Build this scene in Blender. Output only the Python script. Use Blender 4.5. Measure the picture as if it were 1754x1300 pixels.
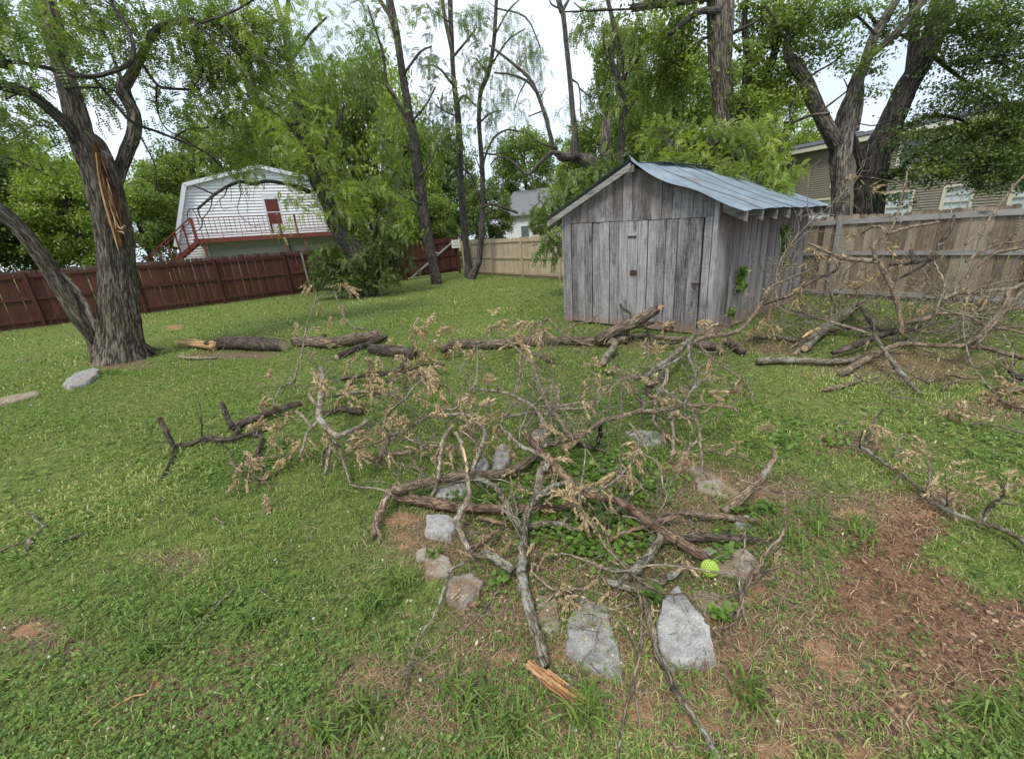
import bpy, math, random
import numpy as np
from mathutils import Vector, Matrix
rng = np.random.default_rng(7); random.seed(7)
sc = bpy.context.scene
for o in list(bpy.data.objects): bpy.data.objects.remove(o)
COL = sc.collection
R = math.radians
# ------------------------------------------------------------ camera (pose solved from the fences, shed and houses)
F = 725.; CX, CY = 877., 650.; H = 1.8
ROLL = R(4.1); PITCH = math.atan(246/725.)
cam = bpy.data.cameras.new('camera'); cam.sensor_width = 36; cam.lens = 36*F/1754; cam.clip_start = .05; cam.clip_end = 2000
co = bpy.data.objects.new('camera', cam); COL.objects.link(co)
co.matrix_world = Matrix.Translation((0, 0, H)) @ Matrix.Rotation(math.pi/2-PITCH, 4, 'X') @ Matrix.Rotation(-ROLL, 4, 'Z')
sc.camera = co
# ------------------------------------------------------------ world: overcast sky
SUN_EL, SUN_AZ = R(58), R(200)
w = bpy.data.worlds.new("World"); sc.world = w; w.use_nodes = True
nt = w.node_tree; nt.nodes.clear()
def nd(nt, t, ins=None, **kw):
    n = nt.nodes.new(t)
    for k, v in kw.items(): setattr(n, k, v)
    for k, v in (ins or {}).items():
        s = n.inputs[k]
        if isinstance(v, tuple) and len(v) == 2 and hasattr(v[0], 'outputs'): nt.links.new(v[0].outputs[v[1]], s)
        elif hasattr(v, 'outputs'): nt.links.new(v.outputs[0], s)
        else: s.default_value = v
    return n
sky = nd(nt, 'ShaderNodeTexSky', sky_type='NISHITA', sun_disc=False, sun_elevation=SUN_EL, sun_rotation=SUN_AZ, altitude=200, air_density=1.0, dust_density=2.0)
tc = nd(nt, 'ShaderNodeTexCoord')
mp = nd(nt, 'ShaderNodeMapping', {'Vector': (tc, 'Generated'), 'Scale': (1, 1, 2.2)})
cn = nd(nt, 'ShaderNodeTexNoise', {'Vector': mp, 'Scale': 2.3, 'Detail': 6.0, 'Roughness': .55})
cr = nd(nt, 'ShaderNodeValToRGB', {'Fac': cn}); cr.color_ramp.elements[0].position = .36; cr.color_ramp.elements[1].position = .62
cr.color_ramp.elements[0].color = (4.3, 5.0, 6.0, 1); cr.color_ramp.elements[1].color = (6.3, 6.8, 7.4, 1)
mx = nd(nt, 'ShaderNodeMix', {0: .9, 6: sky, 7: cr}, data_type='RGBA')
bg = nd(nt, 'ShaderNodeBackground', {'Color': (mx, 2), 'Strength': .1})
nd(nt, 'ShaderNodeOutputWorld', {'Surface': bg})
sun = bpy.data.lights.new('sun', 'SUN'); sun.energy = 1.5; sun.angle = R(14); sun.color = (1, .94, .84)
so = bpy.data.objects.new('sun', sun); COL.objects.link(so)
sd = Vector((math.sin(SUN_AZ)*math.cos(SUN_EL), math.cos(SUN_AZ)*math.cos(SUN_EL), math.sin(SUN_EL)))
so.rotation_euler = sd.to_track_quat('Z', 'Y').to_euler(); so.location = (0, -10, 40)
sc.view_settings.view_transform = 'Standard'; sc.view_settings.look = 'None'; sc.view_settings.gamma = 1
sc.view_settings.exposure = .95
# ------------------------------------------------------------ geometry of the place: rays -> real points
def ray(px, py):
    x = (px-CX)/F; y = -(py-CY)/F; c, s = math.cos(ROLL), math.sin(ROLL)
    xr = x*c+y*s; yr = -x*s+y*c
    return np.array([xr, math.cos(PITCH)+yr*math.sin(PITCH), -math.sin(PITCH)+yr*math.cos(PITCH)])
def G(px, py, z=0.):
    d = ray(px, py); return np.array([0, 0, H])+d*((z-H)/d[2])
def D(px, py, Y):
    d = ray(px, py); return np.array([0, 0, H])+d*(Y/d[1])
def depth(P): return P[1]*math.cos(PITCH)-(P[2]-H)*math.sin(PITCH)
# ------------------------------------------------------------ mesh building
class MB:
    def __init__(s): s.v = []; s.q = []; s.t = []; s.bc = []; s.a = []; s.n = 0
    def add(s, v, q=None, t=None, bc=None, a=0.):
        v = np.asarray(v, float).reshape(-1, 3); n = len(v)
        if q is not None and len(q): s.q.append(np.asarray(q, int).reshape(-1, 4)+s.n)
        if t is not None and len(t): s.t.append(np.asarray(t, int).reshape(-1, 3)+s.n)
        s.v.append(v); s.bc.append(v if bc is None else np.asarray(bc, float).reshape(-1, 3))
        s.a.append(np.broadcast_to(np.asarray(a, float), (n,))); s.n += n
    def box(s, o, u, v, w, a=None):
        "box from corner o with edge vectors u,v,w"
        o, u, v, w = [np.asarray(k, float) for k in (o, u, v, w)]
        P = np.array([o, o+u, o+u+v, o+v, o+w, o+u+w, o+u+v+w, o+v+w])
        if np.dot(np.cross(u, v), w) < 0: P = P[[3, 2, 1, 0, 7, 6, 5, 4]]
        off = rng.random(3)*20
        s.add(P, [[3, 2, 1, 0], [4, 5, 6, 7], [0, 1, 5, 4], [1, 2, 6, 5], [2, 3, 7, 6], [3, 0, 4, 7]], bc=P+off, a=rng.random() if a is None else a)
    def build(s, name, mat, parent=None, smooth=False, label=None):
        if s.n == 0: return None
        V = np.concatenate(s.v); Q = np.concatenate(s.q) if s.q else np.zeros((0, 4), int); T = np.concatenate(s.t) if s.t else np.zeros((0, 3), int)
        if parent is not None: V = V-np.array(wloc(parent))
        me = bpy.data.meshes.new(name)
        me.vertices.add(len(V)); me.vertices.foreach_set('co', V.astype(np.float32).ravel())
        nq, ntr = len(Q), len(T)
        me.loops.add(nq*4+ntr*3); me.loops.foreach_set('vertex_index', np.concatenate([Q.ravel(), T.ravel()]).astype(np.int32))
        me.polygons.add(nq+ntr)
        me.polygons.foreach_set('loop_start', np.concatenate([np.arange(nq)*4, nq*4+np.arange(ntr)*3]).astype(np.int32))
        me.polygons.foreach_set('loop_total', np.concatenate([np.full(nq, 4), np.full(ntr, 3)]).astype(np.int32))
        me.polygons.foreach_set('use_smooth', np.full(nq+ntr, smooth))
        at = me.attributes.new('bc', 'FLOAT_VECTOR', 'POINT'); at.data.foreach_set('vector', np.concatenate(s.bc).astype(np.float32).ravel())
        at = me.attributes.new('a', 'FLOAT', 'POINT'); at.data.foreach_set('value', np.concatenate(s.a).astype(np.float32))
        me.update(calc_edges=True); me.validate()
        me.materials.append(mat)
        o = bpy.data.objects.new(name, me); COL.objects.link(o)
        if parent is not None: o.parent = parent
        if label: o['label'] = label
        return o
def wloc(o):
    p = Vector(o.location)
    while o.parent: o = o.parent; p += o.location
    return p
def thing(name, label, cat, loc, group=None, kind=None):
    o = bpy.data.objects.new(name, None); COL.objects.link(o); o.location = tuple(float(k) for k in loc)
    o.empty_display_size = .2
    return tag(o, label, cat, group, kind)
def tag(o, label=None, cat=None, group=None, kind=None):
    if label: o['label'] = label
    if cat: o['category'] = cat
    if group: o['group'] = group
    if kind: o['kind'] = kind
    return o
def unit(v): v = np.asarray(v, float); return v/(np.linalg.norm(v, axis=-1, keepdims=True)+1e-12)
def spline(P, k=5):
    "Catmull-Rom through rows of P"
    P = np.asarray(P, float)
    if len(P) < 3 or k < 2:
        if len(P) == 2 and k > 1:
            t = np.linspace(0, 1, k+1)[:, None]; return P[0]*(1-t)+P[1]*t
        return P
    E = np.vstack([2*P[0]-P[1], P, 2*P[-1]-P[-2]]); out = []
    t = np.linspace(0, 1, k, endpoint=False)[:, None]
    for i in range(1, len(E)-2):
        a, b, c, d = E[i-1:i+3]
        out.append(.5*((2*b)+(-a+c)*t+(2*a-5*b+4*c-d)*t*t+(-a+3*b-3*c+d)*t**3))
    out.append(P[-1:]); return np.vstack(out)
def tube(mb, P, r, sides=8, amp=0., flute=0, capend=True, capstart=True, squash=1., jag=0.):
    P = np.asarray(P, float); n = len(P); r = np.broadcast_to(np.asarray(r, float), (n,))
    T = unit(np.gradient(P, axis=0)); ref = np.array([0, 0, 1.]) if abs(T[0, 2]) < .9 else np.array([1., 0, 0])
    U = np.zeros((n, 3)); U[0] = unit(np.cross(T[0], ref))
    for i in range(1, n):
        u = U[i-1]-T[i]*np.dot(U[i-1], T[i]); U[i] = unit(u)
    W = np.cross(T, U); ang = np.arange(sides)*2*math.pi/sides
    L = np.concatenate([[0], np.cumsum(np.linalg.norm(np.diff(P, axis=0), axis=1))])
    rr = np.repeat(r[:, None], sides, 1)
    ph = rng.random(8)*6.28
    if amp:
        m = amp*(np.sin(3*ang[None]+ph[0]+L[:, None]*2/np.maximum(r[:, None]*8, .02)*.3)*.5+rng.normal(0, .45, (n, sides)))
        rr = rr*(1+m)
    if flute:
        rr = rr*(1+flute*(np.sin(5*ang[None]+ph[1]+L[:, None]*.7)+.7*np.sin(8*ang[None]+ph[2]-L[:, None]*.9)+.5*np.sin(13*ang[None]+ph[3]+L[:, None])))
    V = P[:, None]+(U[:, None]*np.cos(ang)[None, :, None]+W[:, None]*np.sin(ang)[None, :, None]*squash)*rr[..., None]
    if jag:
        V[-1] += T[-1]*(rng.random(sides)*jag)[:, None]
    off = rng.random()*30; rm = float(r.mean())
    bc = np.stack([np.cos(ang)[None]*rm+off+0*rr, np.sin(ang)[None]*rm+0*rr, L[:, None]+0*rr], -1)
    i = np.arange(n-1)[:, None]*sides; j = np.arange(sides)[None]; j2 = (j+1) % sides
    q = np.stack([i+j, i+j2, i+sides+j2, i+sides+j], -1).reshape(-1, 4)
    V = V.reshape(-1, 3); bc = bc.reshape(-1, 3); t = []
    ex = []; bx = []
    if capstart: ex.append(P[0]-T[0]*r[0]*.15); bx.append(bc[0]); c = n*sides; t += [[c, (k+1) % sides, k] for k in range(sides)]
    if capend:
        ex.append(P[-1]+T[-1]*r[-1]*.15); bx.append(bc[-1]); c = n*sides+len(ex)-1; b = (n-1)*sides; t += [[c, b+k, b+(k+1) % sides] for k in range(sides)]
    if ex: V = np.vstack([V, ex]); bc = np.vstack([bc, bx])
    mb.add(V, q, t, bc=bc, a=rng.random())
    return V[:n*sides].reshape(n, sides, 3), T
def twig(mb, p, d, L, r, droop=0., n=4, sides=3, wig=.25):
    d = unit(d); pts = [np.asarray(p, float)]
    for i in range(n):
        d = unit(d+rng.normal(0, wig, 3)+np.array([0, 0, -droop])); pts.append(pts[-1]+d*L/n)
    P = np.array(pts); tube(mb, P, np.linspace(r, r*.35, n+1), sides, capstart=False); return P
def discs(mb, c, nrm, r, sides=14, a=None):
    "cut face of a log: thin disc set just proud of the end"
    nrm = unit(nrm); u = unit(np.cross(nrm, [0.3, .2, 1])); v = np.cross(nrm, u)
    ang = np.arange(sides)*2*math.pi/sides; rr = r*(1+rng.normal(0, .03, sides))
    ring = c+nrm*r*.30+(u*np.cos(ang)[:, None]+v*np.sin(ang)[:, None])*rr[:, None]
    ring2 = c+nrm*r*.42+(u*np.cos(ang)[:, None]+v*np.sin(ang)[:, None])*rr[:, None]*.95
    V = np.vstack([ring-nrm*r*.3, ring2, [c+nrm*r*.45]])
    bc = np.vstack([np.c_[np.cos(ang), np.sin(ang), 0*ang], np.c_[np.cos(ang)*.95, np.sin(ang)*.95, 0*ang], [[0, 0, 0]]])
    q = [[k, (k+1) % sides, sides+(k+1) % sides, sides+k] for k in range(sides)]; t = [[2*sides, sides+k, sides+(k+1) % sides] for k in range(sides)]
    mb.add(V, q, t, bc=bc, a=rng.random())
def sprays(mb, P, Dv, L, K=7, lw=.16, leafl=.3, col=None, terminal=True):
    """pinnate leaves: N rachises at P along Dv (length L), K pairs of leaflets, each a kite-shaped face folded at its midrib"""
    P = np.asarray(P, float); N = len(P)
    if N == 0: return
    Dv = unit(Dv); L = np.broadcast_to(L, (N,))[:, None]
    up = unit(np.array([0, 0, 1.])+rng.normal(0, .45, (N, 3))); S = unit(np.cross(Dv, up)); Nn = np.cross(S, Dv)
    col = rng.random(N) if col is None else col
    vs = []; cs = []
    for k in range(K):
        t = .18+.78*k/(K-1 if K > 1 else 1)
        base = P+Dv*L*t-np.array([0, 0, 1.])*L*(t*t)*.22
        ll = L*leafl*(1-.45*abs(t-.45))
        for sgn in (-1, 1):
            ld = unit(S*sgn+Dv*.55-Nn*.15+rng.normal(0, .16, (N, 3)))
            sd = unit(np.cross(ld, Nn)+rng.normal(0, .2, (N, 3)))
            w = ll*lw/.3*.6
            vs.append(np.stack([base, base+ld*ll*.5+sd*w, base+ld*ll, base+ld*ll*.5-sd*w], 1)); cs.append(col)
    V = np.concatenate(vs).reshape(-1, 3); C = np.repeat(np.clip(np.concatenate(cs)+rng.normal(0, .12, len(vs)*N), 0, 1), 4)
    q = np.arange(len(V)).reshape(-1, 4)
    mb.add(V, q, a=C)
def leaves(mb, P, size, col=None, aspect=.62, flat=.6, dirs=None):
    "broad leaves: one kite-shaped face each"
    P = np.asarray(P, float); N = len(P)
    if N == 0: return
    n = unit(np.array([0, 0, 1.])*flat+rng.normal(0, .5, (N, 3))); d = unit(np.cross(n, rng.normal(0, 1, (N, 3))) if dirs is None else dirs)
    s = unit(np.cross(d, n)); size = (np.broadcast_to(size, (N,))*(.7+.6*rng.random(N)))[:, None]
    V = np.stack([P, P+d*size*.45+s*size*aspect*.5, P+d*size-n*size*.12, P+d*size*.45-s*size*aspect*.5], 1).reshape(-1, 3)
    C = np.repeat(rng.random(N) if col is None else np.clip(col, 0, 1), 4)
    mb.add(V, np.arange(len(V)).reshape(-1, 4), a=C)
# ------------------------------------------------------------ materials
def mat(name):
    m = bpy.data.materials.new(name); m.use_nodes = True; nt = m.node_tree; nt.nodes.clear()
    out = nd(nt, 'ShaderNodeOutputMaterial'); return m, nt, out
def attr(nt, n): return nd(nt, 'ShaderNodeAttribute', attribute_name=n)
def ramp(nt, fac, stops):
    r = nd(nt, 'ShaderNodeValToRGB', {'Fac': fac}); e = r.color_ramp.elements
    while len(e) < len(stops): e.new(.5)
    for x, (p, c) in zip(e, stops): x.position = p; x.color = (*c, 1) if len(c) == 3 else c
    return r
def mixc(nt, fac, a, b, bt='MIX'):
    n = nd(nt, 'ShaderNodeMix', {0: fac, 6: a if not isinstance(a, tuple) or hasattr(a[0], 'outputs') else (*a, 1), 7: b if not isinstance(b, tuple) or hasattr(b[0], 'outputs') else (*b, 1)}, data_type='RGBA', blend_type=bt)
    return (n, 2)
def math_(nt, op, a, b=0., clamp=False): return nd(nt, 'ShaderNodeMath', {0: a, 1: b}, operation=op, use_clamp=clamp)
def noise(nt, vec, scale, detail=4., rough=.55, mscale=None):
    if mscale: vec = nd(nt, 'ShaderNodeMapping', {'Vector': vec, 'Scale': mscale})
    return nd(nt, 'ShaderNodeTexNoise', {'Vector': vec, 'Scale': scale, 'Detail': detail, 'Roughness': rough})
def finish(nt, out, col, rough=.9, bump=None, bs=.3, bd=.01, metal=0., spec=.3):
    b = nd(nt, 'ShaderNodeBsdfPrincipled', {'Base Color': col if not isinstance(col, tuple) or hasattr(col[0], 'outputs') else (*col, 1), 'Roughness': rough, 'Metallic': metal, 'Specular IOR Level': spec})
    if bump is not None:
        bp = nd(nt, 'ShaderNodeBump', {'Height': bump, 'Strength': bs, 'Distance': bd}); nt.links.new(bp.outputs[0], b.inputs['Normal'])
    nt.links.new(b.outputs[0], out.inputs['Surface']); return b
def bark(name, dark, light, lichen=.0, strip=.0, scale=1., moss=0., bd=.02, patchy=None):
    m, nt, out = mat(name); bc = (attr(nt, 'bc'), 'Vector')
    n1 = noise(nt, bc, 46*scale, 6., .7, (1, 1, .22)); n2 = noise(nt, bc, 130*scale, 4., .65, (1, 1, .5)); n3 = noise(nt, bc, 3.5*scale, 4., .6, (1, 1, .6))
    rg = noise(nt, bc, 24*scale, 3., .6, (1, 1, .13)); rg2 = math_(nt, 'ABSOLUTE', math_(nt, 'SUBTRACT', rg, .5)); f = math_(nt, 'MULTIPLY', n1, ramp(nt, rg2, [(0, (.45,)*3), (.05, (.85,)*3), (.14, (1.15,)*3)]))
    c = ramp(nt, f, [(.18, tuple(k*.35 for k in dark)), (.36, dark), (.60, light)])
    c = mixc(nt, .8, c, ramp(nt, n3, [(.3, (.5, .5, .52)), (.7, (1.5, 1.42, 1.3))]), 'MULTIPLY')
    if moss: c = mixc(nt, ramp(nt, noise(nt, bc, 2.1, 3., .5), [(.5, (0,)*3), (.65, (moss,)*3)]), c, (.07, .085, .04))
    if strip: c = mixc(nt, ramp(nt, noise(nt, bc, 5., 4., .65, (1.6, 1.6, .35)), [(.62-strip*.25, (0,)*3), (.66-strip*.25, (1,)*3)]), c, ramp(nt, n1, [(.3, (.20, .115, .065)), (.7, (.44, .31, .20))]))
    if lichen: c = mixc(nt, ramp(nt, math_(nt, 'ADD', math_(nt, 'MULTIPLY', noise(nt, bc, 7., 6., .7, (1, 1, .5)), .7), math_(nt, 'MULTIPLY', noise(nt, bc, 45., 4., .7), .3)), [(.61-lichen*.11, (0,)*3), (.66-lichen*.11, (.8,)*3)]), c, ramp(nt, n2, [(.3, (.20, .215, .175)), (.7, (.42, .44, .39))]))
    h = math_(nt, 'ADD', f, math_(nt, 'MULTIPLY', n2, .3))
    finish(nt, out, c, .93, h, .9, bd, spec=.15); return m
def wood(name, stops, grain=60., stretch=.05, rough=.85, stain=None, vcol=.35, knots=True, bd=.004, low=None, axis='z', saw=0.):
    "boards: grain runs along z of the board coordinate, every board its own tone (attribute a)"
    m, nt, out = mat(name); bc = (attr(nt, 'bc'), 'Vector'); a = (attr(nt, 'a'), 'Fac')
    ms = {'z': (1, 1, stretch), 'x': (stretch, stretch, 1)}[axis]
    g = noise(nt, bc, grain, 6., .65, ms); g2 = noise(nt, bc, 7., 4., .65, tuple(k if k == 1 else .22 for k in ms)); g3 = noise(nt, bc, grain*3, 2., .5, ms)
    f = math_(nt, 'ADD', math_(nt, 'MULTIPLY', g, .42), math_(nt, 'MULTIPLY', g2, .33)); f = math_(nt, 'ADD', f, math_(nt, 'MULTIPLY', g3, .25))
    if saw:
        sw = noise(nt, nd(nt, 'ShaderNodeMapping', {'Vector': bc, 'Rotation': (0, .5, .3), 'Scale': (1, 1, 9)}), 9., 2., .5); f = math_(nt, 'ADD', f, math_(nt, 'MULTIPLY', math_(nt, 'SUBTRACT', sw, .5), saw))
    f = math_(nt, 'ADD', f, math_(nt, 'MULTIPLY', math_(nt, 'SUBTRACT', a, .5), vcol*.35))
    c = ramp(nt, f, stops)
    if knots:
        vo = nd(nt, 'ShaderNodeTexVoronoi', {'Vector': nd(nt, 'ShaderNodeMapping', {'Vector': bc, 'Scale': (1, 1, .45) if axis == 'z' else (.45, .45, 1)}), 'Scale': 4.2})
        k = ramp(nt, (vo, 'Distance'), [(.04, (.16,)*3), (.08, (.5,)*3), (.2, (1,)*3)]); c = mixc(nt, .75, c, k, 'MULTIPLY')
    geo = nd(nt, 'ShaderNodeNewGeometry'); sp = nd(nt, 'ShaderNodeSeparateXYZ', {0: (geo, 'Position')})
    if low:   # soil splash staining near the ground
        z = math_(nt, 'ADD', (sp, 'Z'), math_(nt, 'MULTIPLY', math_(nt, 'SUBTRACT', g2, .5), .35))
        c = mixc(nt, ramp(nt, z, [(0.02, (.75,)*3), (low, (0,)*3)]), c, (.30, .19, .13))
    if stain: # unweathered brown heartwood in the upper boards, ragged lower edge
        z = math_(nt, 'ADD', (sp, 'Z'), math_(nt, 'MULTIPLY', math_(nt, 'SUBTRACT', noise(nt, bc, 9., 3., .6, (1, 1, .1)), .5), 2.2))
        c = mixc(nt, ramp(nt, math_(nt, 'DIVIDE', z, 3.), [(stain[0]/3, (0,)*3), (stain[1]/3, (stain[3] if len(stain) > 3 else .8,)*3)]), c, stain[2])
    finish(nt, out, c, rough, math_(nt, 'ADD', f, math_(nt, 'MULTIPLY', g3, .25)), .6, bd, spec=.2); return m
def leafmat(name, c0, c1, c2, tr=.38, gloss=.12):
    m, nt, out = mat(name); a = (attr(nt, 'a'), 'Fac')
    c = ramp(nt, a, [(0, c0), (.55, c1), (1, c2)])
    d = nd(nt, 'ShaderNodeBsdfDiffuse', {'Color': c}); t = nd(nt, 'ShaderNodeBsdfTranslucent', {'Color': mixc(nt, 1., c, (1.25, 1.35, .7), 'MULTIPLY')})
    s1 = nd(nt, 'ShaderNodeMixShader', {0: tr, 1: d, 2: t}); g = nd(nt, 'ShaderNodeBsdfGlossy', {'Roughness': .42, 'Color': (.8, .85, .8, 1)})
    s2 = nd(nt, 'ShaderNodeMixShader', {0: gloss*.35, 1: s1, 2: g}); nt.links.new(s2.outputs[0], out.inputs['Surface']); return m
def plain(name, col, rough=.6, metal=0., var=.12, scale=8., bs=.15):
    m, nt, out = mat(name); bc = (attr(nt, 'bc'), 'Vector'); n = noise(nt, bc, scale, 5., .6)
    c = ramp(nt, n, [(.3, tuple(k*(1-var) for k in col)), (.7, tuple(min(1, k*(1+var)) for k in col))])
    finish(nt, out, c, rough, n, bs, .003, metal); return m
M = {}
M['trunk'] = bark('bark_trunk', (.075, .063, .052), (.25, .22, .185), 0, 0, .8, moss=.3, bd=.03)
M['trunk_dark'] = bark('bark_dark', (.040, .036, .033), (.135, .122, .112), 0, 0, .8, bd=.03)
M['trunk_slim'] = bark('bark_slim', (.05, .045, .042), (.15, .135, .125), .1, 0, 1.1, bd=.015)
M['trunk_dead'] = bark('bark_dead', (.085, .075, .066), (.26, .235, .21), 0, .0, .7, bd=.03)
M['log'] = bark('bark_log', (.085, .065, .05), (.29, .24, .19), .15, .04, 1.8, bd=.012)
M['log_dark'] = bark('bark_log_dark', (.05, .04, .032), (.15, .125, .105), .15, .0, 2., bd=.01)
M['limb'] = bark('bark_limb', (.115, .088, .062), (.36, .29, .215), .3, .03, 3.6, bd=.006)
M['limb_grey'] = bark('bark_limb_grey', (.15, .125, .095), (.42, .37, .295), .4, .0, 4.2, bd=.004)
M['limb_lichen'] = bark('bark_limb_lichen', (.10, .088, .062), (.32, .28, .215), .8, .0, 3.4, bd=.006)
M['limb_bare'] = bark('bark_limb_bare', (.105, .068, .05), (.30, .215, .155), .05, .2, 2.8, bd=.009)
M['twig'] = bark('bark_twig', (.12, .10, .08), (.33, .28, .23), .1, 0, 3., bd=.002)
M['cut'] = None
m, nt, out = mat('sawn_wood'); bc = (attr(nt, 'bc'), 'Vector')
ln = nd(nt, 'ShaderNodeVectorMath', {0: bc}, operation='LENGTH'); wv = nd(nt, 'ShaderNodeMath', {0: math_(nt, 'ADD', math_(nt, 'MULTIPLY', (ln, 'Value'), 45.), math_(nt, 'MULTIPLY', noise(nt, bc, 2.), 6.))}, operation='SINE')
c = ramp(nt, wv, [(0, (.46, .34, .21)), (1, (.64, .51, .35))]); c = mixc(nt, ramp(nt, (ln, 'Value'), [(.86, (0,)*3), (.93, (1,)*3)]), c, (.13, .095, .07))
c = mixc(nt, .8, c, ramp(nt, noise(nt, bc, 3., 5.), [(.35, (.6, .57, .53)), (.65, (1.1, 1.1, 1.1))]), 'MULTIPLY')
finish(nt, out, c, .85, wv, .15, .002); M['cut'] = m
M['splinter'] = wood('splintered_wood', [(.36, (.22, .11, .045)), (.5, (.50, .31, .15)), (.64, (.72, .54, .32))], 60., .05, knots=False, bd=.01)
M['splinter_old'] = wood('exposed_heartwood', [(.40, (.035, .018, .010)), (.51, (.15, .075, .033)), (.62, (.38, .23, .115))], 34., .07, knots=False, bd=.02)
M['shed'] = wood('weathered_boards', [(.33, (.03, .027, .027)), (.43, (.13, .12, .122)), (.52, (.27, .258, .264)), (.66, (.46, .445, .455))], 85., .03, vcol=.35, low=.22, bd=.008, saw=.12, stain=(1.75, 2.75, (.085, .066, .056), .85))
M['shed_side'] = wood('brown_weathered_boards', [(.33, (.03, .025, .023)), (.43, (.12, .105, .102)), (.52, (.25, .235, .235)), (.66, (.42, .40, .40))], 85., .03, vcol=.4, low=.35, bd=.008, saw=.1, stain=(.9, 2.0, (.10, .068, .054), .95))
M['rafter'] = wood('rafter_wood', [(.38, (.06, .054, .05)), (.5, (.17, .158, .15)), (.64, (.34, .325, .315))], 40., .08, vcol=.4)
M['red'] = wood('red_stained_boards', [(.3, (.038, .014, .011)), (.5, (.075, .027, .021)), (.72, (.12, .052, .042))], 50., .06, vcol=.5, knots=False, bd=.002)
M['redtop'] = wood('grey_red_picket_tops', [(.3, (.045, .030, .026)), (.5, (.085, .052, .045)), (.72, (.16, .11, .10))], 50., .06, vcol=.7, knots=False, bd=.002)
M['pale'] = wood('pale_pine_boards', [(.3, (.28, .22, .15)), (.5, (.44, .365, .26)), (.72, (.55, .47, .36))], 50., .05, vcol=.5, bd=.002, low=.3)
M['old'] = wood('old_fence_boards', [(.3, (.09, .068, .052)), (.47, (.20, .155, .115)), (.60, (.29, .24, .185)), (.74, (.40, .355, .30))], 40., .06, vcol=.85, bd=.004, low=.25)
M['oldrail'] = wood('silvered_rail', [(.3, (.16, .148, .135)), (.5, (.29, .275, .26)), (.72, (.44, .42, .40))], 12., .3, vcol=.3, axis='z', bd=.003)
M['white'] = plain('white_siding', (.74, .755, .77), .5, var=.05, scale=3.)
M['whitetrim'] = plain('white_trim', (.62, .65, .68), .5, var=.06, scale=4.)
M['tan'] = plain('tan_siding', (.235, .205, .17), .6, var=.07, scale=3.)
M['trim'] = plain('cream_trim', (.60, .57, .48), .5, var=.05)
M['redpaint'] = plain('red_deck_paint', (.17, .045, .035), .6, var=.2, scale=9.)
M['reddoor'] = plain('red_door_paint', (.12, .028, .024), .5, var=.08)
M['shingle'] = plain('dark_shingles', (.065, .066, .075), .9, var=.4, scale=30., bs=.6)
M['greyroof'] = plain('grey_shingles', (.17, .18, .19), .9, var=.3, scale=20.)
M['shade_wall'] = plain('shaded_white_paint', (.45, .46, .45), .6, var=.06)  # lower storey of the white house, its shade put into the colour
M['rust'] = plain('rusty_iron', (.07, .04, .028), .75, .3, .5, 30.)
M['signw'] = plain('white_sign_face', (.74, .74, .72), .45, var=.04)
M['signr'] = plain('red_sign_ink', (.50, .04, .04), .5, var=.05)
M['blackp'] = plain('black_pipe', (.03, .03, .032), .5)
M['curtain'] = plain('window_blind', (.50, .56, .60), .35, var=.12, scale=3., bs=0)
m, nt, out = mat('window_glass'); finish(nt, out, (.13, .17, .19), .08, spec=.6); M['glass'] = m
# galvanised sheet
m, nt, out = mat('galvanised_sheet'); bc = (attr(nt, 'bc'), 'Vector')
n = noise(nt, bc, 2.2, 6., .65); n2 = noise(nt, bc, 14., 4., .7)
c = ramp(nt, n, [(.3, (.17, .215, .255)), (.55, (.27, .33, .385)), (.75, (.38, .44, .50))])
c = mixc(nt, ramp(nt, math_(nt, 'ADD', math_(nt, 'MULTIPLY', noise(nt, bc, 1.7, 5., .7), .75), math_(nt, 'MULTIPLY', n2, .25)), [(.55, (0,)*3), (.64, (.75,)*3)]), c, (.24, .14, .085))
finish(nt, out, c, .48, n2, .1, .004, .35, .5); M['metal'] = m
# leaves
M['leaf_bright'] = leafmat('leaf_bright', (.13, .19, .03), (.24, .32, .055), (.40, .47, .10), .48)
M['leaf_mid'] = leafmat('leaf_mid', (.085, .13, .028), (.16, .225, .045), (.28, .35, .075), .46)
M['leaf_dark'] = leafmat('leaf_dark', (.050, .085, .024), (.10, .15, .038), (.18, .25, .06), .42)  # dark-leaved trees; for shaded ones the shade is put into the green
M['leaf_cool'] = leafmat('leaf_cool', (.075, .12, .035), (.14, .20, .055), (.23, .30, .08), .42)
M['ivy'] = leafmat('leaf_vine', (.055, .11, .02), (.13, .22, .04), (.25, .38, .075), .36, .06)
M['dead'] = leafmat('leaf_dead', (.22, .15, .085), (.50, .38, .235), (.76, .64, .46), .3, .03)
M['grass'] = leafmat('grass_blade', (.055, .100, .018), (.20, .285, .062), (.54, .54, .22), .4, .1)
M['clover'] = leafmat('clover_leaf', (.060, .118, .024), (.155, .245, .052), (.30, .42, .10), .38, .08)
M['straw'] = leafmat('dry_straw', (.18, .12, .065), (.34, .25, .14), (.52, .42, .27), .2, .05)
M['flower'] = leafmat('clover_bloom', (.36, .34, .22), (.50, .48, .36), (.62, .60, .50), .2, .0)
M['torn'] = wood('fresh_torn_wood', [(.40, (.14, .06, .025)), (.5, (.42, .235, .11)), (.62, (.70, .50, .30))], 90., .03, knots=False, bd=.012)
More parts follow.
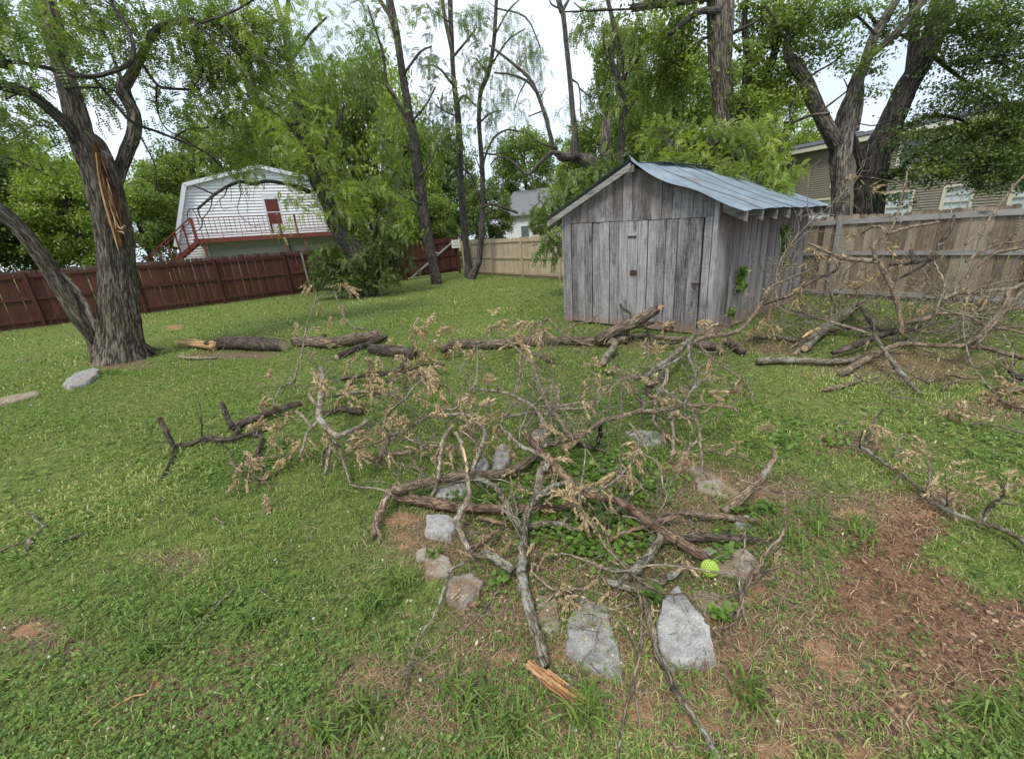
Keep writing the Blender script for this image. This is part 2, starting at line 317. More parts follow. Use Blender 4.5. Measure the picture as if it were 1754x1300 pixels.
# stone
def stone(name, c0, c1, c2, soil):
    m, nt, out = mat(name); bc = (attr(nt, 'bc'), 'Vector'); n = noise(nt, bc, 16., 10., .72); n2 = noise(nt, bc, 130., 5., .7); n3 = noise(nt, bc, 9., 7., .72)
    c = ramp(nt, n, [(.32, c0), (.52, c1), (.72, c2)])
    c = mixc(nt, .7, c, ramp(nt, n2, [(.32, (.45,)*3), (.68, (1.35,)*3)]), 'MULTIPLY')
    c = mixc(nt, ramp(nt, n3, [(.62-soil*.3, (0,)*3), (.74-soil*.3, (.85,)*3)]), c, ramp(nt, n2, [(.3, (.17, .105, .055)), (.7, (.36, .25, .15))]))
    finish(nt, out, c, .9, math_(nt, 'ADD', n, math_(nt, 'MULTIPLY', n2, .35)), .9, .03); return m
M['stone'] = stone('limestone_grey', (.18, .175, .165), (.37, .36, .342), (.54, .53, .505), .36)
M['stone_pale'] = stone('limestone_pale', (.26, .255, .242), (.46, .45, .43), (.62, .61, .585), .3)
M['stone_soil'] = stone('soil_stained_stone', (.20, .165, .13), (.39, .335, .27), (.54, .49, .42), .55)
m, nt, out = mat('lime_rubber'); finish(nt, out, (.42, .56, .11), .55, spec=.4); M['ball'] = m
m, nt, out = mat('ball_inside'); finish(nt, out, (.22, .36, .03), .7); M['ball_in'] = m
# ground
m, nt, out = mat('lawn_ground'); geo = nd(nt, 'ShaderNodeNewGeometry'); pos = (geo, 'Position')
dirt = (attr(nt, 'a'), 'Fac'); bcA = nd(nt, 'ShaderNodeSeparateXYZ', {0: (attr(nt, 'bc'), 'Vector')})
nA = noise(nt, pos, 1.1, 6., .65); nB = noise(nt, pos, 14., 6., .7); nC = noise(nt, pos, 75., 4., .65); nD = noise(nt, pos, .35, 3., .5)
g = ramp(nt, math_(nt, 'ADD', math_(nt, 'MULTIPLY', nB, .6), math_(nt, 'MULTIPLY', nC, .4)), [(.34, (.026, .036, .012)), (.48, (.095, .14, .032)), (.62, (.23, .30, .08))])
g = mixc(nt, ramp(nt, nA, [(.42, (0,)*3), (.68, (.55,)*3)]), g, ramp(nt, nC, [(.3, (.09, .085, .03)), (.7, (.26, .25, .10))]))
soil = ramp(nt, math_(nt, 'ADD', math_(nt, 'MULTIPLY', nB, .5), math_(nt, 'MULTIPLY', nC, .5)), [(.32, (.038, .022, .015)), (.45, (.13, .072, .045)), (.56, (.24, .14, .088)), (.66, (.42, .25, .155))])
clay = ramp(nt, math_(nt, 'ADD', math_(nt, 'MULTIPLY', nB, .5), math_(nt, 'MULTIPLY', nC, .5)), [(.3, (.16, .08, .045)), (.5, (.33, .185, .105)), (.7, (.46, .29, .18))])
thatch = ramp(nt, nC, [(.3, (.05, .036, .022)), (.5, (.16, .115, .07)), (.7, (.34, .26, .17))])
c = mixc(nt, ramp(nt, math_(nt, 'ADD', (bcA, 'Z'), math_(nt, 'MULTIPLY', math_(nt, 'SUBTRACT', nB, .5), .8)), [(.35, (0,)*3), (.65, (1,)*3)]), g, thatch)
c = mixc(nt, ramp(nt, math_(nt, 'ADD', (bcA, 'X'), math_(nt, 'MULTIPLY', math_(nt, 'SUBTRACT', nB, .5), .8)), [(.4, (0,)*3), (.6, (1,)*3)]), c, soil)
c = mixc(nt, ramp(nt, math_(nt, 'ADD', (bcA, 'Y'), math_(nt, 'MULTIPLY', math_(nt, 'SUBTRACT', nB, .5), .9)), [(.4, (0,)*3), (.6, (1,)*3)]), c, clay)
finish(nt, out, c, .95, math_(nt, 'ADD', nB, math_(nt, 'MULTIPLY', nC, .6)), .8, .03, spec=.1); M['ground'] = m
# ------------------------------------------------------------ ground with its bare patches (all real places on the lawn)
def fbm(x, y, seed, f0=1., oct=4):
    r = np.random.default_rng(seed); v = 0; a = 1.; f = f0
    for _ in range(oct):
        for _k in range(3):
            th = r.random()*6.28; p = r.random()*6.28; v = v+a*np.sin((x*math.cos(th)+y*math.sin(th))*f*(1+.3*r.random())+p+.8*np.sin((x*math.sin(th)-y*math.cos(th))*f*.7+p))
        a *= .55; f *= 2.1
    return v/4.
def ell(cx, cy, rx, ry):
    c = G(cx, cy)[:2]; return c, G(cx+rx, cy)[:2]-c, c-G(cx, cy+ry)[:2]
SOIL = [ell(*k) for k in [(1560, 1040, 140, 100), (1650, 1080, 130, 85), (1500, 950, 70, 55), (1720, 1060, 110, 50), (1620, 1140, 110, 55), (1800, 1080, 120, 60), (1560, 905, 60, 25)]]
CLAY = [ell(*k) for k in [(1262, 1110, 40, 55), (1225, 1140, 30, 20), (1390, 1235, 45, 30), (1330, 1190, 30, 18), (1560, 1205, 60, 30), (1545, 1250, 35, 20), (1570, 868, 55, 18), (1610, 850, 30, 16), (1090, 1215, 45, 30),
        (262, 1165, 18, 20), (50, 1078, 30, 14), (1255, 955, 18, 12), (700, 925, 30, 18), (1240, 832, 45, 20), (638, 1160, 22, 22), (1400, 1110, 26, 16), (1670, 1195, 30, 14), (1340, 870, 30, 12), (1450, 880, 30, 12), (300, 560, 16, 5), (1330, 1290, 40, 25), (1440, 1150, 50, 30), (1290, 1010, 20, 20), (1200, 1240, 40, 20), (1480, 1290, 50, 20), (690, 890, 30, 14), (1170, 800, 40, 14), (1300, 850, 50, 16), (960, 1120, 30, 16), (860, 1130, 30, 14), (1250, 1190, 40, 20), (1650, 1240, 40, 14)]]
THATCH = [ell(*k) for k in [(840, 1090, 120, 110), (740, 920, 90, 60), (1200, 1080, 150, 130), (1240, 1220, 170, 120), (1400, 1180, 110, 100), (1010, 940, 260, 110), (1240, 850, 130, 60), (1350, 1000, 60, 80), (640, 1170, 70, 60), (1530, 870, 130, 35), (1500, 1230, 160, 80), (980, 1240, 120, 70),
        (300, 1200, 120, 70), (60, 1090, 80, 40), (1420, 900, 90, 35), (1330, 590, 90, 22), (1560, 620, 160, 30), (560, 1260, 90, 50), (760, 1180, 150, 90), (1000, 1130, 160, 80), (1330, 1100, 120, 90), (1100, 1200, 160, 90), (300, 960, 60, 26), (1450, 760, 60, 20), (400, 1120, 60, 30), (1700, 700, 90, 24), (205, 622, 60, 10), (390, 608, 90, 8), (1090, 590, 130, 10)]]
def inell(x, y, lst, soft=.45):
    m = np.zeros_like(x)
    for c, u, v in lst:
        d = u[0]*v[1]-u[1]*v[0]; dx, dy = x-c[0], y-c[1]; a = (dx*v[1]-dy*v[0])/d; b = (u[0]*dy-u[1]*dx)/d
        m = np.maximum(m, np.clip((1+soft-np.sqrt(a*a+b*b))/(2*soft), 0, 1))
    return m
def masks(x, y):
    n = fbm(x, y, 3, 5., 4)*.22
    return np.clip(inell(x, y, SOIL, .5)*(1.05+1.2*n+.5*fbm(x, y, 14, 9., 3)), 0, 1), np.clip(inell(x, y, CLAY, .8)*(.85+1.1*n*4.5*.4+.35*fbm(x, y, 13, 16., 3)), 0, 1), np.clip(inell(x, y, THATCH, .7)*.9+n*.9+fbm(x, y, 8, 1.3, 3)*.22, 0, 1)
def gz(x, y):
    r = np.hypot(x, y); near = np.clip(1.4-r/9, 0, 1)
    s = inell(x, y, SOIL, .3)
    return (fbm(x, y, 5, 3.2, 3)*.010+fbm(x, y, 6, 17., 2)*.004)*near-s*.02+s*near*np.abs(fbm(x, y, 9, 40., 3))*.018+fbm(x, y, 11, .35, 2)*.02*(1-near)
N1 = 520; tt = np.linspace(-1, 1, N1)
gx = np.sign(tt)*(np.abs(tt)*7+np.abs(tt)**9*600); ty = np.linspace(0, 1, N1); gy = -3+ty*15+ty**9*700
X, Y = np.meshgrid(gx, gy); Z = gz(X, Y); Z = np.where((np.abs(X) > 30) | (Y > 40), Z-.02, Z)
ms, mc, mt = masks(X, Y)
mb = MB(); i = np.arange(N1-1)[:, None]*N1+np.arange(N1-1)[None]
mb.add(np.stack([X, Y, Z], -1).reshape(-1, 3), np.stack([i, i+1, i+N1+1, i+N1], -1).reshape(-1, 4), bc=np.stack([ms, mc, mt], -1).reshape(-1, 3))
tag(mb.build('lawn', M['ground'], None, True), 'back yard lawn of clover and grass with bare red soil patches', 'lawn', kind='structure')

# ------------------------------------------------------------ fences
def yard_fence(name, label, A, B, base_top, boards_mat, rail_mat, post_mat, bw, gap, zt, dog, postS, rails, topmat=None, extend=.12, rail_inset=.0, far=False, sag=0., group=None, lean=.0):
    "pickets on the far side, rails and posts on the yard side; A,B ground points"
    A = np.array([*A[:2], 0.]); B = np.array([*B[:2], 0.]); u = unit(B-A); L = np.linalg.norm(B-A); n = np.array([-u[1], u[0], 0.]); 
    if np.dot(n, A) > 0: n = -n      # towards the yard
    z = np.array([0, 0, 1.]); t = thing(name, label, 'fence', A, group)
    mb = MB(); mt = MB(); s = 0.
    while s < L:
        wdt = bw*(1+rng.normal(0, .03)); h = zt+rng.normal(0, .010)+sag*math.sin(s*1.1); o = A+u*s+n*rng.normal(0, .003)+z*.03
        lean_ = u*rng.normal(0, .006)
        a = rng.random(); bh = h-.03-(.11 if topmat else dog)
        mb.box(o, u*wdt, -n*.018, z*bh+lean_*bh, a)
        d = .028; top = o+z*bh+lean_*bh; hh = h-.03-bh
        P = [top, top+u*wdt, top+u*wdt+z*(hh-dog), top+u*(wdt-d)+z*hh, top+u*d+z*hh, top+z*(hh-dog)] if topmat or True else None
        if not topmat: P[2] = top+u*wdt+z*.004; P[5] = top+z*.004
        P = np.array(P); Q = P-n*.018; V = np.vstack([P, Q]); tgt = mt if topmat else mb
        tgt.add(V, [[0, 1, 2, 5], [2, 3, 4, 5], [7, 6, 11, 8], [8, 11, 10, 9]]+[[k+6, (k+1) % 6+6, (k+1) % 6, k] for k in range(6)], bc=V+rng.random(3)*9, a=a)
        s += wdt+gap*(.4+1.2*rng.random())
    mb.build('picket_panel', boards_mat, t)
    if topmat: mt.build('picket_top', topmat, t)
    ps = postS
    for k in range(len(ps)-1):
        a, b = ps[k]+.05, ps[k+1]-.05
        for zr, hr in rails:
            r_ = MB(); o = A+u*a+n*.002+z*(zr+rng.normal(0, .008)); r_.box(o, u*(b-a)+z*rng.normal(0, .012), n*.038, z*hr); 
            V = r_.v[0]; r_.bc = [np.c_[V@n, V[:, 2], V@u]+rng.random(3)*9]; r_.build('rail', rail_mat, t)
    for p in ps:
        r_ = MB(); o = A+u*(p-.045)+n*.004; hh = base_top+rng.normal(0, .012); r_.box(o, u*.09, n*.085, z*hh+u*rng.normal(0, .01)+n*rng.normal(0, .01)); r_.build('post', post_mat, t)
    return t, A, u, n
RA = np.array([-15.29, 14.21, 0]); RBg = np.array([-2.34, 24.31, 0]); ru = unit(RBg-RA); rn = np.array([ru[1], -ru[0], 0])
t, A, u, n = yard_fence('red_fence', 'long dark red stained picket fence with greyed picket tops on the left', RA-ru*4.2, RA+ru*12.9, 1.74, M['red'], M['red'], M['red'], .138, .0035, 1.80, .03,
    [4.2-2.55+.0, 4.2, 4.2+2.62, 4.2+5.1, 4.2+7.6, 4.2+10.1, 4.2+12.85][0:7], [(.18, .09), (.88, .09), (1.56, .09)], topmat=M['redtop'])
# a pale stray picket nailed over the red fence
mb = MB(); o = RA+ru*8.32+rn*.05; mb.box(o+np.array([0, 0, .35]), ru*.07, rn*.02, np.array([0, 0, 1.35])+ru*-.04); mb.build('patch_board', M['oldrail'], t, label='pale unpainted board nailed upright on the red fence')
# gate: two red leaves with one diagonal brace
gt = thing('red_gate', 'dark red double gate with a diagonal brace board across it, in the far corner', 'gate', RA+ru*13.1)
mb = MB(); s = 13.0; z1 = np.array([0, 0, 1.])
while s < 16.2:
    mb.box(RA+ru*s+z1*.12, ru*.138, -rn*.018, z1*(1.72+.10*(s-13)/3.2+rng.normal(0, .006))); s += .141
mb.build('gate_panel', M['red'], gt)
for zr in (.22, .92, 1.62):
    mb = MB(); mb.box(RA+ru*13.05+rn*.002+z1*zr, ru*3.05+z1*.06, rn*.035, z1*.085); mb.build('rail', M['red'], gt)
mb = MB(); a0 = RA+ru*13.25+rn*.04+z1*.12; a1 = RA+ru*15.95+rn*.04+z1*1.72; dd = a1-a0; pp = unit(np.cross(dd, rn)); mb.box(a0, dd, rn*.03, pp*.085); V = mb.v[0]; mb.bc = [np.c_[V@rn, V@pp, V@unit(dd)]]; mb.build('brace', M['oldrail'], gt, label='weathered diagonal brace board')
for s in (12.96, 16.2, 16.52):
    mb = MB(); mb.box(RA+ru*s+rn*.0, ru*.11, rn*.1, z1*(1.75 if s < 16 else 1.98)); mb.build('post', M['red'], gt)
mb = MB(); mb.box(RA+ru*14.75+rn*.04+z1*1.16, ru*.16, rn*.05, z1*.10); mb.box(RA+ru*14.79+rn*.09+z1*1.19, ru*.22, rn*.02, z1*.02); mb.build('latch', M['whitetrim'], gt, label='small white latch plate')
# the sign on the gate post
sg = thing('warning_sign', 'small white sign with red lettering on the red gate post', 'sign', RA+ru*16.1+rn*.11+z1*1.4)
so_ = RA+ru*15.86+rn*.115+z1*1.36; mb = MB(); mb.box(so_, ru*.52, rn*.006, z1*.42); mb.build('sign_plate', M['signw'], sg)
def text(body, size, origin, ux, nrm, material, parent, name='lettering'):
    cu = bpy.data.curves.new(name, 'FONT'); cu.body = body; cu.size = size; cu.extrude = .0012; cu.align_x = 'CENTER'
    ob = bpy.data.objects.new(name, cu); COL.objects.link(ob)
    X = Vector(ux); Zz = Vector(nrm); Yv = Zz.cross(X)
    mw = Matrix((X, Yv, Zz)).transposed().to_4x4(); mw.translation = Vector(origin)-wloc(parent)
    dg = bpy.context.evaluated_depsgraph_get(); me = bpy.data.meshes.new_from_object(ob.evaluated_get(dg)); bpy.data.objects.remove(ob)
    me.materials.clear(); me.materials.append(material); o = bpy.data.objects.new(name, me); COL.objects.link(o); o.parent = parent; o.matrix_local = mw; return o
text('NO', .17, so_+ru*.26+rn*.008+z1*.23, ru, rn, M['signr'], sg); text('TRESPASSING', .075, so_+ru*.26+rn*.008+z1*.10, ru, rn, M['signr'], sg)
# pale back fence and old right fence (one line, seen on both sides of the shed)
PA = np.array([-1.60, 22.93, 0]); pu = unit(np.array([7.06, 10.0, 0])-PA)
yard_fence('pale_fence', 'newer pale pine picket fence between the red gate and the shed', PA-pu*.95, PA+pu*7.7, 1.72, M['pale'], M['pale'], M['pale'], .092, .004, 1.70, .022, [.1, .95, 2.9, 5.35, 7.85, 8.6], [(.12, .085), (.80, .085), (1.50, .085)], sag=.015)
OB = np.array([8.96, 7.2, 0]); OA = PA+pu*12.2
t, A, u, n = yard_fence('old_fence', 'old brown dog eared picket fence with silvered rails on the right', OA, OA+pu*8.6, 1.72, M['old'], M['oldrail'], M['oldrail'], .138, .005, 1.72, .035, [1.35, 3.86, 6.75, 8.55], [(.09, .085), (.90, .085), (1.53, .10)], sag=.01)

# ------------------------------------------------------------ shed
C0 = np.array([3.31, 6.76, 0]); L0 = np.array([1.19, 8.80, 0]); R0 = np.array([6.55, 9.48, 0])
su = unit(L0-C0); sv = unit(R0-C0); SW = 2.94; SL = 4.2; sn = unit(np.array([-su[1], su[0], 0.])); 
if np.dot(sn, C0) > 0: sn = -sn
sm_ = unit(np.array([sv[1], -sv[0], 0.]))
shed = thing('garden_shed', 'weathered grey board shed with a bluish tin gable roof', 'shed', C0)
APS, APZ, EZ = 1.50, 2.80, 2.02
def rz(s): return 1.90+(APZ-1.90)*(s+.42)/(APS+.42) if s < APS else APZ-(APZ-EZ-.02)*(s-APS)/(3.2-APS)
def board_row(mb, O, u, n, s0, s1, bw, z0f, z1f, gapf=.004, thick=.022, gaps=(), warp=.004):
    s = s0
    while s < s1-.01:
        w_ = min(bw*(.86+.28*rng.random()), s1-s); 
        if s1-s-w_ < .04: w_ = s1-s
        g = gapf*(.6+2.2*rng.random()); a = rng.random(); o = O+u*s+n*rng.normal(0, warp)
        zb0, zt0, zt1 = z0f(s), z1f(s), z1f(s+w_-g); nz = 7; P = []; off = rng.random(3)*20
        tw = rng.normal(0, .003, 2)
        for k in range(nz):
            f = k/(nz-1); bow = n*(rng.normal(0, .0012)); lf = rng.normal(0, .0014)
            for (e, zt) in ((lf, zt0), (w_-g+lf, zt1)):
                for th in (0, -thick): P.append(o+u*e+n*(th+tw[0 if e < .02 else 1]*f)+bow+z1*(zb0+(zt-zb0)*f))
        P = np.array(P); q = []
        for k in range(nz-1):
            b = k*4; q += [[b, b+2, b+6, b+4], [b+2, b+3, b+7, b+6], [b+3, b+1, b+5, b+7], [b+1, b, b+4, b+5]]
        q += [[1, 3, 2, 0], [(nz-1)*4+k for k in (0, 2, 3, 1)]]
        mb.add(P, q, bc=P+off, a=a); s += w_
HZ = lambda s: 1.86+.03*s
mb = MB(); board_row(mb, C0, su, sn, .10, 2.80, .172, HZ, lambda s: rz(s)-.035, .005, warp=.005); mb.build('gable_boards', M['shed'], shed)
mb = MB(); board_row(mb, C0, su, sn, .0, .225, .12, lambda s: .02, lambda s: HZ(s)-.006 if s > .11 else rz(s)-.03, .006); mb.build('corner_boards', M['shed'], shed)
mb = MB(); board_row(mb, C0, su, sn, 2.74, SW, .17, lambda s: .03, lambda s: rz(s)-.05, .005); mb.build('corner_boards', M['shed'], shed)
# door leaf(s)
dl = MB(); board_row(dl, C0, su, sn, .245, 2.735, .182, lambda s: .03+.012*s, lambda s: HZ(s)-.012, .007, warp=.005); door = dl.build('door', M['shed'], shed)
mb = MB()
for (s, z, ww, hh) in ((1.33, .98, .13, .085), (1.35, 1.62, .16, .03), (.47, 1.12, .018, .14)): mb.box(C0+su*s+sn*.012+z1*z, su*ww, sn*.008, z1*hh)
mb.build('hinge', M['rust'], door, label='rusty old hinge plates')
mb = MB(); P0 = C0+su*.2+sn*.022+z1*.86; tube(mb, np.array([P0, P0+su*.16]), .011, 6); tube(mb, spline([P0+su*.08, P0+su*.09+sn*.05-z1*.03, P0+su*.10+sn*.03-z1*.09, P0+su*.07-z1*.07], 4), .008, 6); mb.build('latch', M['rust'], door, label='rusty sliding latch')
# side and hidden walls
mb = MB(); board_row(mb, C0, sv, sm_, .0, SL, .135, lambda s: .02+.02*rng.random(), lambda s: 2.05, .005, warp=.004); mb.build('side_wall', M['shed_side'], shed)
Bk = C0+sv*SL
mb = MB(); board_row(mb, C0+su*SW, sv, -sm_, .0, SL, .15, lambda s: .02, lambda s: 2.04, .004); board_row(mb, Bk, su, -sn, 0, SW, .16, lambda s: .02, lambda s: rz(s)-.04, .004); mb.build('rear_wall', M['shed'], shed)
# thin near-black panels behind the front and side boards, seen through the gaps
mb = MB(); ins = C0+su*.05+sv*.05
for (o, a_, b_) in ((C0+su*.03-sn*.05, su*(SW-.06), 0), (C0+sv*.03-sm_*.05, sv*(SL-.06), 0)): mb.box(o+z1*.03, a_, -unit(np.cross(a_, z1))*.01*(1 if b_ == 0 else 1), z1*1.93)
mb.build('gap_backing', plain('dark_backing', (.035, .03, .028), .95), shed)
# rafters with cut tails on the right eave, beam ends
slope = np.array([0, 0, (APZ-EZ)/(APS+.12)])
for k in range(8):
    s = .03+k*(SL-.06)/7; o = C0+sv*s+su*.06; e = -sm_*0
    tail = C0+sv*s+sm_*.34; zt = lambda d: EZ-.02-(APZ-EZ)/(1.62)*(d-.12)
    P = []; 
    for d, hh in ((-.35, .0), (.37, .0)):
        top = 1.90+(APZ-1.90)/1.92*(.42-d*.985)-.035; b = C0+sv*s+sm_*d
        for q_ in (0, .038):
            P += [b+sv*q_+z1*top, b+sv*q_+z1*(top-.135)]
    P = np.array(P); mb = MB(); mb.add(P, [[0, 1, 5, 4], [2, 6, 7, 3], [0, 4, 6, 2], [1, 3, 7, 5], [4, 5, 7, 6], [0, 2, 3, 1]], bc=np.c_[P@sv, P[:, 2], P@sm_]+rng.random(3)*9, a=.3+.5*rng.random()); mb.build('rafter', M['rafter'], shed)
# bargeboard (left slope) and short fascia
mb = MB(); a0 = C0+su*(APS-.06)+sn*.12+z1*(APZ-.005); a1 = C0+su*3.21+sn*.12+z1*(rz(3.2)-.03); dd = a1-a0; pp = np.array([0, 0, -1.]); mb.box(a0, dd, -sn*.03, pp*.105); V = mb.v[0]; mb.bc = [np.c_[V@sn, V[:, 2], V@unit(dd)]]; mb.build('bargeboard', M['rafter'], shed)
mb = MB(); mb.box(C0+su*3.06-sn*.12+z1*1.93, su*.16, sn*.2, z1*.05+sn*.0); mb.build('rafter_end', M['rafter'], shed); mb = MB(); mb.box(C0+su*(APS-.12)+sn*.115+z1*(APZ-.15), su*.12, -sn*.05, z1*.11); mb.build('rafter_end', M['rafter'], shed)
# tin roof: overlapping ribbed sheets, wavy bent front edge
def roof_sheet(mb, s0, s1, t0, t1, lift, front=False, side=1):
    ns, nt_ = 34, max(4, int((t1-t0)*26)); S = np.linspace(s0, s1, ns); T_ = np.linspace(t0, t1, nt_); V = []
    for t_ in T_:
        for s in S:
            tl = t_
            if side > 0: z = 1.905+(APZ+.03-1.905)*(s+.42)/(APS+.42)-.03*math.sin(math.pi*(s+.42)/(APS+.42))
            else: z = APZ+.03-(APZ-EZ)*(s-APS)/(3.28-APS)
            rib = .006*max(0, math.cos((t_-t0)*2*math.pi/.2))**6
            z += rib+lift+.006*math.sin(s*7+t_*3)+.004*math.sin(t_*11+s*5)
            ff = max(0, 1-(t_+.17)/.32) if front else 0
            if ff > 0:
                z += ff*(.035*math.sin(s*4.3+1.)-.03*math.exp(-((s+.1)/.25)**2)+.11*math.exp(-((s-APS)/.05)**2)); tl -= ff*(.06*math.sin(s*2.6+.6)+.03*math.sin(s*7.))
            V.append(C0+su*s+sv*(tl)+z1*z)
    V = np.array(V); i = (np.arange(nt_-1)[:, None]*ns+np.arange(ns-1)[None]); q = np.stack([i, i+1, i+ns+1, i+ns], -1).reshape(-1, 4)
    mb.add(V, q, bc=V+rng.random(3)*5, a=rng.random())
    W = V-z1*.004; mb.add(W, q[:, ::-1], bc=W)
mb = MB()
for k, (a, b) in enumerate(((-.17, .62), (.58, 1.30), (1.26, 2.0), (1.96, 2.7), (2.66, 3.4), (3.36, SL+.08))): roof_sheet(mb, -.37+rng.normal(0, .006), APS+.03, a, b, .0015*(k % 2)+.001, k == 0)
mb.build('roof_sheet', M['metal'], shed, True)
mb = MB(); roof_sheet(mb, APS-.02, 3.23, -.12, SL+.2, 0, False, -1); mb.build('roof_sheet', M['metal'], shed, True)
mb = MB()
for k in range(5):
    s = APS-.02+rng.normal(0, .01); t0 = .7+k*.72; mb.box(C0+su*(s-.1)+sv*t0+z1*(APZ+.045+.006*k), su*.13+z1*.006, sv*(.68), z1*.006)
mb.build('ridge_cap', plain('tarred_ridge', (.10, .11, .12), .6, .2, .3), shed)

# ------------------------------------------------------------ clapboard helper
def siding(mb, O, u, n, sfun, z0, z1_, lap=.11, thick=.012, step=None):
    "sfun(z)->(s0,s1) list of spans; each course a leaning board"
    z = z0
    while z < z1_-.01:
        h = min(lap, z1_-z)
        for (a0, a1, b0, b1) in sfun(z, z+h):
            P = np.array([O+u*a0+n*thick+z1*z, O+u*a1+n*thick+z1*z, O+u*b1+z1*(z+h), O+u*b0+z1*(z+h), O+u*a0+z1*z-n*.001, O+u*a1+z1*z-n*.001])
            mb.add(P, [[0, 1, 2, 3], [4, 5, 1, 0]], a=rng.random())
        z += h
# ------------------------------------------------------------ white gambrel house with red deck
WA = np.array([-18.34, 27.15, 0]); wu = unit(np.array([.9, .43, 0])); wn = np.array([wu[1], -wu[0], 0.]); WA = WA-wn*1.35
# facade plane stands 1.35 m behind the deck edge: rescale facade measures about the eye
wh = thing('white_house', 'white gambrel roofed house with a red upstairs deck behind the red fence', 'house', WA)
k_ = 1.045; fx0, fx1 = -1.15, 9.6; kn0, kn1, apx = .15, 8.3, 4.15; kz, az = 5.95, 6.95
def prof(z):
    if z < 2.4: return (fx0+.0, fx1-.0)
    if z < kz: f = (z-2.4)/(kz-2.4); return (fx0+(kn0-fx0)*f, fx1+(kn1-fx1)*f)
    f = (z-kz)/(az-kz); return (kn0+(apx-kn0)*f, kn1+(apx-kn1)*f)
def wf(za, zb):
    a0, a1 = prof(za); b0, b1 = prof(zb); D0, D1 = 4.02, 4.95
    if 3.0 <= za < 5.25: return [(a0, D0, b0, D0), (D1, a1, D1, b1)]
    return [(a0, a1, b0, b1)]
mb = MB(); siding(mb, WA, wu, wn, wf, 2.72, az-.02, .18, .06); mb.build('siding_wall', M['white'], wh)
mb = MB(); mb.box(WA+wu*fx0-wn*6, wu*(fx1-fx0), wn*5.95, z1*2.7); mb.build('ground_floor', M['shade_wall'], wh)
mb = MB(); siding(mb, WA+wn*.0, wu, wn, lambda a, b: [(fx0, .35, fx0, .35)], .1, 2.7, .15, .035); mb.build('siding_wall', M['white'], wh)
for (a, b) in ((1.0, 4.3), (5.1, 8.9)):
    mb = MB(); mb.box(WA+wu*a+wn*.005, wu*(b-a), wn*.03, z1*2.2)
    for k in range(4): mb.box(WA+wu*(a+.05)+wn*.036+z1*(.06+k*.54), wu*(b-a-.1), wn*.012, z1*.50)
    mb.build('garage_door', M['shade_wall'], wh)
mb = MB()
pts = [(fx0-.15, 2.55), (kn0-.1, kz+.08), (apx, az+.1), (kn1+.1, kz+.08), (fx1+.15, 2.55)]
for (a, za), (b, zb) in zip(pts[:-1], pts[1:]):
    p = WA+wu*a+wn*.3+z1*za; d = wu*(b-a)+z1*(zb-za); nn = unit(np.cross(d, wn)); nn = nn if nn[2] > 0 else -nn
    mb.box(p, d, -wn*7., nn*.07)
mb.build('roof', M['greyroof'], wh)
mb = MB()
for (a, za), (b, zb) in zip(pts[:-1], pts[1:]):
    p = WA+wu*a+wn*.32+z1*za; d = wu*(b-a)+z1*(zb-za); nn = unit(np.cross(d, wn)); nn = nn if nn[2] > 0 else -nn
    mb.box(p-nn*.16, d, -wn*.05, nn*.21); mb.box(p-nn*.17-wn*.05, d, -wn*.26, nn*.03)
mb.build('roof_trim', M['whitetrim'], wh)
dr = MB(); dr.box(WA+wu*4.10-wn*.02+z1*3.0, wu*.78, wn*.05, z1*2.08); dro = dr.build('door', M['reddoor'], wh)
mb = MB(); mb.box(WA+wu*4.0-wn*.02+z1*2.98, wu*.1, wn*.07, z1*2.22); mb.box(WA+wu*4.87-wn*.02+z1*2.98, wu*.1, wn*.07, z1*2.22); mb.box(WA+wu*4.0-wn*.02+z1*5.09, wu*.97, wn*.072, z1*.36); mb.build('door_frame', M['whitetrim'], dro)
mb = MB(); mb.box(WA+wu*4.11+wn*.022+z1*4.28, wu*.76, wn*.02, z1*.05); mb.box(WA+wu*4.24+wn*.022+z1*3.05, wu*.6, wn*.015, z1*.52); mb.box(WA+wu*4.6+wn*.025+z1*4.15, wu*.07, wn*.03, z1*.06); mb.build('storm_panel', M['whitetrim'], dro)
dk = MB(); dk.box(WA+wu*-.1+wn*.03+z1*2.68, wu*9.8, wn*1.33, z1*.05); dk.box(WA+wu*-.1+wn*1.36+z1*2.62, wu*9.8, wn*.04, z1*.27); dko = dk.build('deck', M['redpaint'], wh)
DE = WA+wn*1.36
for s in (0., 4.62, 5.55, 9.4):
    mb = MB(); mb.box(DE+wu*s+wn*.042+z1*2.6, wu*(.13 if s else .17), wn*.05, z1*(1.45 if s != 4.62 else 1.47)+(-wu*.0)); mb.build('rail_post', M['redpaint'], dko)
for s in (4.75, 5.9, .3, 9.3):
    mb = MB(); mb.box(DE+wu*s-wn*.12, wu*.11, wn*.1, z1*2.64); mb.build('deck_post', M['redpaint'], dko)
mb = MB(); tube(mb, np.array([DE+wu*5.2-wn*.7+z1*.1, DE+wu*4.9-wn*.9+z1*2.6]), .05, 8); mb.build('drain_pipe', M['blackp'], wh)
mb = MB(); mb.box(DE+wu*0+wn*.02+z1*4.0, wu*9.6, wn*.03, z1*.035); mb.box(DE+wu*0+wn*.02+z1*3.08, wu*9.6, wn*.025, z1*.03)
for k in range(36):
    s = .42+k*.26
    mb.box(DE+wu*s+wn*.03+z1*(3.08 if k % 4 else 2.85), wu*.028, wn*.02, z1*(.94 if k % 4 else 1.17))
mb.build('railing', M['redpaint'], dko)
st = MB(); E0 = DE+wu*.0+z1*2.72
for k in range(14): st.box(E0-wu*(.26*(k+1))-z1*(.19*(k+1)), wu*.28, -wn*1.0, z1*.04)
st.box(E0-wu*3.7-z1*2.9, wu*3.7+z1*2.72, wn*.05, z1*.24); st.box(E0-wu*3.7-z1*2.9-wn*1.05, wu*3.7+z1*2.72, wn*.05, z1*.24)
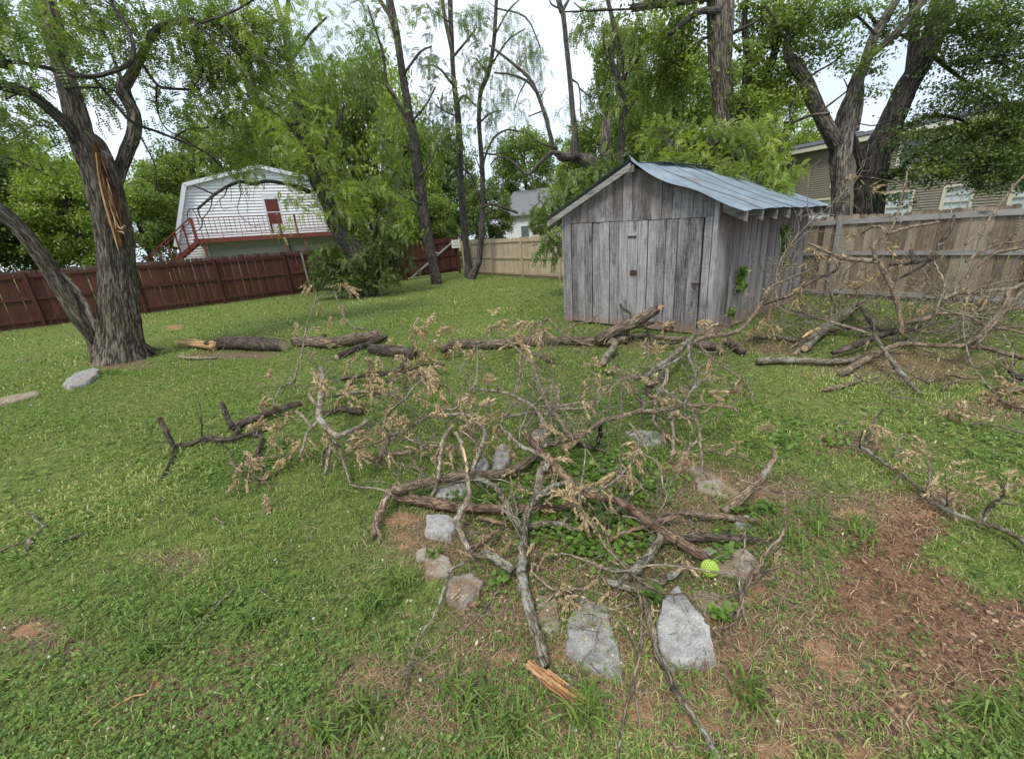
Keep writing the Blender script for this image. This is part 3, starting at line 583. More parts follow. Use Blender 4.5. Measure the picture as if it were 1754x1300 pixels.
st.box(E0-wu*3.6-z1*1.55+wn*.05, wu*3.65+z1*2.83, wn*.05, z1*.09); st.box(E0-wu*3.6-z1*1.72+wn*.05, wu*3.65+z1*2.83, wn*.04, z1*.06)
for k in range(7): b = E0-wu*(.45+k*.5)+wn*.0; h_ = -.775*(.45+k*.5); st.box(b+z1*(h_-.15), wu*.10, wn*.05, z1*1.45)
st.build('stairs', M['redpaint'], wh)
# ------------------------------------------------------------ tan two storey house on the right
TA = np.array([18.12, 31.6, 0]); tu = unit(np.array([.46, -.89, 0])); tn = np.array([tu[1], -tu[0], 0.])
if np.dot(tn, TA) > 0: tn = -tn
th = thing('tan_house', 'two storey house with tan siding and cream trim behind the old fence', 'house', TA)
WIN = [(1.05, 2.05, 3.75, 5.2), (4.5, 5.2, 3.3, 4.55), (3.55, 4.55, 1.15, 2.55), (7.4, 8.5, 1.15, 2.55), (9.82, 10.82, 1.2, 2.6), (7.6, 8.6, 3.75, 5.1), (12.2, 13.2, 1.2, 2.6)]
def tf(za, zb):
    cuts = sorted([(a-.0, b+.0) for a, b, c_, d_ in WIN if za < d_-.02 and zb > c_+.02]); s = -.6; out_ = []
    for a, b in cuts:
        if a > s: out_.append((s, a, s, a))
        s = max(s, b)
    out_.append((s, 15.5, s, 15.5)); return out_
mb = MB(); siding(mb, TA, tu, tn, tf, .3, 5.5, .13, .042); mb.build('siding_wall', M['tan'], th)
mb = MB(); mb.box(TA-tu*.6-tn*.35, tu*16.1, -tn*8, z1*5.4); mb.box(TA-tu*.6-tn*.34, tu*16.1, tn*.34, z1*.28); mb.build('core_wall', M['tan'], th)
for (a, b, c_, d_) in WIN:
    fr = MB(); o = TA+tn*.035
    for (x0, x1, y0, y1) in ((a-.10, a, c_-.1, d_+.1), (b, b+.10, c_-.1, d_+.1), (a, b, d_, d_+.1), (a, b, c_-.1, c_)): fr.box(o+tu*x0+z1*y0, tu*(x1-x0), tn*.035, z1*(y1-y0))
    mid = (c_+d_)/2
    for (x0, x1, y0, y1) in ((a, b, mid-.025, mid+.025), (a, a+.04, c_, mid-.025), (a, a+.04, mid+.025, d_), (b-.04, b, c_, mid-.025), (b-.04, b, mid+.025, d_), (a+.04, b-.04, d_-.045, d_), (a+.04, b-.04, c_, c_+.045)): fr.box(o+tu*x0-tn*.05+z1*y0, tu*(x1-x0), tn*.04, z1*(y1-y0))
    if 9 < a < 11:
        for i_ in (1, 2): fr.box(o+tu*(a+(b-a)*i_/3-.012)-tn*.055+z1*(mid+.03), tu*.024, tn*.03, z1*(d_-mid-.08)); fr.box(o+tu*(a+(b-a)*i_/3-.012)-tn*.055+z1*(c_+.05), tu*.024, tn*.03, z1*(mid-c_-.08))
        for zz in (c_+.36, mid+.33): fr.box(o+tu*(a+.05)-tn*.054+z1*zz, tu*(b-a-.1), tn*.028, z1*.024)
    wdw = fr.build('window', M['trim'], th)
    pn = MB(); pn.box(o+tu*(a+.005)-tn*.085+z1*(c_+.005), tu*(b-a-.01), tn*.01, z1*(d_-c_-.01)); pn.build('pane', M['curtain'] if d_ < 3 else M['glass'], wdw)
mb = MB(); mb.box(TA-tu*1.0+tn*.45+z1*5.42, tu*16.9, tn*.03, z1*.26); mb.box(TA-tu*1.0+z1*5.45, tu*16.9, tn*.45, z1*.03); mb.build('fascia', M['trim'], th)
mb = MB(); mb.box(TA-tu*1.05+tn*.5+z1*5.66, tu*17., -tn*4.2+z1*.75, z1*.06); mb.box(TA-tu*1.05-tn*7.9+z1*5.66, tu*17., tn*4.2+z1*.75, z1*.06)
for k in range(5): mb.box(TA+tu*(k*3.1+.5)-tn*3.6+z1*6.3, tu*.3, -tn*.3, z1*.22)
mb.build('roof', M['shingle'], th)
# far white house glimpsed over the pale fence
fh = thing('far_house', 'small white house with a grey roof glimpsed behind trees over the pale fence', 'house', D(905, 395, 46)*[1, 1, 0])
q0 = D(868, 398, 46)*[1, 1, 0]; q1 = D(955, 398, 44)*[1, 1, 0]; fu = unit(q1-q0); fn = np.array([fu[1], -fu[0], 0.]); FL = np.linalg.norm(q1-q0)
mb = MB(); siding(mb, q0, fu, fn, lambda a, b: [(0, FL, 0, FL)], .1, 3.6, .16, .02); mb.build('siding_wall', M['white'], fh)
mb = MB(); mb.box(q0-fu*.3+fn*.4+z1*3.55, fu*(FL+.6), -fn*4+z1*2.6, z1*.1); mb.box(q0-fu*.3-fn*7.6+z1*3.55, fu*(FL+.6), fn*4+z1*2.6, z1*.1); mb.build('roof', M['greyroof'], fh)
for a in (1.6, 3.9):
    mb = MB(); mb.box(q0+fu*a+fn*.02+z1*1.3, fu*.8, fn*.03, z1*1.3); mb.build('window', M['glass'], fh)
# ------------------------------------------------------------ trees
def seg(flat, Y0, Y1=None, off=(0, 0), s=1.):
    a = np.array(flat, float).reshape(-1, 3); n = len(a); Ys = np.linspace(Y0, Y1 if Y1 is not None else Y0, n)
    P = np.array([D(off[0]+x/s, off[1]+y/s, Yk) for (x, y, _), Yk in zip(a, Ys)]); r = np.array([w_/s*.5*depth(p)/F*p[1]/math.hypot(p[0], p[1]) for (_, _, w_), p in zip(a, P)])
    return P, r
class Tree:
    def __init__(s, name, label, base, group=None, cat='tree'): s.t = thing(name, label, cat, base, group); s.sk = []; s.fol = {}; s.tw = MB(); s.Y = base[1]; s.thin = {'split_tree': .87, 'dead_topped_tree': .92, 'dark_maple': .92}.get(name, .95)
    def limb(s, flat, Y0, Y1=None, m='trunk', name='branch', sides=10, amp=.06, flute=.0, k=6, ground=False, jag=0., label=None, off=(0, 0), sc_=1.):
        P, r = seg(flat, Y0, Y1, off, sc_); r = r*s.thin
        if ground:
            P = np.vstack([P[0]*[1, 1, 0]+[0, 0, -.15], P[0]*[1, 1, 0]+[0, 0, .06], P[1:]]); r = np.concatenate([[r[0]*1.25, r[0]*1.05], r[1:]])
        Q = spline(np.c_[P, r], k); Pq, rq = Q[:, :3], np.maximum(Q[:, 3], .002)
        mb = MB(); tube(mb, Pq, rq, sides, amp, flute, jag=jag); o = mb.build(name, M[m], s.t, True, label); s.sk.append((Pq, rq)); return o
    def foliage(s, blobs, key='leaf_mid', n=60, L=.26, K=7, leafl=.3, tw=True, per=5, droop=.4, lw=.16, broad=False, size=.1, yspread=None):
        """blobs: (px,py,rx,ry,Y,count) - twigs reach from the nearest limb into each clump, leaves hang on the twigs"""
        mb = s.fol.setdefault(key, MB()); SK = np.concatenate([p for p, r in s.sk]) if s.sk else None
        for (px, py, rx, ry, Y, cnt) in blobs:
            c = D(px, py, Y); dp = depth(c); wx, wz = rx*dp/F, ry*dp/F; wy = (wx+wz)/2*(yspread or .9)
            tone = rng.normal(0, .08)
            for _ in range(int(cnt)):
                u = unit(rng.normal(0, 1, 3)); q = c+u*np.array([wx, wy, wz])*(rng.random()**.45)
                if SK is not None and tw:
                    j = np.argmin(((SK-q)**2).sum(1)+rng.random(len(SK))*.3); p0 = SK[j]; dv = q-p0; dl = np.linalg.norm(dv)
                    if dl > .5:   # a twig carrying the clump
                        st_ = p0+dv*max(0., 1-1.5/dl*(.6+rng.random())) if dl > 1.8 else p0
                        mid = (st_+q)/2+np.array([0, 0, .12*dl])+rng.normal(0, .05*dl, 3); tube(s.tw, spline([st_, mid, q], 3), np.linspace(.004+.0022*dl, .0025, 7)[:len(spline([st_, mid, q], 3))], 3, capstart=False, capend=False)
                    dirn = unit(dv+rng.normal(0, .4, 3)*dl)
                else: dirn = unit(rng.normal(0, 1, 3))
                m_ = per; tl = (.25+.35*rng.random())*(L/.26); ax = unit(dirn*[1, 1, .3]+[0, 0, -.15*droop*2])
                P = q+ax*np.linspace(-.5, .5, m_)[:, None]*tl+rng.normal(0, .03, (m_, 3)); P[:, 2] -= (np.linspace(0, 1, m_)**2)*.15*tl
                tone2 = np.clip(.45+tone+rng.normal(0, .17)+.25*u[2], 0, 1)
                if broad:
                    PP = np.repeat(P, 13, 0)+rng.normal(0, size*1.5, (m_*13, 3))*[1, 1, .5]; leaves(mb, PP, size, col=tone2+rng.normal(0, .16, len(PP)))
                else:
                    dv2 = unit(np.cross(ax, rng.normal(0, 1, (m_, 3)))+ax*.4+np.array([0, 0, -droop])); sprays(mb, P, dv2, L*(.7+.5*rng.random(m_)), K, lw, leafl, col=np.clip(tone2+rng.normal(0, .08, m_), 0, 1))
    def done(s):
        if len(s.tw.v) > 30: s.tw.build('twigs', M['trunk_slim'], s.t)
        else:
            for k in range(len(s.tw.v)): one = MB(); one.v = [s.tw.v[k]]; one.bc = [s.tw.bc[k]]; one.a = [s.tw.a[k]]; one.q = [s.tw.q[k]-s.tw.q[k].min()]; one.n = len(s.tw.v[k]); one.build('twig', M['trunk_slim'], s.t)
        for k, mb in s.fol.items(): mb.build('foliage', M[k], s.t)

# --- big split tree on the left
T1 = Tree('split_tree', 'large split trunk tree at left with torn orange heartwood and a hollow leaning stem', G(212, 616)); Y1 = float(G(212, 616)[1]); print('T1 Y', Y1)
T1.limb([213, 614, 104, 209, 575, 88, 204, 520, 78, 200, 450, 72, 195, 400, 72, 184, 340, 72, 170, 290, 70, 156, 250, 60, 142, 240, 54], Y1, Y1-.1, 'trunk', 'trunk', 40, .04, .085, ground=True)
T1.limb([158, 280, 58, 142, 240, 52, 126, 177, 46, 104, 106, 39, 87, 35, 44, 72, -20, 46, 50, -120, 40, 20, -260, 34], Y1-.1, Y1-.2, 'trunk', 'trunk_fork', 22, .04, .05)
T1.limb([190, 350, 24, 200, 308, 28, 216, 264, 28, 229, 230, 28, 230, 200, 27, 221, 177, 26, 211, 152, 28, 222, 136, 22, 244, 95, 17, 258, 64, 16, 283, 42, 15, 318, 36, 13, 354, 39, 8, 407, 53, 5], Y1+.1, Y1+1.2, 'trunk', 'trunk_fork', 16, .05, .04)
T1.limb([140, 260, 34, 124, 226, 29, 81, 184, 27, 46, 159, 27, 0, 146, 27, -60, 130, 27], Y1-.1, Y1-1., 'trunk_dark', 'branch', 14, .05, .03)
T1.limb([-60, 125, 17, -5, 112, 15, 21, 106, 11, 71, 115, 10, 141, 131, 11, 184, 126, 10, 226, 103, 10, 222, 55, 8, 195, 14, 7, 185, -30, 6], Y1-.9, Y1-.5, 'trunk_dark')
T1.limb([7, 118, 15, 3, 80, 8, 2, 40, 6, 0, -20, 6], Y1-.9, None, 'trunk_dark', sides=8)
T1.limb([160, 132, 7, 191, 170, 8, 226, 209, 7, 269, 226, 6, 315, 244, 5, 354, 262, 4, 382, 290, 3], Y1-.5, Y1+1., 'trunk_dark', sides=7)
T1.limb([240, 105, 7, 269, 145, 7, 293, 152, 6, 340, 154, 4], Y1+.5, Y1+1, 'trunk_dark', sides=7)
T1.limb([268, 146, 5, 269, 184, 4, 283, 219, 3, 318, 240, 3, 345, 260, 2], Y1+.7, Y1+1, 'trunk_dark', sides=6)
T1.limb([103, -8, 4, 141, 21, 5, 177, 57, 6, 191, 92, 7, 204, 125, 8, 212, 150, 9], Y1+.6, Y1+.2, 'trunk', sides=7)
T1.limb([165, -10, 4, 200, 18, 5, 222, 50, 5], Y1+.6, Y1, 'trunk_dark', sides=6)
T1.limb([110, 152, 5, 150, 150, 5, 185, 153, 4, 200, 160, 5, 215, 185, 4], Y1-.4, Y1, 'trunk_dark', sides=6)
T1.limb([300, 235, 4, 322, 222, 4, 356, 218, 4, 372, 195, 3], Y1+1, Y1+1.3, 'trunk_dark', sides=6)
T1.limb([232, 215, 3, 250, 252, 3, 266, 285, 3, 268, 320, 3, 280, 345, 2], Y1, None, 'trunk_dark', sides=5)
for f in ([10, 170, 5, 60, 150, 4, 95, 170, 3], [20, 240, 3, 60, 215, 4, 100, 225, 3], [330, 38, 5, 380, 80, 4, 420, 130, 3, 455, 190, 2], [60, 30, 3, 40, 20, 3, 10, 20, 2], [345, 40, 5, 400, 20, 4, 450, -10, 3], [385, 48, 4, 430, 90, 3, 490, 120, 2]): T1.limb(f, Y1+.3, None, 'trunk_dark', sides=5)
T1.limb([172, 606, 40, 160, 575, 40, 140, 548, 42, 111, 504, 40, 82, 457, 38, 53, 416, 38, 23, 382, 38, -8, 358, 42, -60, 318, 40, -130, 280, 36], Y1-.05, Y1-1.0, 'trunk', 'leaning_trunk', 22, .04, .06, ground=True)
def strip(tree, flat, Y, m, name, label=None, amp=.25, flat_y=.5, sides=9, jag=0.):
    P, r = seg(flat, Y); Q = spline(np.c_[P, r], 5); mb = MB(); Pq = Q[:, :3]; n_, s_ = len(Pq), sides
    V, T = tube(mb, Pq, np.maximum(Q[:, 3], .004), sides, amp, .12, jag=jag); 
    c = np.repeat(Pq, sides, 0); W = mb.v[0][:n_*s_]; W[:, 1] = c[:, 1]+(W[:, 1]-c[:, 1])*flat_y
    return mb.build(name, M[m], tree.t, True, label)
strip(T1, [160, 246, 8, 168, 275, 17, 174, 304, 20, 188, 335, 24, 197, 370, 23, 203, 400, 15, 208, 425, 5], Y1-.29, 'splinter_old', 'exposed_heartwood', 'orange torn heartwood running down the trunk', amp=.55, flat_y=.45, sides=15)
strip(T1, [164, 262, 3, 170, 310, 4, 180, 350, 4, 193, 395, 4, 203, 430, 2], Y1-.39, 'splinter', 'torn_strip', None, flat_y=.6, sides=6, jag=.04)
for _k in range(16):
    y0 = 262+rng.random()*120; x0 = 166+(y0-262)*.25+rng.normal(0, 5); ln = 16+rng.random()*34; strip(T1, [x0, y0, 1.5, x0+ln*.14, y0+ln*.5, 3.2, x0+ln*.27+rng.normal(0, 1.5), y0+ln, .8], Y1-.36-.05*rng.random(), 'splinter_old' if rng.random() < .7 else 'splinter', 'splinter', sides=5, flat_y=.7)
for f in ([186, 318, 3, 190, 338, 5, 194, 352, 2], [198, 378, 3, 206, 392, 4, 214, 386, 1], [200, 396, 2, 210, 398, 3, 213, 402, 1], [176, 262, 14, 186, 270, 20, 190, 290, 12]): strip(T1, f, Y1-.38, 'splinter' if f[2] < 9 else 'trunk_dead', 'splinter', sides=5, flat_y=.7)
strip(T1, [98, 468, 3, 107, 482, 10, 117, 498, 15, 128, 518, 14, 137, 540, 4], Y1-.42, 'log_dark', 'hollow', 'dark strip painted as the shaded hollow in the leaning stem', flat_y=.35)  # raised solid strip; the shade inside the cavity is put into its colour
strip(T1, [92, 455, 6, 108, 470, 8, 135, 500, 10, 152, 535, 12, 164, 570, 6], Y1-.40, 'trunk_dead', 'bare_wood', 'barkless grey wood edging the hollow', flat_y=.5)
bl = [(30, 30, 90, 60, 7.2, 34), (-30, 190, 70, 90, 7.5, 22), (50, 90, 70, 60, 8.5, 16), (150, 5, 90, 40, 8.6, 30), (210, 70, 60, 50, 8.6, 22), (300, 20, 90, 45, 9.2, 42), (400, 30, 90, 50, 9.6, 46), (330, 100, 60, 50, 9.4, 26),
      (420, 120, 80, 70, 9.8, 44), (370, 190, 50, 60, 9.4, 28), (300, 190, 40, 40, 9.2, 8), (50, 210, 70, 30, 8., 14), (150, 120, 40, 60, 8.8, 10), (180, 170, 40, 40, 9, 9), (470, 70, 50, 60, 10, 26), (120, 60, 50, 60, 9.4, 14), (20, 150, 50, 50, 9, 10), (395, 245, 50, 40, 9.4, 16), (250, 130, 60, 50, 9.5, 12), (-40, 60, 60, 120, 7, 16)]
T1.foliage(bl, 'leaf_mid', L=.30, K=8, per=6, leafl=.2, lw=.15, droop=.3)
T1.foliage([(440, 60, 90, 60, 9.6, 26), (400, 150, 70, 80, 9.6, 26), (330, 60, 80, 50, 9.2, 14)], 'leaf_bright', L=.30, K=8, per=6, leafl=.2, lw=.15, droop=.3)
for k in range(9):      # flared roots
    a_ = k*.7+rng.random()*.3; b_ = G(210, 612)+[0, .1, 0]; dr = np.array([math.cos(a_), math.sin(a_), 0.]); rr_ = .28
    mb = MB(); L_ = .30+.22*rng.random(); Pk = spline([b_+dr*rr_*.75+[0, 0, .62], b_+dr*rr_*.95+[0, 0, .28], b_+dr*(rr_+.12)+[0, 0, .08], b_+dr*(rr_+L_)+np.array([-dr[1], dr[0], 0])*.1*rng.normal()+[0, 0, -.03]], 5); tube(mb, Pk, np.linspace(.07, .03, len(Pk)), 9, .12, .06); mb.build('root', M['trunk'], T1.t, True)
T1.done()

# --- leaning tree behind the bush with a bare curved limb in front of the white house
Y2 = 16.2
T2 = Tree('leaning_tree', 'leaning dark tree behind the bush, a bare curved limb hanging before the white house', D(625, 470, Y2)*[1, 1, 0])
T2.limb([628, 500, 34, 610, 440, 32, 590, 410, 30, 573, 385, 26, 559, 340, 26, 538, 304, 22, 523, 248, 17, 509, 177, 14, 495, 106, 13, 488, 53, 12, 474, 8, 10, 462, -60, 9], Y2, Y2-.4, 'trunk_slim', 'trunk', 14, .07, .05, ground=True)
T2.limb([488, 55, 8, 492, 20, 8, 497, -30, 7], Y2-.3)
A0 = (220, 270); As = 6.746
T2.limb([531, 329, 9, 502, 318, 7, 460, 311, 7, 433, 315, 7, 410, 312, 7, 387, 321, 6, 367, 334, 6, 349, 349, 5, 339, 358, 5], Y2-.1, Y2-.9, 'trunk_dark', sides=8)
for f in ([805, 595, 18, 710, 600, 15, 680, 660, 12, 700, 750, 8], [805, 595, 26, 820, 670, 22, 850, 720, 20, 835, 820, 14, 700, 880, 14, 640, 910, 10], [965, 440, 24, 960, 540, 16, 930, 620, 14, 850, 715, 12], [990, 430, 24, 860, 370, 24, 750, 330, 18, 700, 325, 8], [1140, 350, 20, 1110, 440, 16, 1060, 480, 12, 1070, 570, 10, 1110, 610, 8], [1280, 320, 14, 1300, 420, 12, 1265, 560, 9, 1290, 670, 8, 1440, 800, 7],
          [1300, 420, 8, 1340, 440, 7, 1380, 560, 7, 1370, 640, 6], [1060, 480, 7, 1000, 560, 6, 960, 640, 6], [740, 600, 12, 790, 680, 10, 810, 780, 9], [870, 730, 9, 900, 830, 8, 930, 930, 6, 900, 1030, 5], [640, 910, 8, 560, 905, 6], [1110, 600, 6, 1180, 580, 5, 1260, 565, 5], [1180, 330, 8, 1190, 430, 7, 1185, 520, 5], [1220, 290, 12, 1180, 200, 8, 1090, 100, 6, 1010, 50, 5], [1300, 270, 10, 1250, 170, 7]): T2.limb(f, Y2-.7, None, 'trunk_dark', sides=5, k=4, off=A0, sc_=As)
for f in ([523, 250, 8, 480, 200, 6, 430, 170, 5, 390, 130, 4], [509, 180, 7, 470, 130, 5, 440, 90, 4], [530, 280, 7, 570, 230, 6, 590, 180, 4], [495, 110, 6, 530, 60, 5, 560, 30, 3], [515, 210, 6, 450, 230, 5, 400, 270, 4], [480, 40, 4, 440, 10, 4], [545, 300, 5, 590, 290, 4]): T2.limb(f, Y2-.3, None, 'trunk_slim', sides=6, k=4)
T2.foliage([(430, 130, 70, 50, 15.5, 17), (470, 200, 80, 60, 15.6, 32), (400, 230, 70, 50, 15.5, 19), (380, 270, 50, 30, 15.5, 8), (545, 240, 50, 60, 15.8, 20), (590, 290, 45, 50, 15.8, 19), (600, 350, 40, 40, 15.8, 16), (510, 130, 50, 60, 15.7, 16), (545, 60, 40, 50, 15.6, 14), (440, 300, 40, 16, 15.5, 7), (500, 340, 26, 16, 15.5, 5), (480, 390, 20, 10, 15.4, 2), (550, 350, 40, 40, 15.6, 10), (480, 50, 50, 50, 15.7, 11), (500, 280, 50, 50, 15.4, 17)], 'leaf_bright', L=.32, K=9, per=9, leafl=.2, lw=.15, droop=.2)
T2.foliage([(420, 60, 60, 50, 15.7, 11), (450, 170, 70, 60, 15.9, 16), (560, 150, 40, 50, 16, 10), (360, 240, 40, 40, 15.7, 8)], 'leaf_mid', L=.32, K=9, per=8, leafl=.2, lw=.15, droop=.2)
T2.done()
# --- bush
YB = float(G(610, 505)[1]); print('bush', YB)
B = Tree('bush', 'dark green feathery bush at the foot of the leaning tree, against the red fence', G(610, 503), cat='bush')
for f in ([600, 500, 16, 590, 470, 10, 570, 440, 6], [612, 500, 18, 615, 460, 12, 640, 410, 8, 650, 370, 6], [620, 500, 14, 650, 470, 8, 690, 430, 5], [605, 500, 10, 560, 480, 6, 540, 450, 4]): B.limb(f, YB-.2, YB-.5, 'trunk_dark', 'stem', 8)
B.foliage([(610, 455, 58, 36, YB-.7, 80), (565, 440, 36, 28, YB-.9, 30), (650, 415, 40, 34, YB-.4, 36), (600, 480, 55, 22, YB-1., 46), (680, 430, 34, 40, YB-.6, 34), (640, 470, 50, 26, YB-1., 40), (560, 475, 32, 16, YB-.9, 20), (570, 430, 20, 12, YB-.6, 8)], 'leaf_dark', L=.28, K=9, per=12, leafl=.2, lw=.14, droop=.35)
B.foliage([(600, 440, 60, 34, YB-1.2, 34), (655, 410, 40, 34, YB-.9, 24), (620, 470, 60, 26, YB-1.4, 24)], 'leaf_cool', L=.28, K=9, per=12, leafl=.2, lw=.14, droop=.35)
B.foliage([(690, 390, 26, 40, YB-.6, 12), (670, 345, 40, 26, YB-.3, 10)], 'leaf_bright', L=.28, K=9, per=12, leafl=.2, lw=.14, droop=.35)
B.done()
# --- three slim trunks in front of the corner
Y3 = float(G(747, 487)[1]); print('Y3', Y3)
T3 = Tree('slim_tree', 'slim tree with a slanting trunk in front of the red gate', G(747, 487))
T3.limb([748, 487, 20, 742, 450, 17, 729, 385, 20, 718, 308, 20, 710, 246, 18, 702, 200, 14, 691, 135, 13, 681, 69, 13, 671, 23, 16, 664, -20, 12], Y3, Y3-.3, 'trunk_slim', 'trunk', 14, .05, .05, ground=True)
T3.limb([702, 225, 9, 688, 190, 9, 675, 165, 8, 662, 142, 7, 656, 92, 5, 641, 46, 4, 630, 10, 3], Y3-.1, Y3-.8)
T3.limb([676, 40, 9, 660, 15, 8, 640, -15, 7], Y3-.2)
for f in ([705, 210, 5, 730, 180, 4, 745, 150, 3], [712, 260, 5, 690, 250, 4, 660, 240, 3], [718, 305, 5, 735, 280, 4, 750, 250, 3], [722, 350, 5, 700, 340, 4, 680, 330, 3], [690, 130, 5, 720, 90, 4, 740, 80, 3]): T3.limb(f, Y3-.3, None, 'trunk_slim', sides=5, k=4)
T3.foliage([(625, 40, 40, 40, 17.5, 20), (620, 110, 40, 50, 17.5, 16), (700, 60, 30, 50, 18.6, 10), (660, 200, 50, 50, 17.9, 16), (680, 270, 35, 50, 18.6, 14), (745, 250, 24, 50, 19, 10), (690, 340, 40, 40, 18.8, 14), (730, 150, 24, 40, 18.9, 8), (665, 320, 40, 50, 17.8, 12)], 'leaf_cool', L=.34, K=9, per=6, leafl=.2, lw=.15, droop=.35)
T3.done()
Y4 = float(G(804, 475)[1]); print('Y4', Y4)
T4 = Tree('slim_tree', 'straight slim tree just left of the fence corner, sharing its foot with another', G(804, 475))
T4.limb([804, 476, 17, 801, 440, 13, 795, 385, 13, 789, 308, 12, 787, 246, 12, 783, 185, 11, 777, 135, 9, 773, 58, 9, 770, -20, 9], Y4, None, 'trunk_slim', 'trunk', 12, .05, .04, ground=True)
T4.limb([776, 100, 6, 768, 60, 7, 760, 20, 7, 757, -20, 6], Y4-.1)
for f in ([782, 180, 6, 795, 165, 5, 815, 182, 3], [779, 150, 5, 755, 120, 4, 735, 110, 3], [775, 100, 5, 800, 70, 4, 815, 50, 3], [783, 200, 4, 760, 190, 3, 745, 180, 2], [787, 260, 4, 765, 230, 3], [772, 40, 4, 745, 20, 3]): T4.limb(f, Y4-.3, None, 'trunk_slim', sides=5, k=4)
T4.foliage([(740, 110, 34, 34, 19.5, 14), (750, 180, 36, 38, 19.5, 20), (800, 160, 34, 40, 19.6, 18), (810, 60, 40, 34, 19.8, 16), (735, 25, 34, 30, 19.8, 12), (790, 225, 36, 24, 19.6, 14), (745, 225, 30, 30, 19.4, 10), (820, 110, 24, 30, 19.4, 9)], 'leaf_cool', L=.36, K=9, per=6, leafl=.2, lw=.15, droop=.35)
T4.done()
T5 = Tree('slim_tree', 'crooked slim tree just right of the fence corner, with thin bare side limbs', G(815, 478)); Y5 = float(G(815, 478)[1])
T5.limb([808, 480, 16, 815, 460, 13, 821, 442, 11, 825, 385, 10, 827, 327, 9, 825, 269, 9, 821, 215, 8, 823, 162, 8, 837, 123, 8, 846, 69, 7, 850, 5, 6, 852, -30, 6], Y5, None, 'trunk_slim', 'trunk', 12, .05, .04, ground=True)
for f in ([827, 290, 5, 831, 269, 4, 845, 238, 4, 868, 223, 3, 898, 227, 3], [822, 338, 5, 806, 300, 4, 783, 285, 3], [826, 356, 6, 845, 350, 6, 887, 365, 5], [826, 262, 4, 845, 265, 3, 860, 262, 2], [840, 115, 4, 870, 70, 3, 900, 50, 2], [848, 60, 4, 870, 20, 3, 890, 0, 2], [838, 130, 4, 815, 100, 3], [822, 210, 4, 840, 195, 3, 860, 190, 2], [850, 15, 3, 900, 30, 3, 925, 80, 2], [826, 300, 3, 815, 270, 2]): T5.limb(f, Y5-.2, None, 'trunk_slim', sides=5, k=4)
T5.foliage([(855, 165, 26, 30, 19.8, 16), (880, 40, 30, 34, 19.8, 18), (905, 80, 22, 34, 19.6, 16), (925, 110, 14, 34, 19.6, 12), (840, 200, 22, 16, 19.8, 12), (850, 240, 20, 14, 19.8, 7), (815, 20, 34, 22, 19.8, 16), (870, 120, 26, 30, 19.8, 12), (820, 110, 22, 30, 19.8, 10)], 'leaf_cool', L=.42, K=8, per=5, leafl=.2, lw=.11, droop=1.3)
T5.done()
# --- broken tree behind the shed: jagged stump, low crooked limb, upright shoot, thin arch
Y6 = 13.2
T6 = Tree('broken_tree', 'broken tree behind the shed, with jagged stump, upright shoot and thin arching limb', D(1050, 470, Y6)*[1, 1, 0])
T6.limb([1048, 470, 30, 1045, 380, 28, 1042, 320, 26, 1037, 280, 22, 1037, 240, 19, 1039, 214, 15], Y6, None, 'trunk_dead', 'trunk', 14, .08, .08, ground=True, jag=.35)
T6.limb([1040, 300, 24, 1020, 283, 24, 1000, 274, 22, 977, 268, 18, 963, 271, 13, 950, 258, 10, 944, 239, 8, 934, 200, 7, 920, 160, 6, 906, 134, 6, 877, 108, 5, 851, 88, 4, 838, 78, 3], Y6, Y6+1, 'trunk_slim', 'branch', 10, .08)
T6.limb([920, 160, 5, 903, 140, 5, 874, 128, 4, 846, 125, 3], Y6+.6, Y6+1, 'trunk_slim', sides=6)
T6.limb([966, 268, 9, 955, 262, 8, 940, 265, 8, 920, 285, 7, 903, 299, 6, 885, 284, 4, 868, 271, 3, 850, 272, 3, 840, 283, 2], Y6+.1, Y6+.3, 'trunk_slim', sides=7)
T6.limb([985, 272, 15, 985, 228, 11, 981, 194, 10, 977, 143, 9, 971, 86, 9, 965, 29, 9, 961, 17, 10, 954, -10, 9], Y6, Y6, 'trunk_slim', 'shoot', 10, .05)
T6.limb([963, 20, 7, 974, 0, 5, 980, -15, 5], Y6, None, 'trunk_slim', sides=6)
for f in ([958, 15, 3, 945, 8, 3, 940, -5, 2], [1085, 16, 4, 1022, 18, 4, 1000, 18, 3, 983, 5, 2], [965, 21, 3, 1000, 20, 3], [980, 137, 4, 992, 150, 3, 995, 200, 2], [993, 152, 3, 1010, 165, 2, 1030, 170, 2], [956, 255, 4, 925, 245, 3, 900, 225, 2], [905, 134, 3, 890, 160, 2, 880, 190, 2], [930, 190, 3, 905, 200, 2], [1050, 190, 3, 1055, 215, 3], [985, 220, 3, 970, 215, 2], [925, 170, 2, 935, 150, 2]): T6.limb(f, Y6+.3, None, 'trunk_slim', sides=5, k=4)
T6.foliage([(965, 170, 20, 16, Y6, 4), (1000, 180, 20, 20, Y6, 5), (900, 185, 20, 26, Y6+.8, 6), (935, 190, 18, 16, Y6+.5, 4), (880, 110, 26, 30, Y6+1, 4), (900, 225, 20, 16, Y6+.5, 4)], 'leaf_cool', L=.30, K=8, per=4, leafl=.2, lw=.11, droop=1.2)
T6.done()
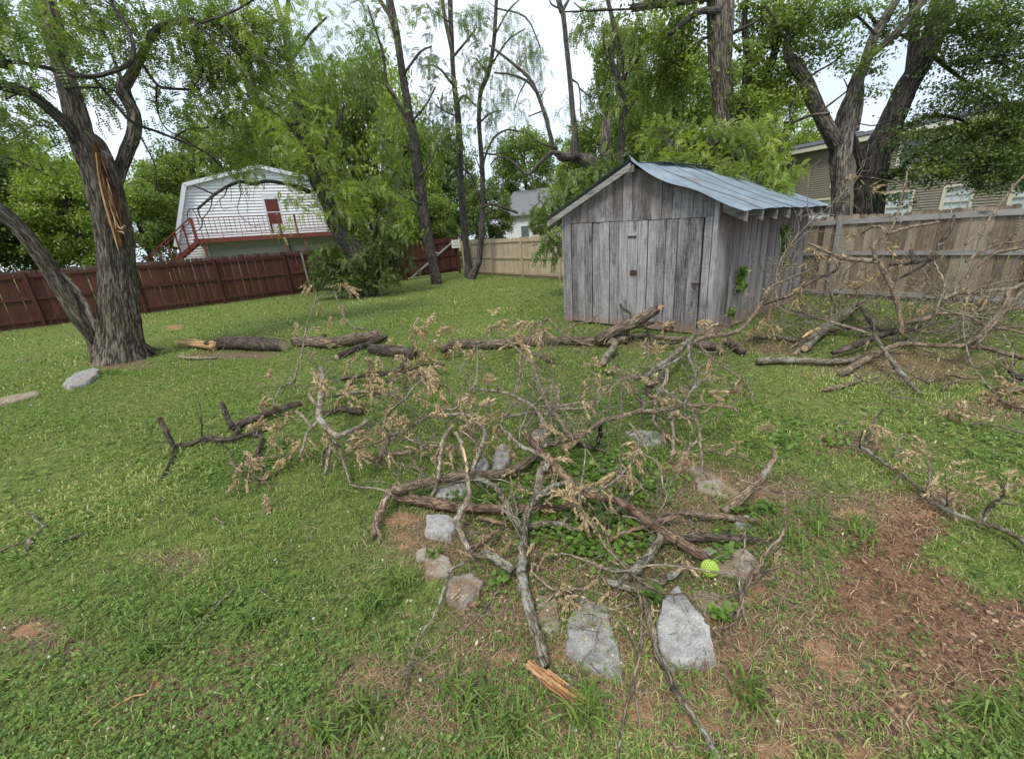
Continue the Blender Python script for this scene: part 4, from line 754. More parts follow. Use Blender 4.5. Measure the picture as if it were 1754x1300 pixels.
# --- forked tree
Y7 = 14.5
T7 = Tree('forked_tree', 'slender dark forked tree behind the ridge of the shed', D(1062, 460, Y7)*[1, 1, 0])
T7.limb([1060, 460, 20, 1061, 340, 17, 1062, 275, 15, 1065, 222, 14, 1068, 182, 13, 1060, 137, 12, 1048, 108, 10, 1050, 71, 9, 1053, 51, 9, 1048, 28, 8, 1037, -15, 7], Y7, None, 'trunk_slim', 'trunk', 12, .06, .05, ground=True)
T7.limb([1066, 150, 8, 1074, 125, 6, 1097, 97, 7, 1134, 63, 7, 1159, 34, 8, 1194, 8, 9], Y7, Y7-1, 'trunk_dark', sides=8)
T7.limb([1068, 140, 6, 1065, 94, 6, 1057, 57, 5, 1050, 30, 4], Y7, None, 'trunk_dark', sides=7)
for f in ([1041, 100, 4, 1035, 80, 3, 1033, 50, 2], [1075, 120, 3, 1085, 90, 3, 1088, 60, 2], [1110, 85, 3, 1135, 92, 2], [1095, 68, 3, 1120, 75, 2], [1160, 110, 3, 1168, 150, 2], [1070, 200, 3, 1090, 170, 2]): T7.limb(f, Y7-.3, None, 'trunk_dark', sides=5, k=4)
T7.foliage([(1010, 45, 26, 26, 14.5, 9), (1045, 150, 20, 50, 14.6, 9), (1095, 40, 50, 34, 14, 24), (1120, 110, 50, 50, 14.2, 32), (1085, 180, 40, 40, 14.5, 16), (1020, 20, 20, 20, 14.5, 6), (1150, 60, 30, 40, 13.5, 16)], 'leaf_mid', L=.36, K=8, per=6, leafl=.22, lw=.15, droop=.7)
T7.foliage([(1130, 70, 50, 50, 13.8, 20), (1140, 150, 50, 40, 14, 20)], 'leaf_bright', L=.36, K=8, per=6, leafl=.22, lw=.15, droop=.7)
T7.done()
# --- thick trunk behind the shed
Y8 = 12.6
T8 = Tree('thick_tree', 'thick rough trunked tree standing behind the shed roof, with a snapped limb at the top', D(1240, 430, Y8)*[1, 1, 0])
T8.limb([1243, 430, 52, 1242, 330, 44, 1240, 260, 38, 1239, 200, 37, 1237, 150, 38, 1233, 110, 42, 1234, 60, 46, 1234, -10, 48, 1236, -80, 44], Y8, None, 'trunk', 'trunk', 26, .04, .07, ground=True)
T8.limb([1225, -12, 24, 1195, -4, 18, 1165, 0, 17, 1125, 7, 15, 1088, 14, 13], Y8-.1, Y8-.4, 'trunk_dead', 'snapped_limb', 12, .1, .08, jag=.2)
T8.limb([1235, 20, 16, 1200, 20, 12, 1170, 40, 9, 1145, 60, 7], Y8-.2, None, 'trunk_dark', sides=8)
T8.limb([1272, 330, 30, 1272, 260, 26, 1276, 217, 20, 1284, 200, 17, 1302, 171, 15, 1325, 94, 15, 1333, 57, 14, 1336, -20, 14], Y8+.1, None, 'trunk_dark', 'trunk_fork', 14, .06, .05)
T8.limb([1268, 240, 22, 1268, 205, 21, 1279, 142, 19, 1279, 85, 15, 1275, 40, 11, 1280, -10, 9], Y8+.3, None, 'trunk_dark', 'trunk_fork', 12, .06, .05)
for f in ([1250, 60, 8, 1290, 40, 6, 1330, 10, 5], [1240, 50, 8, 1200, 70, 5, 1170, 90, 4], [1325, 94, 6, 1350, 60, 5, 1380, 40, 4], [1238, 100, 6, 1215, 80, 4], [1270, 90, 8, 1255, 75, 7], [1325, 80, 7, 1305, 82, 6, 1285, 75, 5]): T8.limb(f, Y8, None, 'trunk_dark', sides=6, k=4)
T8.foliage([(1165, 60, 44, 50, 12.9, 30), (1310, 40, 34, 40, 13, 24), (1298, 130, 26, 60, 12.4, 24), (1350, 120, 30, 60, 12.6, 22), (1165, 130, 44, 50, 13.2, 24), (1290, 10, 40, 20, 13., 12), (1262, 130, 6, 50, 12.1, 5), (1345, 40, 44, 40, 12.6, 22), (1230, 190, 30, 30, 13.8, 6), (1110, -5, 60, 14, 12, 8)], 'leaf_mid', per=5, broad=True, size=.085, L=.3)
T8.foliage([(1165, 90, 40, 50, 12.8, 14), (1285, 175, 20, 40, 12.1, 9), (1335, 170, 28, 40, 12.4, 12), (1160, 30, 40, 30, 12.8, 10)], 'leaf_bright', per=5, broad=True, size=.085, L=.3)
T8.done()
# --- locust saplings leaning over the shed roof and at its left
T9 = Tree('locust_sapling', 'bright green feathery sapling leaning over the tin roof of the shed', D(1240, 440, 10.9)*[1, 1, 0])
for f in ([1235, 440, 9, 1230, 330, 8, 1225, 270, 7, 1210, 240, 5], [1245, 440, 8, 1265, 330, 7, 1290, 285, 6, 1320, 290, 4], [1240, 440, 8, 1220, 330, 7, 1180, 260, 5, 1140, 240, 4], [1262, 330, 6, 1240, 290, 5, 1230, 280, 3], [1280, 300, 5, 1330, 270, 4, 1350, 240, 3]): T9.limb(f, 10.9, 10.2, 'trunk_slim', 'stem', 6)
T9.foliage([(1150, 245, 55, 26, 10.6, 34), (1225, 235, 60, 32, 10.7, 30), (1290, 260, 40, 30, 10.4, 20), (1190, 262, 60, 16, 10.2, 22), (1245, 282, 40, 12, 9.9, 15), (1145, 268, 22, 14, 9.9, 7), (1235, 300, 30, 12, 9.3, 9), (1330, 308, 22, 18, 9.4, 15), (1310, 285, 30, 16, 9.8, 14), (1325, 240, 22, 26, 10.8, 8), (1135, 220, 50, 20, 11, 16), (1350, 290, 20, 12, 9.8, 8), (1280, 215, 50, 24, 10.9, 18)], 'leaf_bright', L=.22, K=8, per=10, leafl=.22, lw=.16, droop=.6)
T9.foliage([(1230, 245, 90, 26, 10.6, 60), (1150, 235, 60, 30, 10.8, 34), (1240, 285, 50, 10, 9.6, 12), (1160, 272, 30, 10, 9.8, 8), (1295, 235, 36, 34, 11.3, 18)], 'leaf_mid', L=.22, K=8, per=10, leafl=.22, lw=.16, droop=.6)
T9.done()
TA9 = Tree('locust_sapling', 'green feathery sapling hanging over the pale fence at the left edge of the shed', D(985, 450, 12.5)*[1, 1, 0])
for f in ([990, 450, 8, 985, 380, 7, 980, 320, 6, 990, 290, 4], [986, 400, 5, 960, 380, 4, 945, 390, 3], [984, 350, 5, 1010, 310, 4, 1030, 290, 3]): TA9.limb(f, 12.6, None, 'trunk_slim', 'stem', 6)
TA9.foliage([(1015, 292, 30, 12, 12.4, 16), (985, 320, 26, 24, 12.3, 24), (955, 350, 30, 26, 12.3, 22), (950, 395, 18, 28, 12.2, 12), (940, 420, 14, 12, 12.2, 5), (1040, 270, 20, 12, 12.6, 8)], 'leaf_cool', L=.34, K=8, per=6, leafl=.24, lw=.15, droop=.8)
TA9.done()
# --- right side trees beyond the old fence
YR = 12.4
TR = Tree('dead_topped_tree', 'grey brown forked tree with a broken dead stub, nearest the shed behind the old fence', D(1438, 420, YR)*[1, 1, 0])
TR.limb([1436, 420, 38, 1438, 375, 36, 1440, 316, 35, 1439, 268, 42, 1446, 221, 42, 1453, 190, 38, 1462, 165, 32, 1468, 139, 27, 1484, 104, 23, 1498, 63, 21, 1530, 10, 17, 1550, -30, 15], YR, None, 'trunk_dead', 'trunk', 26, .05, .08, ground=True)
TR.limb([1462, 225, 20, 1472, 190, 13, 1476, 165, 9, 1478, 152, 7], YR-.1, None, 'trunk_dead', 'broken_stub', 9, .1, .1, jag=.12)
TR.limb([1496, 92, 16, 1518, 72, 17, 1535, 57, 18, 1570, 16, 16, 1592, -12, 15], YR, YR-.4, 'trunk_dead', 'trunk_fork', 12, .05, .04)
TR.limb([1436, 262, 30, 1428, 240, 31, 1402, 190, 29, 1377, 136, 27, 1358, 107, 22, 1349, 90, 17, 1352, 54, 13, 1385, 22, 11, 1404, -10, 9], YR, YR-.5, 'trunk', 'trunk_fork', 16, .06, .05)
for f in ([1420, 195, 9, 1390, 198, 7, 1365, 207, 6, 1336, 212, 5], [1356, 208, 5, 1353, 190, 4, 1361, 165, 5, 1365, 148, 4], [1361, 160, 5, 1390, 130, 5, 1430, 105, 4, 1452, 80, 3], [1400, 195, 6, 1440, 165, 4, 1490, 125, 3, 1520, 110, 3], [1345, 105, 4, 1375, 90, 3, 1420, 80, 2], [1347, 70, 5, 1330, 40, 5, 1310, 10, 4], [1452, 150, 3, 1445, 135, 2], [1500, 60, 6, 1470, 30, 5, 1440, 20, 4], [1380, 25, 5, 1400, 60, 4]): TR.limb(f, YR-.5, None, 'trunk_dark', sides=6, k=4)
TR.foliage([(1385, 25, 50, 34, 12, 26), (1450, 25, 50, 30, 12, 24), (1420, 80, 50, 26, 12, 13), (1370, 75, 26, 26, 12, 8), (1460, 120, 30, 16, 12, 4), (1330, 30, 30, 40, 12, 12), (1500, 100, 26, 30, 12, 6), (1490, 160, 26, 10, 12, 3)], 'leaf_mid', per=5, broad=True, size=.078, L=.35)
TR.done()
YQ = 13.3
TQ = Tree('dark_maple', 'massive dark trunked maple at right, its leafy boughs hanging before the tan house', D(1490, 420, YQ)*[1, 1, 0])
TQ.limb([1486, 420, 60, 1488, 363, 56, 1491, 316, 58, 1500, 268, 60, 1522, 221, 50, 1550, 158, 46, 1578, 110, 45, 1600, 60, 46, 1615, 0, 46, 1625, -60, 42], YQ, None, 'trunk_dark', 'trunk', 26, .05, .06, ground=True)
TQ.limb([1556, 150, 26, 1562, 110, 24, 1566, 60, 22, 1566, 10, 19, 1560, -30, 16], YQ+.2, None, 'trunk_dark', 'trunk_fork', 12, .05, .04)
TQ.limb([1478, 290, 20, 1470, 262, 18, 1462, 240, 16, 1455, 225, 12], YQ, None, 'trunk_dark', 'trunk_fork', 10, .05)
for f in ([1535, 230, 16, 1580, 203, 10, 1626, 200, 8, 1670, 215, 6, 1720, 225, 4], [1505, 320, 18, 1541, 291, 11, 1563, 272, 9, 1610, 240, 7, 1660, 225, 5], [1605, 50, 16, 1650, 60, 10, 1700, 100, 7, 1750, 130, 5], [1590, 90, 12, 1640, 130, 8, 1700, 170, 6, 1754, 200, 4], [1635, 205, 6, 1640, 250, 5, 1638, 290, 4], [1528, 75, 10, 1500, 40, 8, 1480, 10, 6], [1562, 70, 8, 1540, 60, 7, 1520, 80, 4], [1560, 275, 5, 1600, 300, 4, 1650, 310, 3], [1545, 200, 5, 1500, 215, 3, 1470, 212, 2], [1500, 330, 6, 1520, 350, 3]): TQ.limb(f, YQ-.1, YQ-1.2, 'trunk_dark', sides=7, k=4)
TQ.foliage([(1660, 30, 70, 34, 12.3, 44), (1720, 80, 60, 50, 12, 52), (1640, 100, 40, 40, 12.4, 20), (1690, 150, 60, 36, 12, 44), (1600, 190, 40, 24, 12.6, 12), (1660, 220, 60, 30, 12.2, 42), (1730, 200, 50, 50, 11.8, 44), (1600, 262, 50, 20, 12, 32), (1560, 235, 30, 16, 12.4, 12), (1700, 310, 60, 14, 11.8, 16), (1700, 270, 60, 24, 11.8, 42), (1560, 300, 40, 16, 12.6, 12), (1640, 295, 40, 12, 12, 14), (1740, 300, 40, 14, 11.6, 14), (1760, 20, 50, 50, 12, 24), (1590, 20, 40, 30, 12.6, 14), (1530, 30, 40, 30, 12.4, 12), (1550, 190, 20, 20, 13, 3), (1790, 150, 40, 120, 11.6, 40), (1540, 338, 20, 12, 12.6, 4), (1590, 130, 30, 50, 12.8, 8)], 'leaf_dark', per=5, broad=True, size=.076, L=.4)
TQ.foliage([(1590, 285, 40, 16, 11.9, 9), (1680, 240, 60, 40, 11.9, 12), (1740, 240, 40, 50, 11.6, 12), (1700, 40, 60, 40, 12, 10)], 'leaf_mid', per=5, broad=True, size=.076, L=.4)
TQ.done()
# --- shed wall vines
for lab, blobs, stem in (('leafy vine under the eave near the far end of the shed side wall', [(1345, 395, 9, 9), (1347, 412, 11, 12), (1344, 430, 6, 10), (1346, 450, 6, 8)], [(1346, 470), (1344, 440), (1348, 410), (1345, 385)]), ('narrow leafy vine low on the shed side wall near the front corner', [(1272, 466, 6, 7), (1270, 482, 7, 9), (1268, 494, 5, 6), (1254, 535, 3, 6)], [(1262, 515), (1268, 500), (1271, 480), (1273, 458)])):
    nsp = sm_; 
    def onw(px, py, d=.03):
        dr_ = ray(px, py); Aw = C0+nsp*d; t_ = ((Aw-np.array([0, 0, H]))@nsp)/(dr_@nsp); return np.array([0, 0, H])+dr_*t_
    base = onw(*stem[0]); v = thing('wall_vine', lab, 'vine', base); mb = MB(); tube(mb, spline([onw(*s_) for s_ in stem], 4), .004, 4); mb.build('stem', M['twig'], v)
    mb = MB()
    for (px, py, rx, ry) in blobs:
        c = onw(px, py, .07); dp = depth(c); P = c+rng.normal(0, .55, (46, 3))*np.array([rx*dp/F, .05, ry*dp/F]); leaves(mb, P, .07, aspect=.8, flat=.1)
    mb.build('leaves', M['ivy'], v)
# --- background trees beyond the fences
def bg_proto(n_cl, per, size, seed):
    r = np.random.default_rng(seed); mb = MB(); cl = unit(r.normal(0, 1, (n_cl, 3)))*(.5+.5*r.random((n_cl, 1))**.6)
    cl *= (1+.16*np.sin(cl[:, :1]*7+seed)+.12*np.sin(cl[:, 2:]*9+seed*2)); cl = cl[r.random(n_cl) > .12]
    for c in cl:
        k = per; P = c+r.normal(0, 1, (k, 3))*np.array([.085, .085, .05]); P[:, 2] -= .25*((P[:, :2]-c[:2])**2).sum(1)**.5
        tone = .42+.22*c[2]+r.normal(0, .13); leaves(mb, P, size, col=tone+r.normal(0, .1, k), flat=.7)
    return mb
def bg_mesh(mb, name, m):
    o = mb.build(name, m); me = o.data; bpy.data.objects.remove(o); return me
BGM = {}
for key, mm in (('bright', 'leaf_bright'), ('mid', 'leaf_mid'), ('dark', 'leaf_dark'), ('cool', 'leaf_cool')):
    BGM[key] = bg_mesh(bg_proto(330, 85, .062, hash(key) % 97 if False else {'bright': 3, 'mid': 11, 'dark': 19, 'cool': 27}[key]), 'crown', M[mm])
def bgtree(px, ytop, ybot, hw, Y, key, label, name='background_tree'):
    top = D(px, ytop, Y); bot = D(px, ybot, Y); c = (top+bot)/2; c[1] = Y; dp = depth(c); rx = hw*dp/F; rz_ = (top[2]-bot[2])/2
    t = thing(name, label, 'tree', [c[0], Y, 0], 'trees beyond the fences')
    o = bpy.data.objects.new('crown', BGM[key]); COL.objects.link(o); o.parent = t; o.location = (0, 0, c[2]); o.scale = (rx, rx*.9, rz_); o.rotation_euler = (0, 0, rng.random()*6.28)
    mb = MB(); zz = c[2]; P = np.array([[c[0], Y, -.1], [c[0]+.1, Y, zz*.5], [c[0]-.1, Y+.1, zz], [c[0]+.1, Y, zz+rz_*.6]]); tube(mb, spline(P, 4), np.linspace(.10+rz_*.035, .05, 13), 8, .06)
    for k in range(9):
        b = P[1]+(P[3]-P[1])*rng.random(); twig(mb, b, unit(rng.normal(0, 1, 3)*[1, 1, .3]+[0, 0, .7]), rx*(.5+.5*rng.random()), .05, 0, 5, 5, .2)
    mb.build('trunk', M['trunk_dark'], t, True)
for a in [(20, 215, 480, 110, 21, 'mid', 'broad leafy tree at the far left edge beyond the red fence'), (120, 250, 470, 80, 19.5, 'bright', 'yellow green tree beyond the red fence, seen between the two left trunks'), (235, 300, 450, 62, 36, 'mid', 'dark green tree just left of the deck stairs'), (300, 262, 430, 70, 44, 'mid', 'tall tree far behind the left end of the white house'),
          (375, 205, 420, 80, 48, 'cool', 'blue green tree rising behind the ridge of the white house'), (470, 170, 420, 80, 46, 'mid', 'tree behind the right half of the white house'), (560, 95, 430, 70, 33, 'mid', 'tall green tree right of the white house'), (640, 60, 430, 75, 36, 'mid', 'tallest mid green tree behind the slanting slim trunk'), (700, 140, 430, 60, 31, 'bright', 'bright tree behind the red gate, left of its brace'),
          (635, 300, 440, 60, 25, 'mid', 'low bushy tree over the red fence behind the bush'), (770, 220, 430, 60, 38, 'cool', 'tree beyond the right end of the red gate'), (740, 330, 440, 50, 28, 'mid', 'low tree just above the red gate'), (835, 310, 425, 44, 34, 'cool', 'low round tree over the first bays of the pale fence'), (900, 215, 372, 60, 52, 'mid', 'tree behind the far white house'), (985, 230, 420, 40, 40, 'bright', 'bright tree over the far end of the pale fence'),
          (1020, 190, 400, 60, 38, 'mid', 'tree behind the jagged broken stump'), (1090, 160, 380, 70, 34, 'mid', 'tree behind the peak of the shed'), (1170, 80, 340, 80, 30, 'mid', 'tall tree behind the middle of the shed roof'), (1280, 110, 340, 70, 28, 'bright', 'tall light tree behind the thick rough trunk'), (1370, 205, 330, 55, 48, 'bright', 'pale green tree above the roof end of the tan house'), (-90, 200, 480, 100, 18, 'dark', 'dark tree outside the left edge beyond the red fence'),
          (1830, 130, 330, 70, 17, 'dark', 'dark leafy tree at the right edge before the tan house'), (150, 330, 440, 60, 34, 'dark', 'low dark tree right of the main trunk beyond the red fence'), (1060, 30, 230, 50, 36, 'mid', 'thin crown high behind the forked tree'), (560, 240, 440, 60, 40, 'dark', 'dark tree in the gap between the bright ones right of the white house'),
          (925, 350, 412, 20, 37, 'mid', 'small tree partly hiding the far white house'), (310, 330, 430, 50, 50, 'dark', 'dark tree low behind the left corner of the white house')]: bgtree(*a)
# ------------------------------------------------------------ fallen limbs, traced piece by piece and laid at real heights
Z = {'s': (0, 0, 1.), '1': (240, 640, 3.813), '2': (600, 560, 4.333), '3': (900, 500, 3.611), '4': (620, 780, 4.616), '5': (960, 760, 4.062), '6': (700, 960, 2.923), '8': (280, 480, 3.373), 'b': (400, 660, 6.5), 'R': (1254, 300, 3.25), 'Q': (1400, 620, 3.825)}
ALL = []      # (branch index, px array, 3d array)
BR = []
def pc(z, h0, h1, *a, hm=None):
    ox, oy, s = Z[z]; a = np.array(a, float).reshape(-1, 3); n = len(a); t = np.linspace(0, 1, n)
    h = h0+(h1-h0)*t+(0 if hm is None else (hm-(h0+h1)/2)*4*t*(1-t)); P = []; r = []
    if max(h0, h1) > (.32 if z == 'R' else .72 if z == '3' else 9):     # tall pieces rise above one spot of ground
        k0 = int(np.argmax(a[:, 1])); Yb = G(ox+a[k0, 0]/s, oy+a[k0, 1]/s, min(h[k0], .3))[1]; Yb = min(max(Yb, 3.), 5.6 if z == 'R' else 6.)
        for i_, (x, y, w_) in enumerate(a):
            g = D(ox+x/s, oy+y/s, Yb+.5*(t[i_]-t[k0])*(1 if i_ >= k0 else -1)); P.append(g); r.append(w_*.5*depth(g)/F)
        return np.c_[a[:, 0]/s+ox, a[:, 1]/s+oy], np.array(P), np.array(r)
    for (x, y, w_), hh in zip(a, h):
        px, py = ox+x/s, oy+y/s; w_ = w_*(.85 if w_ < 12 else .92); g = G(px, py, max(hh, .004)); rr = w_*.5*depth(g)/F
        if hh < rr*.85: g = G(px, py, rr*.85); rr = w_*.5*depth(g)/F
        P.append(g); r.append(rr)
    return np.c_[a[:, 0]/s+ox, a[:, 1]/s+oy], np.array(P), np.array(r)
def branch(label, pieces, m='limb', name='fallen_branch', cat='branch', group=None, twigs=.6, cuts=(), broken=(), leafy=1., sides=9, amp=.07, part='limb', tscale=1.):
    """cuts / broken: (piece index, end) ends that are sawn flat / splintered"""
    pcs = [pc(*p[0], *p[1:]) if isinstance(p[0], tuple) else pc(*p) for p in pieces]
    root = thing(name, label, cat, pcs[0][1].mean(0)*[1, 1, 0], group); i = len(BR); tw = MB(); best = 0
    for j, (px, P, r) in enumerate(pcs):
        Q = spline(np.c_[P, r], 5 if len(P) > 2 else 3); Pq = Q[:, :3].copy(); rq = np.maximum(Q[:, 3], .0012)
        Pq += rng.normal(0, 1, Pq.shape)*np.minimum(rq, .012)[:, None]*.28
        mb = MB(); big = r.max() > .012; tube(mb, Pq, rq, sides if big else 6, amp if big else .05, .03 if r.max() > .05 else 0., jag=rq[-1]*1.2 if (j, 1) in broken else 0)
        mb.build(part if j == 0 or big else 'side_branch', M[m], root, True); ALL.append((i, px, P))
        L = np.linalg.norm(np.diff(Pq, axis=0), axis=1).sum(); nt_ = rng.poisson(twigs*L*11)
        for _ in range(nt_):
            k = rng.integers(1, len(Pq)); d = unit(rng.normal(0, 1, 3)+[0, 0, .25]+unit(Pq[k]-Pq[k-1])*.5); LL = (.08+.42*rng.random()**1.5)*tscale
            Pt = twig(tw, Pq[k], d, LL, min(.0045, rq[k]*.6), .02, 6, 3, .3)
            if Pt[:, 2].min() < .005: pass
            if rng.random() < .5: twig(tw, Pt[2], unit(d+rng.normal(0, .7, 3)), LL*.6, .0018, 0, 3, 3, .3)
            if rng.random() < .2*leafy: XTRA.append((i, Pt[-1], .03+.035*rng.random()))
    for (j, e) in cuts:
        px, P, r = pcs[j]; k, k2 = (0, 1) if e == 0 else (-1, -2); mb = MB(); discs(mb, P[k], P[k]-P[k2], r[k]*.97, 18 if r[k] > .04 else 12); mb.build('sawn_end', M['cut'], root)
    for (j, e) in broken:
        px, P, r = pcs[j]; k, k2 = (0, 1) if e == 0 else (-1, -2); mb = MB(); d = unit(P[k]-P[k2])
        for _ in range(7): o = P[k]-d*r[k]*.6+rng.normal(0, .35, 3)*r[k]; tube(mb, np.array([o, o+d*r[k]*(1+2.2*rng.random())+rng.normal(0, .2, 3)*r[k]]), [r[k]*.28, r[k]*.05], 4)
        mb.build('splintered_end', M['splinter'], root)
    if len(tw.v) > 24: tw.build('twigs', M['twig'], root)
    else:
        for k in range(len(tw.v)): one = MB(); one.v = [tw.v[k]]; one.bc = [tw.bc[k]]; one.a = [tw.a[k]]; one.q = [tw.q[k]-tw.q[k].min()]; one.t = [tw.t[k]-tw.q[k].min()]; one.n = len(tw.v[k]); one.build('twig', M['twig'], root)
    BR.append(root); return root
XTRA = []
# back row of logs
lg = dict(name='log', cat='log', group='logs laid in a row before the shed', twigs=0., sides=22, amp=.06, leafy=0)
branch('dark barked log with a long orange splintered left end, leftmost of the row', [('8', .09, .09, 255, 375, 17, 320, 370, 21, 380, 362, 25, 500, 366, 27, 600, 372, 25, 690, 379, 22)], 'log_dark', cuts=[(0, 1)], **lg)
r_ = BR[-1]; mb = MB(); gA = G(280+60/3.373, 480+352/3.373, .10); gB = G(280+270/3.373, 480+378/3.373, .09); d_ = gB-gA
for k in range(26):
    o = gB+np.array([rng.normal(0, .02), rng.normal(0, .045), rng.normal(0, .04)]); e_ = gB-d_*(.55+.5*rng.random())+np.array([0, rng.normal(0, .07), rng.normal(0, .035)]); 
    if e_[2] < .02: e_[2] = .02
    tube(mb, np.array([o+d_*.12, (o+e_)/2, e_]), [.026, .022, .004], 5, .2)
mb.build('splintered_end', M['splinter'], r_, label='long pale orange splinters')
branch('grey brown log with two sawn faces, second from the left in the row', [('8', .1, .13, 755, 355, 17, 850, 355, 20, 950, 362, 21, 1050, 352, 21, 1150, 333, 20, 1242, 318, 20), ('8', .16, .2, 905, 345, 8, 930, 320, 9)], 'log', cuts=[(0, 1), (1, 1)], **lg)
branch('short thin dark log lying under the end of the second log', [('8', .05, .08, 1004, 441, 12, 1060, 418, 12, 1130, 388, 11, 1230, 350, 11, 1285, 325, 10)], 'log_dark', cuts=[(0, 0)], **lg)
branch('short dark log half hidden behind tan dead leaves, third in the row', [('2', .08, .08, 160, 165, 19, 300, 180, 23, 400, 190, 23, 475, 205, 20)], 'log_dark', **lg)
branch('longest log of the row, reaching from the middle of the lawn to the shed', [('2', .08, .09, 900, 140, 16, 1000, 132, 18, 1100, 130, 18, 1250, 112, 18, 1400, 106, 17, 1600, 100, 16, 1730, 106, 16, 1900, 100, 17, 2050, 90, 19)], 'log', **lg)
branch('brown log with a ragged left end just left of the longest log', [('2', .07, .09, 680, 168, 13, 780, 132, 17, 860, 125, 17, 930, 130, 15)], 'log', **lg)
branch('thick log tilted up against the front of the shed', [('3', .12, .5, 440, 302, 18, 560, 240, 21, 680, 182, 22, 792, 118, 17)], 'log', broken=[(0, 1)], **lg)
branch('crooked dark limb under the tilted log by the shed', [('3', .05, .2, 500, 330, 10, 600, 290, 11, 640, 225, 10, 740, 200, 8, 790, 190, 7), ('3', .25, .5, 655, 155, 6, 640, 125, 5, 595, 95, 4, 580, 40, 3), ('3', .15, .1, 740, 205, 6, 765, 260, 5, 790, 300, 5, 860, 325, 5, 950, 315, 4)], 'log_dark', **{**lg, 'name': 'fallen_branch', 'cat': 'branch', 'group': None})
branch('short chunky log lying before the shed door, end toward the right', [('3', .07, .08, 1050, 318, 13, 1130, 335, 16, 1210, 348, 14)], 'log', **lg)
branch('small log just right of the shed corner, lying end on', [('3', .07, .06, 1248, 310, 13, 1290, 335, 15, 1345, 372, 13)], 'log_dark', **lg)
branch('flat dead limb lying behind the tilted log along the shed door', [('3', .04, .05, 620, 285, 9, 720, 270, 10, 900, 290, 10, 1000, 290, 9)], 'log', **lg)
branch('thin straight grey limb lying alone in the lawn below the longest log', [('2', .03, .03, 1325, 200, 8, 1420, 220, 9, 1500, 268, 8)], 'log', **{**lg, 'name': 'fallen_branch', 'cat': 'branch', 'group': None})
# left group
branch('Y shaped dark limb with an upright sawn stub at the left of the pile', [('1', .02, .12, 595, 362, 14, 650, 332, 15, 730, 300, 14, 830, 260, 13, 930, 225, 12, 1055, 193, 11), ('1', .06, .28, 600, 350, 11, 570, 290, 10, 550, 240, 10, 530, 192, 9)], 'log_dark', cuts=[(0, 1), (1, 1)], twigs=.2, leafy=.3)
branch('long low dark limb, farthest left of the pile, with a slanted upright stub', [('1', .05, .05, 215, 465, 9, 320, 460, 9, 400, 430, 11, 450, 425, 12, 560, 430, 11, 640, 415, 10, 720, 395, 8, 790, 415, 7, 782, 480, 8, 750, 550, 8), ('1', .05, .3, 215, 468, 9, 190, 420, 9, 165, 370, 9, 128, 296, 9), ('1', .05, .01, 218, 470, 6, 205, 560, 6, 170, 630, 6, 120, 710, 6), ('1', .06, .45, 405, 410, 3, 400, 330, 3, 393, 230, 2, 362, 130, 2), ('1', .05, .02, 620, 400, 9, 650, 350, 9), ('1', .1, .02, 460, 360, 2, 480, 430, 2, 560, 480, 2, 610, 540, 2)], 'log_dark', cuts=[(1, 1)], twigs=.15, leafy=.2)
branch('low tangle of thin twigs lying left of the pile in the grass', [('1', .02, .03, 598, 560, 6, 615, 605, 6, 670, 640, 5), ('1', .12, .03, 720, 600, 4, 712, 700, 4, 800, 690, 3, 860, 755, 2), ('1', .02, .2, 740, 600, 3, 800, 550, 3, 885, 450, 3), ('1', .05, .02, 720, 700, 4, 820, 690, 3, 925, 610, 3), ('1', .06, .05, 800, 545, 3, 950, 540, 2, 1010, 545, 2)], 'limb', twigs=.8)
branch('thick pale upright fork with a sawn arm at the left side of the pile', [('b', .55, .30, 970, -195, 9, 985, -100, 12, 985, 60, 14, 965, 180, 13, 950, 300, 12, 965, 390, 13, 1050, 480, 12, 1150, 565, 11, 1195, 560, 10), ('b', .30, .42, 1170, 590, 9, 1220, 545, 9, 1330, 500, 9, 1440, 440, 9, 1500, 385, 8), ('b', .32, .2, 945, 385, 6, 890, 450, 6, 820, 540, 6, 800, 600, 5, 740, 800, 5), ('b', .4, .5, 925, 220, 7, 870, 150, 8, 835, 80, 7), ('b', .3, .05, 1040, 680, 6, 1000, 760, 6, 985, 900, 6), ('b', .25, .02, 1120, 610, 6, 1070, 740, 8, 1050, 850, 8, 1025, 990, 6), ('b', .2, .25, 860, 460, 6, 790, 360, 6, 700, 285, 7), ('b', .28, .05, 1130, 640, 5, 1185, 680, 5, 1200, 790, 5, 1240, 900, 5, 1290, 1090, 5), ('b', .05, .25, 1290, 1095, 4, 1400, 1130, 4, 1600, 1150, 4, 1754, 1210, 4)], 'limb_grey', cuts=[(1, 1)], twigs=.35, broken=[(0, 0)])
branch('curved grey limb arching right from the pale upright fork', [('b', .45, .35, 1070, 125, 6, 1200, 100, 7, 1350, 85, 7, 1500, 70, 7, 1690, 95, 6), ('b', .36, .3, 1260, 200, 4, 1460, 120, 4, 1690, 150, 4), ('2', .35, .25, 250, 495, 6, 330, 520, 6, 400, 590, 5)], 'limb_grey', twigs=.6)
branch('dark barked limb lying low behind the pale upright fork', [('b', .05, .05, 1000, 300, 9, 1100, 295, 10, 1200, 265, 10, 1340, 290, 10, 1430, 300, 8)], 'log_dark', twigs=.1)
branch('tall thin twig rising above the log row at the left', [('s', .05, 1.0, 462, 705, 3, 480, 665, 4, 502, 655, 4, 508, 637, 4, 518, 600, 4, 528, 550, 3, 540, 515, 3, 541, 500, 2), ('s', 1.0, .9, 540, 515, 3, 570, 499, 2, 580, 520, 2), ('s', .75, .8, 580, 520, 2, 590, 545, 2, 605, 560, 3, 625, 563, 3), ('s', .25, .2, 508, 660, 3, 540, 660, 2, 600, 645, 3)], 'twig', name='fallen_branch', twigs=.3, leafy=.5)
